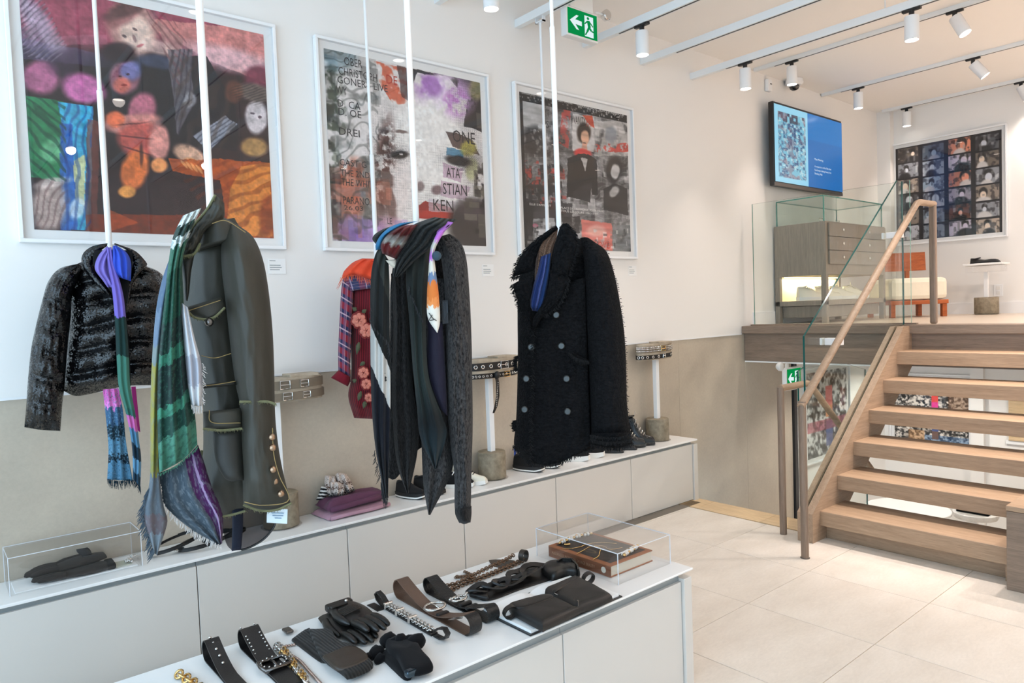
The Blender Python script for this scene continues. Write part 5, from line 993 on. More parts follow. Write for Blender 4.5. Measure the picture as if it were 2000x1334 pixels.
framed('framed crowd print with red and pink bars seen below the stair treads', 'y', 2.60, 3.44, -.20, .62, FAR_X, p, .05)
p = Paint([(0,0),(1,0),(1,1),(0,1)], 90, 17); n2 = p.noise(18, 3); p.c[:] = np.clip((n2-.34)*3.2, 0, 1)[..., None]*np.array((.9, .9, .9))
for a, b, c in ((.18, .42, (232,110,110)), (.42, .56, (232,140,70)), (.6, .9, (70,90,150))): p.put(c, ((p.U > .45) & (p.U < .62) & (p.V > a) & (p.V < b)).astype(float), .9)
p.put((180,60,80), ((p.V > .58) & (p.V < .7)).astype(float), .6)
framed('framed crowd print with a pink arrow bar seen through the sloping glass', 'x', 6.60, 7.55, -.15, .80, WALL_Y, p, .05)
# --- caption cards below the prints
for (px, py), nm in zip(((541,519), (953,527), (1235,528)), ('layered figures', 'pale face', 'black and white collage')):
    c = at(px, py, y=WALL_Y); o = thing('caption_card', (c.x, WALL_Y, c.z-.03), 'small white caption card under the %s print' % nm, 'caption', 'caption cards under the prints')
    MB().rbox((c.x-.045, WALL_Y-.003, c.z-.042), (c.x+.045, WALL_Y-.0005, c.z+.035), .0008, 1).build('card', M_MAT, o)
    for k, w in enumerate((.03, 0, .055, .06, .05)):
        if w: MB().box((c.x-.038, WALL_Y-.0036, c.z+.022-k*.011), (c.x-.038+w, WALL_Y-.003, c.z+.026-k*.011)).build('print_line', M_GAP, o)
# ------------------------------------------------------------------ exit signs
M_SIGN = emis('exit_green', lin((10, 140, 72)), 1.0); M_SIGNW = emis('exit_white', (.78, .92, .95), 1.0); M_SHELL = plain('sign_shell', (232, 230, 226), .4)
def pictogram(P, UX, UZ, parent):
    """running figure leaving through a door, arrow beside it; P top-left of the face"""
    n = UX.cross(UZ).normalized()
    def pt(u, v, d): return P+UX*u-UZ*v+n*d
    def flat(name, pts, mat, d): 
        return MB().prism([pt(u, v, d) for u, v in pts], n*-.0008).build(name, mat, parent)
    N = n
    flat('arrow', [(.06,.48),(.28,.22),(.36,.22),(.24,.40),(.46,.42),(.46,.60),(.24,.58),(.36,.78),(.28,.78)], M_SIGNW, .0015)
    flat('door_panel', [(.56,.12),(.86,.12),(.86,.94),(.56,.94)], M_SIGNW, .0015)
    m = MB()
    def limb(a, b, w):
        (x1, y1), (x2, y2) = a, b; dx, dy = x2-x1, (y2-y1)*.72; L = math.hypot(dx, dy); nx, ny = -dy/L*w, dx/L*w/.72
        m.prism([pt(x1+nx, y1+ny, .003), pt(x2+nx, y2+ny, .003), pt(x2-nx, y2-ny, .003), pt(x1-nx, y1-ny, .003)], n*-.0008)
    m.prism([pt(.675+.042*math.cos(2*PI*k/12), .215+.058*math.sin(2*PI*k/12), .003) for k in range(12)], n*-.0008)
    for a, b, w in (((.68,.30),(.72,.56),.05), ((.66,.32),(.56,.46),.018), ((.73,.34),(.84,.50),.018), ((.70,.54),(.78,.68),.032), ((.78,.68),(.90,.72),.02), ((.71,.54),(.64,.74),.032), ((.64,.74),(.57,.90),.02)): limb(a, b, w)
    m.build('running_figure', M_SIGN, parent)
def exit_sign(x0, x1, y, z0, z1, label, mount_z=None, th=.05):
    o = thing('exit_sign', ((x0+x1)/2, y, z0), label, 'exit sign', 'green exit signs')
    MB().rbox((x0-.012, y, z0-.012), (x1+.012, y+th, z1+.012), .006).build('housing', M_SHELL, o)
    f = MB().box((x0, y-.002, z0), (x1, y+.001, z1)).build('green_face', M_SIGN, o)
    pictogram(Vector((x0, y-.002, z1)), Vector((x1-x0, 0, 0)), Vector((0, 0, z1-z0)), o)
    if mount_z:
        MB().rbox(((x0+x1)/2-.10, y+.002, z1+.012), ((x0+x1)/2+.10, y+th-.004, mount_z), .003).build('mount', M_SHELL, o)
    return o
a = at(1108, 13, y=3.09); b = at(1166.5, 81, y=3.09)
es = exit_sign(a.x, b.x, 3.09, b.z, a.z, 'green running-man exit sign with left arrow hung from the shop ceiling', CEIL_Z)
c = at(1184, 30, y=3.10)
MB().lathe([(.03, -.02), (.034, .0), (.034, .012), (.028, .018)], c, 18, Matrix.Rotation(PI/2, 4, 'X')).build('emergency_lamp', M_SILVER, es, smooth=40)
MB().tube([(b.x+.012, 3.11, c.z), (c.x, 3.105, c.z)], .008, 8).build('lamp_arm', M_SHELL, es)
a = at(1537, 722, y=3.06); b = at(1564, 756, y=3.06)
e2 = exit_sign(a.x, b.x, 3.06, b.z, a.z, 'small green exit sign under the raised floor beside the down stair', None, .04)
MB().box((a.x+.02, 3.07, a.z), (a.x+.05, 3.09, .946)).build('mount', M_SHELL, e2)
c = at(1524, 716, y=3.06); MB().lathe([(.02, -.03), (.036, -.01), (.036, .012), (.03, .016)], c, 16, Matrix.Rotation(PI/2, 4, 'X')).build('emergency_lamp', M_SHELL, e2, smooth=40)
MB().tube([(c.x, 3.06, c.z), (c.x, 3.075, .95)], .008, 8).build('lamp_arm', M_SHELL, e2)

# ------------------------------------------------------------------ screen, camera, sensor
tv = thing('television', (6.6, 3.40, 2.5), 'wall-mounted flat screen showing a photo mosaic and a blue panel', 'television')
X0, X1, Z0, Z1, YT = 5.945, 7.24, 2.50, 3.245, 3.375
MB().rbox((X0, YT, Z0), (X1, YT+.05, Z1), .008).build('casing', M_BLACK, tv)
MB().rbox((X0+.001, YT-.003, Z0), (X1-.001, YT+.006, Z0+.03), .002).build('chin', plain('brushed_bezel', (110, 104, 100), .35, metal=1.0), tv)
MB().box((X0+.4, YT+.05, Z0+.2), (X1-.4, WALL_Y-.001, Z1-.2)).build('bracket', M_BLACK, tv)
p = Paint([(0,0),(1,0),(1,1),(0,1)], 220, 21, 1.72); p.c[:] = np.array((150,214,240))/255
g = np.floor(p.U*34)*7.13+np.floor(p.V*24)*3.71; rnd = (np.sin(g*12.9898)*43758.5453) % 1; n2 = p.noise(40, 2)
ph = ((p.U > .05) & (p.U < .43) & (p.V > .08) & (p.V < .93)).astype(float)
p.put((120,190,214), ph); p.put((30,70,120), ph*np.clip((rnd*.6+n2*.7-.62)*5, 0, 1), .9); p.put((214,236,236), ph*np.clip((n2-.56)*8, 0, 1), .7); p.put((40,40,60), ph*(p.V < .2)*np.clip((rnd-.3)*5, 0, 1), .7); p.put((120,90,110), ph*np.clip((p.noise(14, 2)-.6)*9, 0, 1), .5)
p.put((16,110,186), (p.U > .462).astype(float)); p.put((20,130,206), ((p.U > .462) & (p.V < .35)).astype(float), .5)
sc_ = p.build('screen', (X0+.008, YT-.0045, Z1-.022), (X1-X0-.016, 0, 0), (0, 0, -(Z1-Z0-.06)), M_SCREEN, tv)
for k, (tx, w) in enumerate((('Mass Meeting', .17), ('', 0), ('A mosaic in a roll of film that', .33), ('found ways making frames from', .33), ('Breaking Web', .15))):
    if tx: lettering(tx, (X0+.72, YT-.0056, 2.80-k*.034), (1, 0, 0), (0, 0, 1), M_SIGNW, sc_, .018, w)
c = at(1497, 168, y=WALL_Y); sn = thing('motion_sensor', (c.x, WALL_Y, c.z-.05), 'small white sensor box on the wall above the screen corner', 'sensor')
MB().rbox((c.x-.035, WALL_Y-.04, c.z-.055), (c.x+.035, WALL_Y-.0005, c.z+.055), .01).build('casing', M_SATIN, sn); MB().box((c.x-.005, WALL_Y-.042, c.z+.005), (c.x+.02, WALL_Y-.039, c.z+.014)).build('eye', M_BLACK, sn)
c = at(1542, 170, z=CEIL_Z-.06); c.y = min(c.y, WALL_Y-.09)
dc = thing('dome_camera', (c.x, c.y, CEIL_Z-.13), 'white dome security camera on the ceiling above the screen', 'camera')
MB().lathe([(.03, 0), (.075, -.005), (.08, -.04), (.06, -.06), (.05, -.06)], (c.x, c.y, CEIL_Z), 24).build('base', M_SATIN, dc, smooth=40)
MB().lathe([(.045, -.055), (.044, -.075), (.036, -.092), (.02, -.102), (.004, -.105)], (c.x, c.y, CEIL_Z), 20).build('dome', plain('smoked_dome', (20, 20, 22), .08, spec=.8), dc, smooth=True)

# ------------------------------------------------------------------ raised level: cabinet, shoes, chair, pedestal
CX0, CX1, CY0, CY1 = 6.10, 7.30, 3.0, WALL_Y-.02
ztop = at(1612, 431, x=CX0).z; zc = at(1610, 382, x=CX0).z; zs0 = at(1612, 536, x=CX0).z; zs1 = at(1612, 586, x=CX0).z
cb = thing('display_cabinet', (6.7, 3.25, UP_Z), 'taupe wood display cabinet with drawers over a lit open shoe shelf', 'cabinet')
MB().rbox((CX0, CY0, zs0), (CX1, CY1, ztop), .002).build('drawer_body', M_CABW, cb)
for k in range(3):
    h = (ztop-zs0-.10)/3; z1 = ztop-.012-k*h
    d = MB().rbox((CX0+.045, CY0-.016, z1-h+.004), (CX1-.02, CY0-.0005, z1), .002).build('drawer', M_CABW, cb)
    for lx in (.3, .82): MB().lathe([(.014, 0), (.014, .006), (.009, .008)], (CX0+lx, CY0-.016, z1-h*.45), 14, Matrix.Rotation(PI/2, 4, 'X')).build('lock', M_SILVER, d)
for x, y in ((CX0, CY0), (CX0, CY1-.045), (CX1-.045, CY0), (CX1-.045, CY1-.045)): MB().rbox((x, y, UP_Z), (x+.045, y+.045, zs0), .002).build('leg', M_CABW, cb)
MB().rbox((CX0, CY0, zs1-.045), (CX1, CY1, zs1), .002).build('shelf', M_CABW, cb)
MB().rbox((CX0+.06, CY0+.04, UP_Z+.05), (CX1-.06, CY1-.04, zs1-.05), .002).build('lower_drawer', M_CABW, cb)
M_SHELFL = emis('shelf_light', (1, .88, .62), 6.0); M_CREAM = plain('cream_back_panel', (240, 230, 190), .6)
MB().box((CX0+.05, CY1-.02, zs1), (CX1-.05, CY1-.012, zs0)).build('back_panel', M_CREAM, cb)
MB().box((CX0+.08, CY1-.06, zs0-.008), (CX1-.08, CY1-.045, zs0-.001)).build('light_strip', M_SHELFL, cb)
ld = bpy.data.lights.new('shelf_strip', 'AREA'); ld.shape = 'RECTANGLE'; ld.size = 1.0; ld.size_y = .03; ld.energy = 7; ld.color = (1, .86, .6)
lo = bpy.data.objects.new('shelf_strip', ld); COL.objects.link(lo); lo.parent = cb; lo.matrix_local = WM[cb].inverted() @ Matrix.Translation(((CX0+CX1)/2, CY1-.07, zs0-.012))
vc = thing('glass_case', (6.7, 3.25, ztop), 'clear glass case standing on the taupe display cabinet', 'case')
def glassbox(o, x0, x1, y0, y1, z0, z1, t, mat, emat, top=True, er=.0025):
    for (a, b) in (((x0, y0, z0), (x1, y0+t, z1)), ((x0, y1-t, z0), (x1, y1, z1)), ((x0, y0+t, z0), (x0+t, y1-t, z1)), ((x1-t, y0+t, z0), (x1, y1-t, z1))):
        MB().box(a, b).build('side_pane', mat, o)
    if top: MB().box((x0, y0, z1), (x1, y1, z1+t)).build('top_pane', mat, o)
    e = MB(); zz = z1+t if top else z1
    for a, b in (((x0,y0,z0),(x0,y0,zz)), ((x1,y0,z0),(x1,y0,zz)), ((x0,y1,z0),(x0,y1,zz)), ((x1,y1,z0),(x1,y1,zz)), ((x0,y0,zz),(x1,y0,zz)), ((x0,y1,zz),(x1,y1,zz)), ((x0,y0,zz),(x0,y1,zz)), ((x1,y0,zz),(x1,y1,zz))): e.tube([a, b], er, 4)
    return e.build('polished_edge', emat, o)
glassbox(vc, CX0+.02, CX1-.02, CY0+.02, CY1-.02, ztop, zc, .006, M_GLASS, M_GEDGE, True, .006)
def small_jewel(x, y, z, lab, n):
    j = thing('jewellery_stand', (x, y, z), lab, 'jewellery', 'small stands in the glass case'); MB().rbox((x-.05, y-.03, z), (x+.05, y+.03, z+.012), .003).build('base', M_ACRYL, j)
    m = MB()
    for k in range(n): m.tube([(x-.035+.07*k/(n-1)+.012*math.cos(a), y, z+.03+.016*math.sin(a)) for a in [2*PI*i/12 for i in range(13)]], .0022, 5)
    m.build('rings', M_SILVER, j)
small_jewel(6.28, 3.12, ztop+.001, 'clear stand of rings near the corner of the glass case', 4); small_jewel(6.62, 3.14, ztop+.001, 'clear stand of rings in the middle of the glass case', 3)
# --- shoes
def shoe(label, pos, ang, L, up, sole, kind='sneaker', lace=None, group=None, accent=None, name=None):
    o = thing(name or ('boot' if kind == 'boot' else 'shoe'), pos, label, 'shoe', group, ang); M = WM[o]
    sw = lambda t: L*.155*(.62+.55*math.sin(PI*min(1, t*1.02)**.8)) if kind != 'flat' else L*.13*(.6+.55*math.sin(PI*t**.8))
    out = [(t, sw(t)) for t in [i/14 for i in range(15)]]
    st_ = {'sneaker': .032, 'boot': .03, 'flat': .008, 'runner': .042}[kind]*L/.28
    ring = [(L*t, w) for t, w in out]+[(L*t, -w) for t, w in out[::-1]]
    def toe(t): return max(0, t-.82)/.18*st_*.35
    sb_ = MB(); n = len(ring)
    sb_.add([M @ Vector((x, y, toe(x/L))) for x, y in ring]+[M @ Vector((x-.002, y*1.03, st_+toe(x/L)*.6)) for x, y in ring], [list(range(n))[::-1], list(range(n, 2*n))]+[[i, (i+1) % n, n+(i+1) % n, n+i] for i in range(n)])
    so = sb_.build('sole', sole, o, smooth=40)
    if kind in ('sneaker', 'runner') and accent: 
        MB().add([M @ Vector((x, y*1.05, st_*.15+toe(x/L))) for x, y in ring]+[M @ Vector((x, y*1.05, st_*.42+toe(x/L))) for x, y in ring], [[i, (i+1) % n, n+(i+1) % n, n+i] for i in range(n)]).build('sole_stripe', accent, so)
    prof = {'sneaker': [(0,.36),(.06,.38),(.2,.36),(.34,.34),(.5,.28),(.66,.20),(.82,.155),(.94,.12),(1,.05)], 'runner': [(0,.30),(.06,.32),(.2,.31),(.34,.33),(.5,.27),(.66,.20),(.82,.16),(.94,.12),(1,.05)], 'boot': [(0,.84),(.06,.86),(.22,.86),(.34,.78),(.46,.50),(.6,.30),(.8,.22),(.94,.17),(1,.06)], 'flat': [(0,.2),(.1,.2),(.25,.15),(.5,.11),(.7,.13),(.85,.12),(.95,.09),(1,.03)]}[kind]
    u = MB(); ns = 18; nr = 14; vs = []; fs = []
    for i in range(ns):
        t = i/(ns-1); hh = np.interp(t, *zip(*prof))*L; w = np.interp(t, *zip(*out))*.97
        for k in range(nr):
            a = PI*k/(nr-1); cx = math.cos(a); sx = abs(math.sin(a))**.75
            taper = 1-.38*sx*(1 if t < .45 else .5)
            vs.append(M @ Vector((L*(t*.985+.006)+(.02*L*sx if kind == 'boot' and t < .4 else 0), w*cx*taper, st_*.9+toe(t)*.6+hh*sx)))
    for i in range(ns-1):
        for k in range(nr-1): fs.append([i*nr+k, i*nr+nr+k, i*nr+nr+k+1, i*nr+k+1])
    fs += [list(range(nr)), list(range((ns-1)*nr, ns*nr))[::-1]]
    u.add(vs, fs); uo = u.build('upper', up, o, smooth=50)
    top = np.interp(.16, *zip(*prof))*L+st_*.9
    ow = np.interp(.16, *zip(*out))*.60
    ctr = Vector((L*.18, 0, top-.004)); m = MB()
    m.tube([M @ (ctr+Vector((L*.15*math.cos(a), ow*math.sin(a), .008*math.cos(a)))) for a in [2*PI*k/16 for k in range(16)]], .0065*L/.28, 6, closed=True)
    m.build('collar', up if kind != 'flat' else M_BLACK, o, smooth=True)
    MB().add([M @ (ctr+Vector((L*.14*math.cos(2*PI*k/14), ow*.9*math.sin(2*PI*k/14), .004+.008*math.cos(2*PI*k/14)))) for k in range(14)], [list(range(14))]).build('opening', M_BLACK, o)
    if lace:
        lb = MB()
        for k in range(5):
            t = .36+.065*k; hh = np.interp(t, *zip(*prof))*L; w = np.interp(t, *zip(*out))*.5
            lb.tube([M @ Vector((L*t, -w, st_*.9+hh*.82)), M @ Vector((L*t+.008, 0, st_*.9+hh*1.0+.005)), M @ Vector((L*t, w, st_*.9+hh*.82))], .0035*L/.28, 5)
        lb.tube([M @ Vector((L*.34, .0, top+.004)), M @ Vector((L*.36, .02, top+.035)), M @ Vector((L*.42, .035, top+.01))], .0025, 5); lb.build('laces', lace, o)
    return o, M, st_, prof, out
M_WSH = leather('white_shoe_leather', (232, 226, 208), .5, 300, .05, .1); M_WSOLE = plain('white_rubber', (240, 238, 232), .5); M_BSH = leather('black_shoe_leather', (28, 27, 27), .4, 300, .2, .2); M_BSUE = fab('black_knit_upper', (34, 33, 33), .9); M_BSOLE = plain('black_rubber', (24, 24, 24), .6)
for k, (sx, sy, an) in enumerate(((6.17, 3.30, -.5), (6.42, 3.27, -.5), (6.66, 3.25, -.5), (6.90, 3.23, -.5))):
    shoe('white lace-up sneaker on the lit shelf, %s from the wall end' % ('first', 'second', 'third', 'fourth')[k], (sx, sy, zs1+.001), an, .27, M_WSH, M_WSOLE, 'sneaker', M_WSH, 'white sneakers on the lit shelf')
# --- chair
def chair(name, label, pos, rz, frame, cushion):
    o = thing(name, pos, label, 'chair', 'teak lounge chairs', rz); M = WM[o]
    def bx(nm, a, b, mat, r=.004):
        c = [(p+q)/2 for p, q in zip(a, b)]; return MB().obox(M @ Matrix.Translation(c), [abs(p-q) for p, q in zip(a, b)], r).build(nm, mat, o)
    for x in (-.25, .205):
        for y in (-.27, .225): bx('leg', (x, y, 0), (x+.045, y+.045, .15), frame)
    bx('seat_frame', (-.26, -.28, .125), (.26, .28, .165), frame); bx('cushion', (-.25, -.275, .167), (.27, .275, .385), cushion, .045)
    bx('back_post', (-.262, -.16, .165), (-.232, -.12, .56), frame); bx('back_post', (-.262, .12, .165), (-.232, .16, .56), frame)
    vs = []; fs = []; nn = 12
    for i in range(nn+1):
        y = -.31+.62*i/nn; b = -.035*(1-(2*i/nn-1)**2)
        for dx, z in ((b-.225, .47), (b-.198, .47), (b-.215, .66), (b-.242, .66)): vs.append(M @ Vector((dx, y, z)))
    for i in range(nn):
        for k in range(4): fs.append([i*4+k, i*4+(k+1) % 4, i*4+4+(k+1) % 4, i*4+4+k])
    fs += [[3,2,1,0], [nn*4, nn*4+1, nn*4+2, nn*4+3]]; MB().add(vs, fs).build('backrest', frame, o, smooth=40)
    return o
M_LINEN = fab('cream_linen', (232, 222, 202), .9, 250, .2, .06)
c = at(1790, 612, z=UP_Z); chair('lounge_chair', 'orange teak chair with thick cream cushion on the raised floor', (7.70, 2.97, UP_Z), math.radians(228), M_ORANGE, M_LINEN)
# --- pedestal with shoe
def ped(label, x, y, z, r, hb, post, topfn, base_mat=M_PEDC):
    o = thing('pedestal', (x, y, z), label, 'pedestal', 'concrete-based pedestals'); MB().lathe([(r+.012, 0), (r+.012, .004)], (x, y, z), 30).build('clear_pad', M_ACRYL, o)
    MB().lathe([(r-.003, .004), (r, .008), (r, hb-.004), (r-.004, hb)], (x, y, z), 36).build('base', base_mat, o, smooth=40)
    MB().rbox((x-.0175, y-.0175, z+hb), (x+.0175, y+.0175, z+post), .002).build('post', M_SATIN, o); topfn(o); return o
px_, py_ = 8.17, 2.40
def ptop(o):
    MB().rbox((px_-.12, py_-.17, UP_Z+.485), (px_+.12, py_+.17, UP_Z+.505), .004).build('top_slab', M_TOPW, o); MB().rbox((px_-.10, py_-.15, UP_Z+.42), (px_+.10, py_+.15, UP_Z+.485), .003).build('under_block', M_ACRYL, o)
ped('concrete-footed pedestal carrying one black shoe on the raised floor', px_, py_, UP_Z, .105, .17, .42, ptop)
shoe('black low shoe with gathered heel on the far pedestal', (px_+.02, py_+.14, UP_Z+.506), -1.65, .26, M_BSH, M_BSOLE, 'flat')
c = at(1950, 567, x=FAR_X); ot = thing('power_outlet', (FAR_X, c.y, c.z-.06), 'white double power outlet on the far wall by the pedestal', 'outlet')
MB().rbox((FAR_X-.007, c.y-.04, c.z-.06), (FAR_X-.0005, c.y+.04, c.z+.06), .003).build('plate', M_SATIN, ot)
for dz in (-.025, .025):
    MB().rbox((FAR_X-.010, c.y-.018, c.z+dz-.018), (FAR_X-.006, c.y+.018, c.z+dz+.018), .002).build('socket', M_SHELL, ot)
# ------------------------------------------------------------------ lower level seen between the treads
chair('lounge_chair', 'orange teak chair with white seat on the lower level below the treads', (6.55, 1.75, LOW_Z), math.radians(140), M_ORANGE, M_LINEN)
tc_ = at(1772, 992, z=-.62)
rt = thing('round_table', (tc_.x, tc_.y, LOW_Z), 'round white table on the lower level seen between the lowest treads', 'table')
MB().lathe([(.36, -.655), (.38, -.645), (.38, -.625), (.375, -.62)], (tc_.x, tc_.y, 0), 40).build('top', M_TOPW, rt, smooth=40)
MB().lathe([(.22, LOW_Z), (.22, LOW_Z+.015), (.03, LOW_Z+.03), (.03, -.655)], (tc_.x, tc_.y, 0), 24).build('leg', M_SATIN, rt, smooth=40)
jx, jy = at(1905, 985, x=7.3).x, at(1905, 985, x=7.3).y; jz = at(1905, 1000, x=7.3).z
def jtop(o): MB().lathe([(.17, jz-LOW_Z-.05), (.18, jz-LOW_Z-.03), (.18, jz-LOW_Z-.003), (.175, jz-LOW_Z)], (jx, jy, LOW_Z), 30).build('round_top', concrete('white_marble', (214, 210, 204), (232, 229, 224), (240, 238, 234), (6, 6, 6), .25), o, smooth=40)
ped('white marble-topped pedestal on the lower level', jx, jy, LOW_Z, .12, .2, jz-LOW_Z-.05, jtop)
js = thing('necklace_bust', (jx, jy, jz), 'black velvet stand with chunky gold necklaces on the marble pedestal', 'jewellery stand')
MB().rbox((jx-.09, jy-.13, jz+.001), (jx+.09, jy+.13, jz+.02), .006).build('base', fab('black_velvet', (12, 12, 13), .95), js)
MB().tube([(jx, jy, jz+.02), (jx, jy, jz+.22)], .03, 10).build('stem', MATS['black_velvet'], js); MB().rbox((jx-.05, jy-.20, jz+.20), (jx+.05, jy+.20, jz+.25), .02).build('bar', MATS['black_velvet'], js)
for q, zz in ((0, .09), (1, .23)):
    m = MB()
    for k in range(22):
        y = jy-.19+.38*k/21 if q else jy-.11+.22*k/21; m.ball((jx-.055-.012*(k % 2), y, jz+zz+.012*math.sin(k*1.7)-(.04*math.sin(PI*k/21) if not q else 0)), .014 if q else .017, 6, 4)
    m.build('necklace', M_GOLD if not q else M_PEWTER, js, smooth=True)
c = at(1946, 830, x=FAR_X); sw = thing('thermostat', (FAR_X, c.y, c.z), 'white wall thermostat with dark display on the lower far wall', 'thermostat')
MB().rbox((FAR_X-.02, c.y-.09, c.z-.07), (FAR_X-.0005, c.y+.09, c.z+.07), .01).build('plate', M_SATIN, sw); MB().box((FAR_X-.022, c.y-.045, c.z-.045), (FAR_X-.019, c.y+.045, c.z+.035)).build('display', M_BLACK, sw)
c = at(1992, 815, x=FAR_X); pnl = thing('wood_panel', (FAR_X, c.y-.1, c.z-.3), 'pale knotty wood panel on the lower far wall at the picture edge', 'panel')
MB().rbox((FAR_X-.03, c.y-.5, c.z-.24), (FAR_X-.001, c.y+.09, c.z+.30), .003).build('board', M_PALEOAK, pnl); MB().rbox((FAR_X-.02, c.y-.55, c.z-.28), (FAR_X-.0005, c.y+.12, c.z-.24), .003).build('ledge', M_SATIN, pnl)
# ------------------------------------------------------------------ things on the wall worktop
BZ = .4605
ac = thing('acrylic_case', (.455, 3.38, BZ), 'clear acrylic case over black gloves at the window end of the wall worktop', 'case')
glassbox(ac, .228, .686, 3.29, 3.478, BZ, .603, .003, M_ACRYL, M_AEDGE, True, .0018)
MB().rbox((.245, 3.305, BZ), (.672, 3.465, BZ+.004), .001, 1).build('base_card', M_MAT, ac)
M_SUEDE = fab('dark_brown_suede', (44, 40, 38), .9, 300, .3, .2)
def glove(o, M, L, mat, spread=.0, cuff=None, name='glove'):
    """flat glove lying along +x: palm, four fingers, thumb, cuff"""
    W = L*.36; m = MB(); pr = []
    ns, nr = 16, 12; vs = []; fs = []
    for i in range(ns):
        t = i/(ns-1); w = W*(.40+.10*math.sin(PI*t)); h = .010+.010*math.sin(PI*min(1, t*1.1))
        for k in range(nr):
            a = 2*PI*k/nr; vs.append(M @ Vector((L*.62*t, w*math.copysign(abs(math.cos(a))**.7, math.cos(a)), .011+h*math.sin(a)*.9)))
    for i in range(ns-1):
        for k in range(nr): fs.append([i*nr+k, i*nr+(k+1) % nr, i*nr+nr+(k+1) % nr, i*nr+nr+k])
    fs += [list(range(nr))[::-1], list(range((ns-1)*nr, ns*nr))]
    m.add(vs, fs).build('palm', mat, o, smooth=60)
    for q, (yy, ln) in enumerate(((-.33, .30), (-.115, .37), (.105, .385), (.32, .33))):
        b = Vector((L*.57, W*yy, .0135)); d = Vector((L*ln, W*(-yy*.10+spread*(q-1.5)), 0)); f = MB()
        f.tube([M @ (b+d*t+Vector((0, 0, .004*math.sin(PI*t)))) for t in (0, .2, .4, .6, .8, .94, 1.0)], [W*.10, W*.118, W*.115, W*.112, W*.10, W*.075, W*.03], 10)
        f.build('finger', mat, o, smooth=60)
    f = MB(); f.tube([M @ Vector(p) for p in ((L*.18, -W*.36, .0145), (L*.32, -W*.47, .0145), (L*.46, -W*.50, .014), (L*.55, -W*.46, .0125), (L*.575, -W*.44, .011))], [W*.13, W*.13, W*.115, W*.08, W*.03], 10); f.build('thumb', mat, o, smooth=60)
    if cuff: MB().obox(M @ Matrix.Translation((.012, 0, .012)), (.034, W*.86, .026), .008).build('cuff', cuff, o)
gp = thing('glove', (.36, 3.36, BZ), 'long dark suede glove with black cuff inside the acrylic case', 'glove', 'gloves in the acrylic case')
Mx = Matrix.Translation((.59, 3.36, BZ+.005)) @ Matrix.Rotation(PI-.02, 4, 'Z'); glove(gp, Mx, .30, M_SUEDE, .0, M_KNITB)
gp2 = thing('glove', (.36, 3.40, BZ+.03), 'second suede glove lying on top of the first in the acrylic case', 'glove', 'gloves in the acrylic case')
Mx = Matrix.Translation((.57, 3.415, BZ+.034)) @ Matrix.Rotation(PI+.04, 4, 'Z') @ Matrix.Rotation(.05, 4, 'Y'); glove(gp2, Mx, .30, M_SUEDE)
lc = thing('lace_band', (.53, 3.41, BZ+.03), 'crumpled black lace band lying over the cased gloves', 'band')
M_LACEB = bands('black_lace_net', [(0, (30,30,32)), (1, (52,50,52))], (7, 9), .5, [(.4, (20,20,20)), (.6, (110,108,108))], amount=.8)
S = Stand(.53, 3.43); K = crop(0, 1000, 6.667)
sheet('bow', S, K([(990,488),(1010,530),(1080,580)]), K([(1140,460),(1180,500),(1200,560)]), M_LACEB, lc, dep=-.02, front=.012, back=.01, nu=12, nv=12)
sheet('band', S, K([(1070,570),(1180,560),(1290,545),(1395,578)]), K([(1080,600),(1190,600),(1300,595),(1390,592)]), M_LACEB, lc, dep=-.03, front=.008, back=.008, nu=8, nv=16)
cbn = thing('beaded_bracelet', (.63, 3.36, BZ), 'crystal bead bracelet on a pale card inside the acrylic case', 'bracelet')
MB().rbox((.575, 3.325, BZ+.005), (.655, 3.40, BZ+.008), .001, 1).build('card', plain('pale_green_card', (196, 196, 178), .7), cbn)
m = MB()
for k in range(30): m.ball((.655-.02*math.sin(k*.2)+.006*(k % 2), 3.33+.0026*k, BZ+.014+.003*(k % 3)), .0052, 6, 4)
m.build('beads', M_SILVER, cbn, smooth=True)
# coiled straps
M_STRAP = leather('black_strap', (24, 23, 23), .35, 400, .15, .1)
def coil(label, cx, cy, rx, ry, z, turns, tilt, wd, ph, studs=0):
    o = thing('coiled_belt', (cx, cy, BZ), label, 'belt', 'coiled belts on the wall worktop')
    path = []
    for i in range(int(26*turns)+1):
        a = ph+2*PI*i/26; path.append((cx+rx*math.cos(a)*(1-.03*i/26), cy+ry*math.sin(a)*(1-.05*i/26), z+.012+tilt*(1+math.cos(a))*.5+.004*i/26))
    MB().ribbon(path, (0, 0, 1), wd, .003).build('strap', M_STRAP, o, smooth=60)
    p = path[3]; MB().rbox((p[0]-.014, p[1]-.014, p[2]-.004), (p[0]+.014, p[1]+.014, p[2]+.006), .003).build('buckle', M_SILVER, o)
    if studs:
        m = MB()
        for q in path[::2]: m.ball((q[0], q[1], q[2]+wd*.2), .0028, 5, 3)
        m.build('studs', M_SILVER, o)
coil('thin coiled black belt with a tall loop nearest the acrylic case', .85, 3.39, .11, .075, BZ, 1.8, .05, .012, 2.8)
coil('thin coiled black belt with buckle in the middle of the coil group', .96, 3.35, .12, .075, BZ, 2.2, .03, .013, 2.4)
coil('coiled studded black belt under the olive jacket hem', 1.06, 3.40, .10, .05, BZ, 1.5, .012, .012, 1.0, 1)
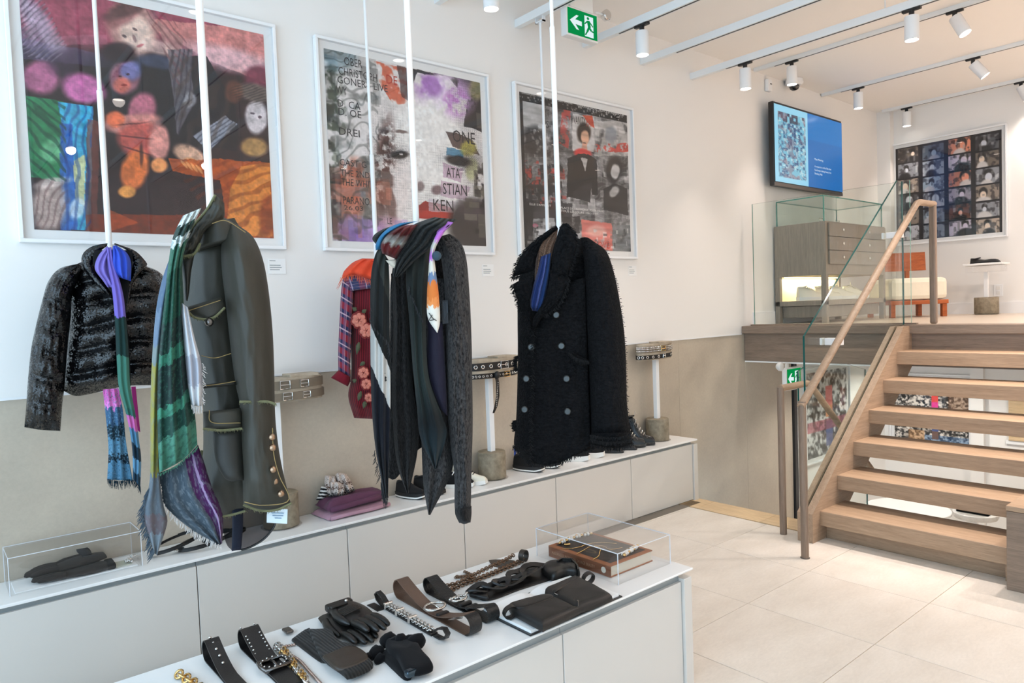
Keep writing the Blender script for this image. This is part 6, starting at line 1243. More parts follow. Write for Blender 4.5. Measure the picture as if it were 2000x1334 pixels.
# belt stands
M_FORM = concrete('pale_belt_form', (160, 146, 126), (176, 162, 142), (188, 175, 156), (9, 9, 9), .6)
M_BELTB = leather('black_studded_leather', (19, 17, 17), .4, 300, .15, .2); M_TAN = leather('taupe_belt', (120, 108, 92), .5, 300, .12, .2)
def belt_stand(label, bx, by, fx, fy, fz, kind):
    r = .085; hb = .165
    def topfn(o):
        vs = []; n = 28
        for zz in (-.055, .06):
            for k in range(n):
                a = 2*PI*k/n; vs.append((fx+.188*math.cos(a), fy+.062*math.sin(a), fz+zz))
        MB().add(vs, [list(range(n))[::-1], list(range(n, 2*n))]+[[i, (i+1) % n, n+(i+1) % n, n+i] for i in range(n)]).build('belt_form', M_FORM, o, smooth=40)
        MB().rbox((fx+.005, fy-.05, fz+.058), (fx+.155, fy+.05, fz+.074), .003).build('raised_half', M_FORM, o)
    o = ped(label, bx, by, BZ, r, hb, fz-.05-BZ, topfn)
    def loop(name, lab, dz, w, mat, th=.005, rr=1.0):
        b = thing('belt', (fx, fy, fz+dz-w/2), lab, 'belt', 'belts on the concrete-footed stands'); n = 40
        path = [(fx+(.188*rr+.004)*math.cos(2*PI*k/n), fy+(.062*rr+.004)*math.sin(2*PI*k/n), fz+dz+.004*math.sin(2*PI*k/n+1)) for k in range(n+1)]
        MB().ribbon(path, (0, 0, 1), w, th).build('strap', mat, b, smooth=60); return b, path
    def buckle(b, x, dz, s=.022, mat=M_SILVER, t=.003):
        y = fy-.062*math.sqrt(max(0, 1-((x-fx)/.188)**2))-.011; m = MB()
        q = [(x-s, y, fz+dz-s*.8), (x+s, y, fz+dz-s*.8), (x+s, y, fz+dz+s*.8), (x-s, y, fz+dz+s*.8)]
        m.tube(q, t, 6, closed=True); m.tube([(x-s, y, fz+dz), (x+s*.8, y-.004, fz+dz)], t*.7, 5); m.build('buckle', mat, b, smooth=40)
    def eyelets(b, path, dz, n0, n1, r_, step=1, mat=M_SILVER):
        for q in path[n0:n1:step]:
            a = math.atan2((q[1]-fy)/.062, (q[0]-fx)/.188); nx = math.atan2(math.sin(a)/.062, math.cos(a)/.188)
            R = Matrix.Rotation(nx+PI/2, 4, 'Z') @ Matrix.Rotation(PI/2, 4, 'X'); m = MB()
            p0 = Vector(q)+Vector((math.cos(nx), math.sin(nx), 0))*.003; m.tube([p0+R.to_3x3() @ Vector((r_*math.cos(2*PI*k/10), r_*math.sin(2*PI*k/10), 0)) for k in range(10)], r_*.35, 5, closed=True); m.build('eyelet', mat, b, smooth=True)
    def studs(b, path, n0, n1, r_, rows=(0,), mat=M_SILVER, sq=False):
        m = MB()
        for k in range(n0, n1):
            for f in (0, .5):
                q = Vector(path[k]).lerp(Vector(path[k+1]), f)
                d = Vector((q.x-fx, (q.y-fy)*6, 0)).normalized()*.005
                for rw in rows:
                    c = q+d+Vector((0, 0, rw)); m.rbox(c-Vector((r_,)*3), c+Vector((r_,)*3), r_*.3, 1) if sq else m.ball(c, r_, 6, 4)
        m.build('studs', mat, b, smooth=not sq)
    if kind == 'twin':
        b, p_ = loop('belt', 'upper taupe belt with twin-buckle look on the stand behind the olive jacket', .028, .042, M_TAN, .006); buckle(b, fx-.03, .028, .024); buckle(b, fx+.07, .028, .02)
        b, p_ = loop('belt', 'lower taupe buckled belt on the stand behind the olive jacket', -.028, .038, M_TAN, .006, 1.02); buckle(b, fx-.02, -.028, .022); buckle(b, fx+.08, -.028, .018)
    elif kind == 'grommet':
        b, p_ = loop('belt', 'wide black belt with big grommets on the stand between the cardigan and the coat', .022, .045, M_BELTB); eyelets(b, p_, .022, 20, 40, .010, 2); buckle(b, fx+.04, .022, .028)
        b, p_ = loop('belt', 'knotted black eyelet belt with hanging tail below the grommet belt', -.034, .030, M_BELTB, .005, 1.0); eyelets(b, p_, -.034, 20, 40, .006, 1); buckle(b, fx+.06, -.036, .02, M_GOLD)
        tl = [(fx-.035, fy-.078, fz-.03), (fx-.03, fy-.085, fz-.08), (fx-.03, fy-.083, fz-.16), (fx-.045, fy-.08, fz-.22), (fx-.065, fy-.078, fz-.26)]
        MB().ribbon(tl, (1, 0, 0), [.02, .022, .022, .022, .012], .004).build('tail', M_BELTB, b, smooth=60); MB().ball((fx-.03, fy-.085, fz-.035), (.02, .014, .024), 10, 6).build('knot', M_BELTB, b, smooth=True)
        m = MB()
        for k in range(14): q = [Vector(tl[1]).lerp(Vector(tl[3]), k/13)][0]; m.ball(q+Vector((0, -.004, 0)), .0035, 6, 4)
        m.build('tail_studs', M_SILVER, b, smooth=True)
    else:
        b, p_ = loop('belt', 'taupe belt set with rows of silver studs on the stand by the stair end', .026, .046, M_TAN); studs(b, p_, 20, 30, .0055, (-.012, .004, .016)); studs(b, p_, 33, 39, .0045, (-.012, .0, .012)); buckle(b, fx+.02, .024, .022, M_GOLD); buckle(b, fx+.07, .024, .018)
        b, p_ = loop('belt', 'black belt with square silver plates below the studded taupe belt', -.030, .030, M_BELTB); eyelets(b, p_, -.03, 21, 30, .009, 2); eyelets(b, p_, -.03, 35, 40, .007, 2); buckle(b, fx+.03, -.03, .014)
belt_stand('concrete-footed belt stand hidden behind the olive jacket cuff', 1.335, 3.405, 1.39, 3.405, 1.128, 'twin')
belt_stand('concrete-footed belt stand between the grey cardigan and the black coat', 2.655, 3.40, 2.685, 3.40, 1.128, 'grommet')
belt_stand('concrete-footed belt stand at the stair end of the wall worktop', 4.25, 3.405, 4.235, 3.405, 1.128, 'stud')
# folded sweaters and bunched scarf
M_PLUM = fab('plum_cotton', (94, 58, 78), .9, 260, .25, .15); M_LILAC = fab('dusty_lilac_cotton', (176, 136, 150), .9, 260, .25, .12)
def folded(label, pts, z0, h, mat, sag, seed, name='folded_sweater'):
    """soft folded slab over a quadrilateral footprint"""
    n, k = 26, 18; rng = random.Random(seed); A, B, C_, D = [Vector(p) for p in pts]; vs = []; fs = []
    for top in (0, 1):
        for j in range(k):
            for i in range(n):
                s, t = i/(n-1), j/(k-1); p_ = (A*(1-s)+B*s)*(1-t)+(D*(1-s)+C_*s)*t; e = min(1, min(s, 1-s)*9)**.5*min(1, min(t, 1-t)*7)**.5
                z = z0+(h*(.25+.75*e)+sag*(mnoise.noise(Vector((s*3+seed, t*3, 0)))+.6*math.sin(s*7+seed)*t*.5) if top else h*.18*(1-e))
                vs.append((p_.x, p_.y, z))
    m_ = n*k
    for j in range(k-1):
        for i in range(n-1):
            a = j*n+i; fs.append([a+m_, a+1+m_, a+n+1+m_, a+n+m_]); fs.append([a, a+n, a+n+1, a+1])
    ring = [i for i in range(n)]+[j*n+n-1 for j in range(1, k)]+[(k-1)*n+i for i in range(n-2, -1, -1)]+[j*n for j in range(k-2, 0, -1)]
    for a, b in zip(ring, ring[1:]+ring[:1]): fs.append([a, b, b+m_, a+m_])
    o = thing(name, ((A.x+C_.x)/2, (A.y+C_.y)/2, z0), label, 'sweater', 'folded sweaters on the wall worktop'); MB().add(vs, fs).build('fold', mat, o, smooth=60)
    return o
fa = folded('dusty lilac sweater folded under a plum one', [(1.53, 3.29, 0), (1.885, 3.30, 0), (1.90, 3.475, 0), (1.52, 3.475, 0)], BZ, .034, M_LILAC, .006, 2)
MB().tube([(1.54, 3.288, BZ+.012), (1.65, 3.284, BZ+.017), (1.78, 3.288, BZ+.014), (1.88, 3.30, BZ+.016)], .010, 8).build('rolled_edge', M_LILAC, fa, smooth=True)
fb = folded('plum sweater folded on top of a lilac one', [(1.535, 3.295, 0), (1.88, 3.305, 0), (1.895, 3.47, 0), (1.54, 3.47, 0)], BZ+.04, .052, M_PLUM, .018, 5)
MB().tube([(1.545, 3.30, BZ+.052), (1.64, 3.292, BZ+.058), (1.76, 3.298, BZ+.064), (1.865, 3.31, BZ+.068)], .014, 8).build('rolled_edge', M_PLUM, fb, smooth=True)
bs = thing('bunched_scarf', (1.73, 3.42, BZ+.08), 'crumpled white, brown and black animal-print scarf bunched on the plum sweater', 'scarf')
M_ANIM = bands('animal_print', [(0, (206,190,180)), (.4, (90,62,50)), (.6, (210,196,186)), (.8, (40,34,34))], (5, 5), .8, [(.42, (24,22,24)), (.55, (222,208,198))], amount=.85); M_ZEB = bands('zebra_print', [(0, (220,216,212)), (.12, (20,20,22)), (.25, (220,216,212)), (.37, (20,20,22)), (.5, (220,216,212)), (.62, (20,20,22)), (.75, (214,210,206)), (.87, (20,20,22))], (2, 3), .1)
S = Stand(1.73, 3.40); K = crop(500, 860, 6.667)
sheet('fold', S, K([(900,455),(890,560),(900,660),(960,740)]), K([(1040,470),(1060,560),(1130,640),(1240,720)]), M_ANIM, bs, dep=-.02, front=.05, back=.04, folds=[(2, .014, 0, 4, 0)], nu=20, nv=20)
sheet('fold', S, K([(1030,450),(1040,520),(1090,600),(1160,700)]), K([(1180,440),(1230,520),(1270,600),(1290,660)]), M_ANIM, bs, T=K([(1030,450),(1075,420),(1180,440)]), dep=-.01, front=.05, back=.04, folds=[(2, .012, 1, 4, 0)], nu=20, nv=20)
sheet('fold', S, K([(850,600),(820,690),(780,780)]), K([(940,610),(950,680),(870,780)]), M_ZEB, bs, dep=-.03, front=.03, back=.03, nu=16, nv=16)
sheet('fold', S, K([(960,540),(970,620),(1000,720)]), K([(1090,540),(1150,610),(1140,720)]), M_ANIM, bs, dep=-.06, front=.03, back=.03, folds=[(2, .01, 2, 4, 0)], nu=16, nv=16)
# shoes under the garments
M_BOOT = leather('polished_black_leather', (20, 19, 18), .22, 300, .2, .12)
M_CANV = fab('black_canvas', (26, 26, 27), .9); G = 'shoes lined up on the wall worktop'
shoe('black suede sneaker with white midsole beside the plum sweater', (2.035, 3.475, BZ), -1.30, .20, M_BSUE, M_BSOLE, 'runner', None, G, M_WSOLE)
shoe('black lace-up sneaker half hidden behind the cardigan point', (2.15, 3.475, BZ), -1.20, .20, M_BSUE, M_BSOLE, 'sneaker', M_BLACK, G)
shoe('black canvas sneaker with white toe cap nearer the cardigan sleeve', (2.30, 3.46, BZ), -.85, .21, M_CANV, M_WSOLE, 'sneaker', M_SATIN, G)
shoe('black canvas sneaker with white toe next to the grommet belt stand', (2.41, 3.465, BZ), -1.0, .21, M_WSH, M_WSOLE, 'sneaker', M_BLACK, G)
bt1, MM, st_, pr_, ou_ = shoe('black runner with white sole and blue heel tab at the coat hem', (2.90, 3.478, BZ), -1.32, .215, M_BSUE, M_BSOLE, 'runner', None, G, M_WSOLE)
MB().obox(MM @ Matrix.Translation((.006, 0, .115)), (.004, .02, .05), .001).build('heel_tab', plain('blue_webbing', (46, 80, 170), .7), bt1)
shoe('second black runner with white sole under the coat', (3.03, 3.475, BZ), -1.25, .215, M_BSUE, M_BSOLE, 'runner', None, G, M_WSOLE)
shoe('black runner with white sole, third along the coat hem', (3.28, 3.475, BZ), -1.1, .22, M_BSUE, M_WSOLE, 'runner', None, G)
shoe('black runner with white sole, fourth along the coat hem', (3.42, 3.475, BZ), -1.05, .22, M_BSUE, M_WSOLE, 'runner', None, G)
shoe('flat black shoe under the coat cuff', (3.60, 3.475, BZ), -1.0, .23, M_BSH, M_BSOLE, 'flat', None, G)
shoe('second flat black shoe under the coat cuff', (3.74, 3.475, BZ), -1.0, .23, M_BSH, M_BSOLE, 'flat', None, G)
for k, (bx_, lab) in enumerate(((3.845, 'studded black lace-up boot nearer the coat'), (3.95, 'studded black lace-up boot nearest the last belt stand'))):
    o, MM, st_, pr_, ou_ = shoe(lab, (bx_, 3.47, BZ), -.95, .22, M_BOOT, M_BSOLE, 'boot', M_SILVER, G); m = MB()
    for i in range(24): t = i/23; w = np.interp(t, *zip(*ou_))*1.05; m.ball(MM @ Vector((.22*t, -w, st_*.85)), .0026, 5, 3); m.ball(MM @ Vector((.22*t, w, st_*.85)), .0026, 5, 3)
    for i in range(14): t = i/13; m.ball(MM @ Vector((.075+.09*t, -.03+.004*t, st_+.135-.095*t)), .0024, 5, 3)
    m.build('studs', M_SILVER, o, smooth=True)

# ------------------------------------------------------------------ accessories on the centre table
TZ = TT+.0005
def tw(pts, z=TZ): return [(lambda v: (v.x, v.y))(at(a, b_, z=z)) for a, b_ in pts]
M_BRONZE = leather('bronze_glitter_leather', (96, 72, 58), .35, 420, .35, .5); M_WOVEN = leather('black_woven_leather', (20, 19, 19), .45, 140, .2, .9)
def table_belt(label, x, y0, y1, w, mat, loop=.05, near_loop=0.0, mat2=None, inner=None):
    """strap doubled back on itself along -y: upright loop at the far end, optionally one at the near end"""
    o = thing('belt', (x, (y0+y1)/2, TZ), label, 'belt', 'belts laid on the centre table'); P_ = []; r = loop/2; R2 = near_loop/2
    n = 10
    P_ += [(x, y1+(y0-y1)*i/n, TZ+.002) for i in range(n)]
    for i in range(13): a = -PI/2+PI*i/12; P_.append((x, y0-r*.9+r*.95*math.cos(a)*1.0, TZ+.002+r+r*math.sin(a)))
    for i in range(1, n+1):
        t = i/n; z = TZ+.008+(loop-.006)*max(0, 1-t*2.0)**1.5; P_.append((x, y0-r*.9+(y1-y0+r)*t, z if not R2 else max(z, TZ+.008+(near_loop-.006)*max(0, t*2.2-1.2)**1.4)))
    MB().ribbon(P_, (1, 0, 0), w, .0035).build('strap', [mat], o, smooth=60)
    if R2:
        q = [(x, y1+R2*.2-R2*1.1*math.cos(a)+R2*.9, TZ+.002+R2+R2*math.sin(a)) for a in [PI/2+PI*.0-PI*i/14 for i in range(15)]]
        q = [(x, y1-R2*.95*math.cos(a-PI/2+PI/2)*0-R2*.95*math.sin(PI*i/14), TZ+.002+R2-R2*math.cos(PI*i/14)) for i, a in enumerate([0]*15)]
        MB().ribbon(q, (1, 0, 0), w, .0035).build('end_loop', mat2 or mat, o, smooth=60)
    return o
def sqbuckle(o, x, y, w, l, mat, t=.004, z=None, prong=True, rnd=False):
    z = z or TZ+.017; m = MB()
    q = [(x-w, y-l, z), (x+w, y-l, z), (x+w*1.08, y, z+.003), (x+w, y+l, z), (x-w, y+l, z), (x-w*1.08, y, z+.003)]
    if rnd: q = [(x+w*1.1*math.cos(a), y+l*math.sin(a), z) for a in [2*PI*k/16 for k in range(16)]]
    m.tube(q, t, 8, closed=True)
    if prong: m.tube([(x, y+l, z), (x, y, z+.005), (x, y-l, z+.001)], t*.6, 6)
    return m.build('buckle', mat, o, smooth=True)
def studrow(o, pts, r, mat=M_SILVER, name='studs'):
    m = MB()
    for q in pts: m.ball(q, (r, r, r*.9), 8, 5)
    return m.build(name, mat, o, smooth=True)
b = table_belt('black strap with a row of round studs, at the window end of the belts', .634, 2.232, 1.90, .042, M_BELTB, .062)
studrow(b, [(.634, 2.222-.028*k, TZ+.064-.0065*k-.002*k*k*.35) for k in range(5)], .0048)
b = table_belt('wide black belt edged with studs and a dark ornate buckle', .748, 2.235, 1.88, .056, M_BELTB, .06)
studrow(b, [(.748+sx*.021, 2.225-.0145*k, TZ+.0625-.0036*k-.0002*k*k) for k in range(12) for sx in (-1, 1)], .0034)
sqbuckle(b, .748, 2.02, .036, .032, M_PEWTER, .0065); studrow(b, [(.748+.036*math.cos(a), 2.02+.032*math.sin(a), TZ+.024) for a in [2*PI*k/14 for k in range(14)]], .003)
b = table_belt('bronze glitter belt with a big round silver buckle and open end loop', 1.295, 2.232, 1.80, .046, M_BRONZE, .066, .062, M_WOVEN)
sqbuckle(b, 1.295, 2.00, .034, .03, M_SILVER, .0048, TZ+.028, True, True); MB().rbox((1.273, 1.945, TZ+.011), (1.317, 1.965, TZ+.022), .004).build('keeper', M_BELTB, b)
MB().add([(1.275, 1.90, TZ+.018), (1.315, 1.90, TZ+.018), (1.315, 1.865, TZ+.03), (1.297, 1.845, TZ+.034), (1.275, 1.865, TZ+.03)], [[0,1,2,3,4]]).build('metal_tip', M_SILVER, b)
b = table_belt('black woven belt with chain-trimmed buckle next to the bronze one', 1.395, 2.19, 1.83, .046, M_WOVEN, .056, .05)
sqbuckle(b, 1.395, 2.00, .026, .02, M_SILVER, .004, TZ+.026, True, True); studrow(b, [(1.36+.007*k, 2.005+.006*math.sin(k*1.3), TZ+.03) for k in range(12)], .005, M_SILVER, 'chain_trim')
for dy in (0, -.035): MB().rbox((1.371, 1.955+dy, TZ+.012), (1.419, 1.972+dy, TZ+.024), .004).build('keeper', M_BELTB, b)
# chain belt with braided ends
b = thing('belt', (1.205, 2.02, TZ), 'silver chain belt with braided black end loops', 'belt', 'belts laid on the centre table')
def link(m, c, d, r, l, th, flip):
    c, d = Vector(c), Vector(d).normalized(); up = Vector((0, 0, 1)); sd = d.cross(up); e = (sd*.75+up*.65).normalized() if flip else (sd*.75-up*.65).normalized()
    m.tube([c+d*(l*math.cos(a))+e*(r*math.sin(a)) for a in [2*PI*k/10 for k in range(10)]], th, 5, closed=True)
m = MB()
for row in (-.006, .006):
    for k in range(26): link(m, (1.205+row, 2.15-.0105*k, TZ+.014), (0, -1, 0), .006, .008, .0021, k % 2)
m.build('chain', M_SILVER, b, smooth=True); MB().rbox((1.192, 1.87, TZ), (1.218, 2.16, TZ+.008), .002).build('backing', M_BELTB, b)
for y in (2.155, 2.08, 2.0): MB().rbox((1.188, y-.006, TZ+.002), (1.222, y+.006, TZ+.024), .003).build('clasp', M_SILVER, b)
for y0, sg in ((2.165, 1), (1.865, -1)):
    MB().ribbon([(1.205, y0, TZ+.003), (1.205, y0+sg*.03, TZ+.004), (1.205, y0+sg*.06, TZ+.014), (1.205, y0+sg*.07, TZ+.03), (1.205, y0+sg*.055, TZ+.042), (1.205, y0+sg*.025, TZ+.034), (1.205, y0, TZ+.018)], (1, 0, 0), .018, .005).build('braided_loop', M_WOVEN, b, smooth=60)
MB().rbox((1.165, 2.16, TZ), (1.195, 2.235, TZ+.002), .0005, 1).build('swing_tag', M_BLACK, b)
# bracelets and necklace
def links(label, name, path, mats, r, step=1, ball=False, cat='bracelet'):
    o = thing(name, path[0][:2]+(TZ,), label, cat, 'bracelets and chains on the centre table'); P_ = spline([p[:2] for p in path], step); groups = {}
    for k, q in enumerate(P_):
        mt = mats[(k//4) % len(mats)]; mm_ = groups.setdefault(mt.name, (MB(), mt))[0]; d = (P_[min(k+1, len(P_)-1)]-P_[max(k-1, 0)])
        if ball: mm_.ball((q[0], q[1], TZ+r), r, 7, 5)
        else: link(mm_, (q[0], q[1], TZ+r*.9), (d[0], d[1], 0), r, r*1.25, r*.32, k % 2)
    for mb_, mt in groups.values(): mb_.build('links', mt, o, smooth=True)
    return o
links('chunky gold bracelet cut by the lower picture edge', 'bracelet', tw([(350,1324),(366,1333),(384,1346),(400,1362)]), [M_GOLD], .012, 9)
links('mixed gold and silver link bracelet beside the knitted gloves', 'bracelet', tw([(541,1268),(558,1283),(570,1300),(583,1318),(598,1338)]), [M_SILVER, M_GOLD], .011, 26)
links('fine silver ball chain trailing from the knitted gloves', 'chain', tw([(575,1262),(556,1266),(560,1277),(585,1293),(606,1316),(628,1340)]), [plain('rose_steel', (190, 168, 158), .25, metal=1.0)], .0046, 46, True, 'chain')
# knitted gloves
def rib(name, rgb):
    t = NT(name); w = t.node('ShaderNodeTexWave', bands_direction='X'); w.inputs['Scale'].default_value = 34; w.inputs['Distortion'].default_value = .6; t.link(t.coord('Object'), w.inputs[0]); c = lin(rgb)
    t.set(color=t.mix(tuple(v*.6 for v in c), tuple(v*1.35 for v in c), w.outputs['Fac']), rough=.95, spec=.1, sheen=.15); t.bump(w.outputs['Fac'], .6, .004); MATS[name] = t.m; return t.m
M_RIB = rib('charcoal_rib_knit', (38, 35, 32)); M_BRNL = leather('dark_brown_leather', (52, 43, 35), .4, 260, .15, .15); M_BLKL = leather('black_glove_leather', (22, 20, 18), .36, 260, .15, .15)
def slab(o, name, outline, z0, h, mat, rn=.3, seed=0, inflate=1.0):
    """soft flat cloth piece over a drawn outline (world xy), rounded at the rim"""
    P_ = [Vector((*q, 0)) for q in outline]; c = sum(P_, Vector())/len(P_); n = len(P_); m = MB(); rings = [(1.0, .0), (1.02, .25), (1.0, .6), (.93, .88), (.75, 1.0), (.4, 1.03), (.0, 1.03)]; vs = []; fs = []
    for s_, hh in rings:
        for q in P_: pp = c+(q-c)*s_; vs.append(pp+Vector((0, 0, z0+h*hh*(1+rn*mnoise.noise(Vector(((pp.x+seed)*16, pp.y*16, .5)))))))
    for i in range(len(rings)-1):
        for k in range(n): fs.append([i*n+k, i*n+(k+1) % n, i*n+n+(k+1) % n, i*n+n+k])
    fs.append(list(range(n))[::-1]); return m.add(vs, fs).build(name, mat, o, smooth=70)
def outl(pts, n=40): return [tuple(p) for p in spline(pts+[pts[0]], n)][:-1]
K = crop(550, 1160, 6.4516)
kg = thing('knitted_glove', (.92, 2.0, TZ), 'charcoal ribbed fingerless glove with brown leather band, upper of the pair', 'glove', 'knitted gloves on the centre table')
kg2 = thing('knitted_glove', (.90, 2.05, TZ), 'charcoal ribbed fingerless glove, lower of the pair and mostly covered', 'glove', 'knitted gloves on the centre table')
slab(kg2, 'ribbed_body', outl(tw(K([(130,600),(300,480),(360,470),(520,640),(560,860),(480,860)]))), TZ, .014, M_RIB, .2)
slab(kg, 'ribbed_body', outl(tw(K([(345,480),(480,480),(620,480),(650,540),(740,650),(900,690),(1090,840),(1140,960),(860,1090),(760,1030),(520,850),(420,660)]), TZ+.01)), TZ+.012, .016, M_RIB, .2)
slab(kg, 'leather_band', outl(tw(K([(520,820),(880,690),(1090,840),(740,985)]), TZ+.02), 48), TZ+.022, .011, M_BRNL, .1)
MB().rbox((.86, 2.20, TZ+.005), (.885, 2.24, TZ+.014), .003).build('clip', M_PEWTER, kg2)
# leather gloves
lg = thing('leather_glove', (1.05, 2.07, TZ), 'dark leather glove with ribbed back and snap strap, upper of the pair', 'glove', 'leather gloves on the centre table')
Mx = Matrix.Translation((1.055, 2.235, TZ+.025)) @ Matrix.Rotation(-PI/2+.03, 4, 'Z'); glove(lg, Mx, .305, M_BLKL, .01, M_BLKL)
for k in range(6):
    a = Mx @ Vector((.085+.009*k, -.048, .026)); c_ = Mx @ Vector((.088+.009*k, 0, .034)); d = Mx @ Vector((.085+.009*k, .02, .032)); MB().tube([a, c_, d], .0022, 5).build('back_rib', M_BLKL, lg)
MB().ball(Mx @ Vector((.045, .01, .034)), .006, 10, 6).build('snap', M_SILVER, lg, smooth=True); MB().obox(Mx @ Matrix.Translation((.05, -.02, .03)), (.02, .06, .008), .003).build('strap', M_BLKL, lg)
lg2 = thing('leather_glove', (1.03, 2.06, TZ), 'dark leather glove lying under its pair', 'glove', 'leather gloves on the centre table')
Mx = Matrix.Translation((1.025, 2.23, TZ)) @ Matrix.Rotation(-PI/2-.02, 4, 'Z'); glove(lg2, Mx, .30, M_BLKL, .01)
# black ruched mittens
M_INKB = fab('ink_black_jersey', (13, 12, 14), .9, 300, .2, .2)
rm = thing('ruched_mitten', (1.09, 1.83, TZ), 'black jersey wrist warmer with ruffled edge, upper of the pair', 'glove', 'ruffled wrist warmers on the centre table')
rm2 = thing('ruched_mitten', (1.05, 1.84, TZ), 'black jersey wrist warmer with ruffled edge lying underneath', 'glove', 'ruffled wrist warmers on the centre table')
slab(rm2, 'sleeve', outl(tw(K([(1240,800),(1300,760),(1460,760),(1640,1030),(1560,1095),(1400,960)]))), TZ, .018, M_INKB, .25)
slab(rm, 'sleeve', outl(tw(K([(1290,640),(1480,620),(1680,640),(1780,800),(1900,930),(1880,990),(1700,1040),(1560,1010),(1460,860),(1360,780)]), TZ+.015)), TZ+.015, .026, M_INKB, .3)
for q, (cx, cy, r_, zz, ow) in enumerate(((1350,580,.030,.030,rm), (1440,600,.022,.034,rm), (1520,620,.026,.03,rm), (1610,590,.024,.032,rm), (1690,610,.032,.03,rm), (1200,740,.026,.014,rm2), (1110,790,.018,.010,rm2), (1240,820,.018,.010,rm2), (1500,560,.018,.045,rm))):
    c_ = at(*K([(cx, cy)])[0], z=TZ+zz); mm_ = MB(); mm_.ball((c_.x, c_.y, TZ+zz), (r_, r_*.8, r_*.75), 14, 8)
    mm_.v = [tuple(Vector(v)+Vector((1, .6, .7))*(.006*mnoise.noise(Vector(v)*60))) for v in mm_.v]; mm_.build('ruffle', M_INKB, ow, smooth=True)
c_ = at(*K([(1700, 980)])[0], z=TZ+.02)
MB().rbox((c_.x-.035, c_.y-.012, TZ+.014), (c_.x+.03, c_.y+.012, TZ+.034), .006).build('foil_lining', plain('blue_foil', (60, 74, 84), .2, metal=.8), rm)
# chain belt with leather leaf end
lb_ = thing('belt', (1.65, 2.17, TZ), 'bronze chain belt with pointed leather leaf end and a side loop', 'belt', 'belts laid on the centre table')
K = crop(850, 1060, 5.4054); M_BRZ = plain('antique_bronze', (120, 96, 78), .3, metal=1.0)
m = MB(); pts = spline(tw(K([(110,510),(130,540),(300,460),(500,390),(700,310),(860,240),(960,190)])), 44)
for k in range(43): link(m, (*pts[k], TZ+.010), (pts[k+1][0]-pts[k][0], pts[k+1][1]-pts[k][1], 0), .009, .0085, .0028, k % 2)
pts = spline(tw(K([(130,470),(260,440),(420,370),(560,310),(720,250),(840,190)]), TZ+.012), 34)
for k in range(33): link(m, (*pts[k], TZ+.018+.0006*k), (pts[k+1][0]-pts[k][0], pts[k+1][1]-pts[k][1], 0), .007, .009, .0024, k % 2)
m.build('chain', M_BRZ, lb_, smooth=True)
slab(lb_, 'leather_leaf', outl(tw(K([(568,190),(640,182),(820,190),(840,215),(760,262),(660,262),(590,225)]))), TZ, .004, M_BRNL, .1)
q = [at(*k_, z=TZ+.01) for k_ in K([(860,235),(960,180)])]; ax = (q[1]-q[0]).normalized()
MB().ribbon([q[0]+ax*(.02*math.sin(a)+.05)+Vector((0, 0, .022-.022*math.cos(a))) for a in [2*PI*k/16 for k in range(15)]], ax.cross(Vector((0, 0, 1))), .022, .004).build('strap_loop', M_BRNL, lb_, smooth=60)
m = MB()
for (a, b_) in (((230,355),(420,380)), ((310,305),(400,345)), ((220,365),(330,350)), ((330,340),(390,390))):
    u, v = at(*K([a])[0], z=TZ+.006), at(*K([b_])[0], z=TZ+.012)
    for k in range(9): link(m, u.lerp(v, k/8), v-u, .005, .007, .0018, k % 2)
m.build('charm_chains', M_BRZ, lb_, smooth=True)
# linked-leather belt
kb = thing('belt', (1.7, 2.0, TZ), 'wide black leather belt of interlocked rings with a ruched end', 'belt', 'belts laid on the centre table')
slab(kb, 'backing', outl(tw(K([(350,540),(560,615),(900,500),(1300,370),(1400,330),(1100,235),(1000,240),(820,300),(900,330),(700,420)]))), TZ, .006, M_BELTB, .1)
for k, (cx, cy, rx, ry) in enumerate(((450,530,100,60), (640,480,140,75), (790,430,170,85), (920,360,150,80), (1060,300,150,70))):
    c_ = at(*K([(cx, cy)])[0], z=TZ+.012); a0 = at(*K([(cx-rx, cy+rx*.28)])[0], z=TZ+.012); L_ = (c_-a0).length; dx = (c_-a0).normalized(); dy = Vector((-dx.y, dx.x, 0)); m = MB()
    m.ribbon([c_+dx*(L_*.95*math.cos(a))+dy*(.026*math.sin(a))+Vector((0, 0, .012+.008*math.sin(2*a+k))) for a in [2*PI*j/20 for j in range(21)]], [Vector((0, 0, 1))*.5+dy*math.sin(2*PI*j/20)+dx*math.cos(2*PI*j/20) for j in range(21)], .022, .006); m.build('leather_ring', M_BELTB, kb, smooth=60)
slab(kb, 'knot_end', outl(tw(K([(1120,290),(1180,250),(1240,230),(1330,200),(1450,215),(1520,290),(1510,330),(1380,330),(1260,370),(1190,340)]), TZ+.02)), TZ+.006, .034, M_BLKL, .5, 3)
slab(kb, 'flat_end', outl(tw(K([(350,520),(400,490),(520,500),(560,570),(540,590),(380,560)]), TZ+.012)), TZ+.006, .014, M_BELTB, .2)
MB().ribbon([at(*k_, z=TZ+.03) for k_ in K([(1290,230),(1340,200),(1440,205),(1500,270),(1515,320)])], (0, 0, 1), .03, .006).build('ruched_band', M_BLKL, kb, smooth=60)
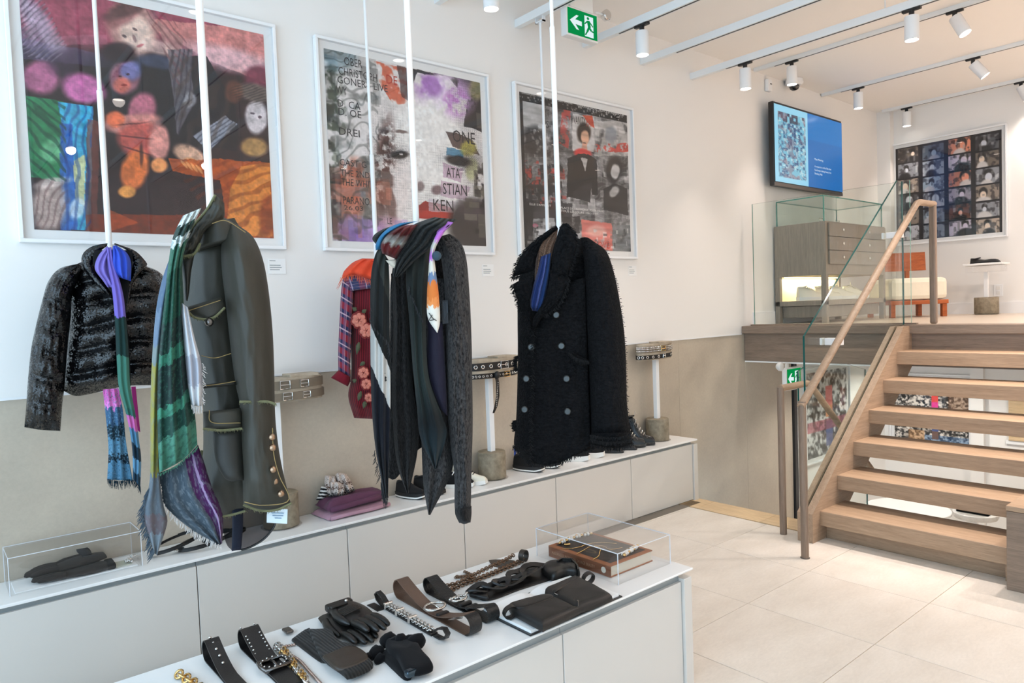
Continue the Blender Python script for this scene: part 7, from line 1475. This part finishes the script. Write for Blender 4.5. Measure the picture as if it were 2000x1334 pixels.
# open book and pouch
ob = thing('open_book', (1.63, 1.79, TZ), 'open white book lying face up under the flat black pouch', 'book')
MB().rbox((1.415, 1.652, TZ), (1.845, 1.908, TZ+.004), .001, 1).build('cover', M_BLACK, ob)
for sg, x0 in ((-1, 1.63), (1, 1.63)):
    vs = []; fs = []; n = 12
    for i in range(n+1):
        t = i/n; x = x0+sg*.205*t; z = TZ+.004+.016*(1-(1-min(1, t*3))**2)*(1-.45*t)
        for y in (1.66, 1.901): vs += [(x, y, TZ+.004), (x, y, z)]
    for i in range(n): a = i*4; fs += [[a+1, a+5, a+7, a+3], [a, a+2, a+6, a+4], [a, a+4, a+5, a+1], [a+2, a+3, a+7, a+6]]
    fs += [[0, 1, 3, 2], [n*4, n*4+2, n*4+3, n*4+1]]; MB().add(vs, fs).build('page_block', M_MAT, ob, smooth=40)
pc = thing('belt_pouch', (1.65, 1.80, TZ+.02), 'flat black leather pouch of two zipped pockets on the open book', 'pouch')
M_POUCH = leather('black_pouch_leather', (27, 25, 24), .45, 380, .12, .3)
ZP = TZ+.028
slab(pc, 'pocket', outl(tw(K([(775,660),(830,640),(1010,590),(1250,585),(1480,690),(1490,710),(1160,870),(1120,875),(900,760),(810,710)]), ZP+.01), 60), ZP-.008, .030, M_POUCH, .12, 1)
slab(pc, 'pocket', outl(tw(K([(1165,490),(1180,480),(1450,370),(1500,370),(1830,540),(1830,580),(1520,690),(1480,690),(1290,580),(1170,530)]), ZP+.01), 60), ZP-.008, .030, M_POUCH, .12, 2)
slab(pc, 'flap', outl(tw(K([(775,655),(1130,550),(1240,580),(930,690)]), ZP+.022), 40), ZP+.020, .006, M_BELTB, .1, 3)
slab(pc, 'flap', outl(tw(K([(1240,500),(1460,372),(1500,378),(1300,505),(1250,520)]), ZP+.022), 40), ZP+.020, .006, M_BELTB, .1, 4)
for p_, sx in (((1625,375), 1), ((800,735), -1)):
    c_ = at(*K([p_])[0], z=ZP+.01); MB().ribbon([c_+Vector((.022*math.cos(a)*1.2, .004, .018*math.sin(a))) for a in [2*PI*k/16 for k in range(17)]], (.35, .93, 0), .024, .004).build('belt_loop', M_BELTB, pc, smooth=60)
c_ = at(*K([(1258, 535)])[0], z=ZP+.03); MB().tube([c_, c_+Vector((.004, -.012, -.004))], .003, 6).build('zip_pull', M_PEWTER, pc); c_ = at(*K([(1508, 665)])[0], z=ZP+.02); MB().tube([c_, c_+Vector((0, 0, .018))], .003, 6).build('zip_pull', M_PEWTER, pc)
# jewellery case with coffee-table book
jc = thing('acrylic_case', (2.07, 1.955, TZ), 'clear acrylic case over a brown art book at the stair end of the centre table', 'case')
glassbox(jc, 1.918, 2.222, 1.735, 2.178, TZ, .572, .003, M_ACRYL, M_AEDGE, True, .0018)
bk = thing('art_book', (2.07, 1.97, TZ), 'thick brown-bordered art book with a dark cover inside the clear case', 'book')
BX0, BX1, BY0, BY1, BH = 1.948, 2.195, 1.80, 2.14, .045
M_BKB = plain('tan_book_cloth', (158, 98, 62), .6); M_PAGE = plain('page_edges', (214, 206, 190), .8)
MB().rbox((BX0, BY0, TZ), (BX1, BY1, TZ+.004), .001, 1).build('cover', M_BKB, bk); MB().rbox((BX0, BY0, TZ+BH-.004), (BX1, BY1, TZ+BH), .001, 1).build('cover', M_BKB, bk)
sp_ = MB().rbox((BX0, BY0, TZ+.003), (BX0+.004, BY1, TZ+BH-.003), .001, 1).build('spine', plain('brown_spine', (120, 72, 46), .6), bk); MB().box((BX0+.005, BY0+.004, TZ+.004), (BX1-.004, BY1-.004, TZ+BH-.004)).build('pages', M_PAGE, bk)
lettering('ALEXANDER MCQUEEN: SAVAGE BEAUTY', (BX0-.0006, BY1-.02, TZ+.016), (0, -1, 0), (0, 0, 1), plain('spine_lettering', (176, 140, 112), .5), sp_, .012, .24)
MB().lathe([(.012, 0), (.012, .0006)], (BX0-.0003, BY0+.035, TZ+.022), 18, Matrix.Rotation(-PI/2, 4, 'Y')).build('spine_emblem', M_PAGE, sp_)
p = Paint([(0,0),(1,0),(1,1),(0,1)], 110, 31, .72); p.c[:] = np.array((46,40,38))/255
p.put((150,130,130), np.clip(1-np.hypot((p.U-.5)/.22, (p.V-.55)/.16), 0, 1)*p.noise(12, 3)*2, .8); p.put((80,66,60), np.clip((p.noise(8, 3)-.5)*5, 0, 1), .5); p.put((196,160,90), np.clip(1-abs(np.hypot((p.U-.5)/.10, (p.V-.22)/.06)-1)*5, 0, 1), .6)
p.build('cover_print', (BX0+.022, BY0+.02, TZ+BH+.0006), (0, BY1-BY0-.04, 0), (BX1-BX0-.04, 0, 0), M_PRINT, bk)
M_PEARL = plain('pearl', (238, 230, 220), .2, spec=.7); JZ = TZ+BH+.001
def jewel(label, path, mat, r, n, mode):
    o = thing('necklace', (*path[0], JZ), label, 'jewellery', 'jewellery on the art book'); P_ = spline(path, n); m = MB(); g = MB()
    if mode == 'chain': m.tube([(q[0], q[1], JZ+r) for q in P_], r, 5)
    else:
        for k, q in enumerate(P_): (m if k % 3 else g).ball((q[0], q[1]+(.005 if k % 2 else -.005)*(mode == 'cluster'), JZ+r), r, 7, 5)
    m.build('strand', mat, o, smooth=True)
    if g.v: g.build('spacers', M_GOLD, o, smooth=True)
jewel('cluster pearl and gold bracelet along the back of the art book', [(1.985, 2.115), (2.05, 2.12), (2.12, 2.118), (2.165, 2.10)], M_PEARL, .007, 26, 'cluster')
jewel('thick pearl bracelet with gold ends near the front corner of the art book', [(2.055, 1.83), (2.10, 1.842), (2.14, 1.85), (2.175, 1.862)], M_PEARL, .008, 20, 'cluster')
jewel('fine gold chain draped diagonally over the art book', [(1.952, 2.06), (2.01, 2.03), (2.07, 2.03), (2.12, 2.0), (2.15, 1.95)], M_GOLD, .0014, 40, 'chain')
jewel('fine gold chain in a wide curve over the middle of the art book', [(1.952, 1.98), (2.0, 1.99), (2.05, 2.0), (2.09, 1.97), (2.08, 1.92), (2.13, 1.90)], M_GOLD, .0014, 40, 'chain')
jewel('fine beaded gold chain with pendant at the near side of the art book', [(1.952, 1.89), (1.99, 1.90), (2.03, 1.93), (2.06, 1.955), (2.07, 1.99)], M_GOLD, .0022, 40, 'bead')
jewel('pair of small gold earrings on the art book near its spine', [(1.99, 2.085), (1.992, 2.08), (2.005, 2.075)], M_GOLD, .005, 4, 'bead')
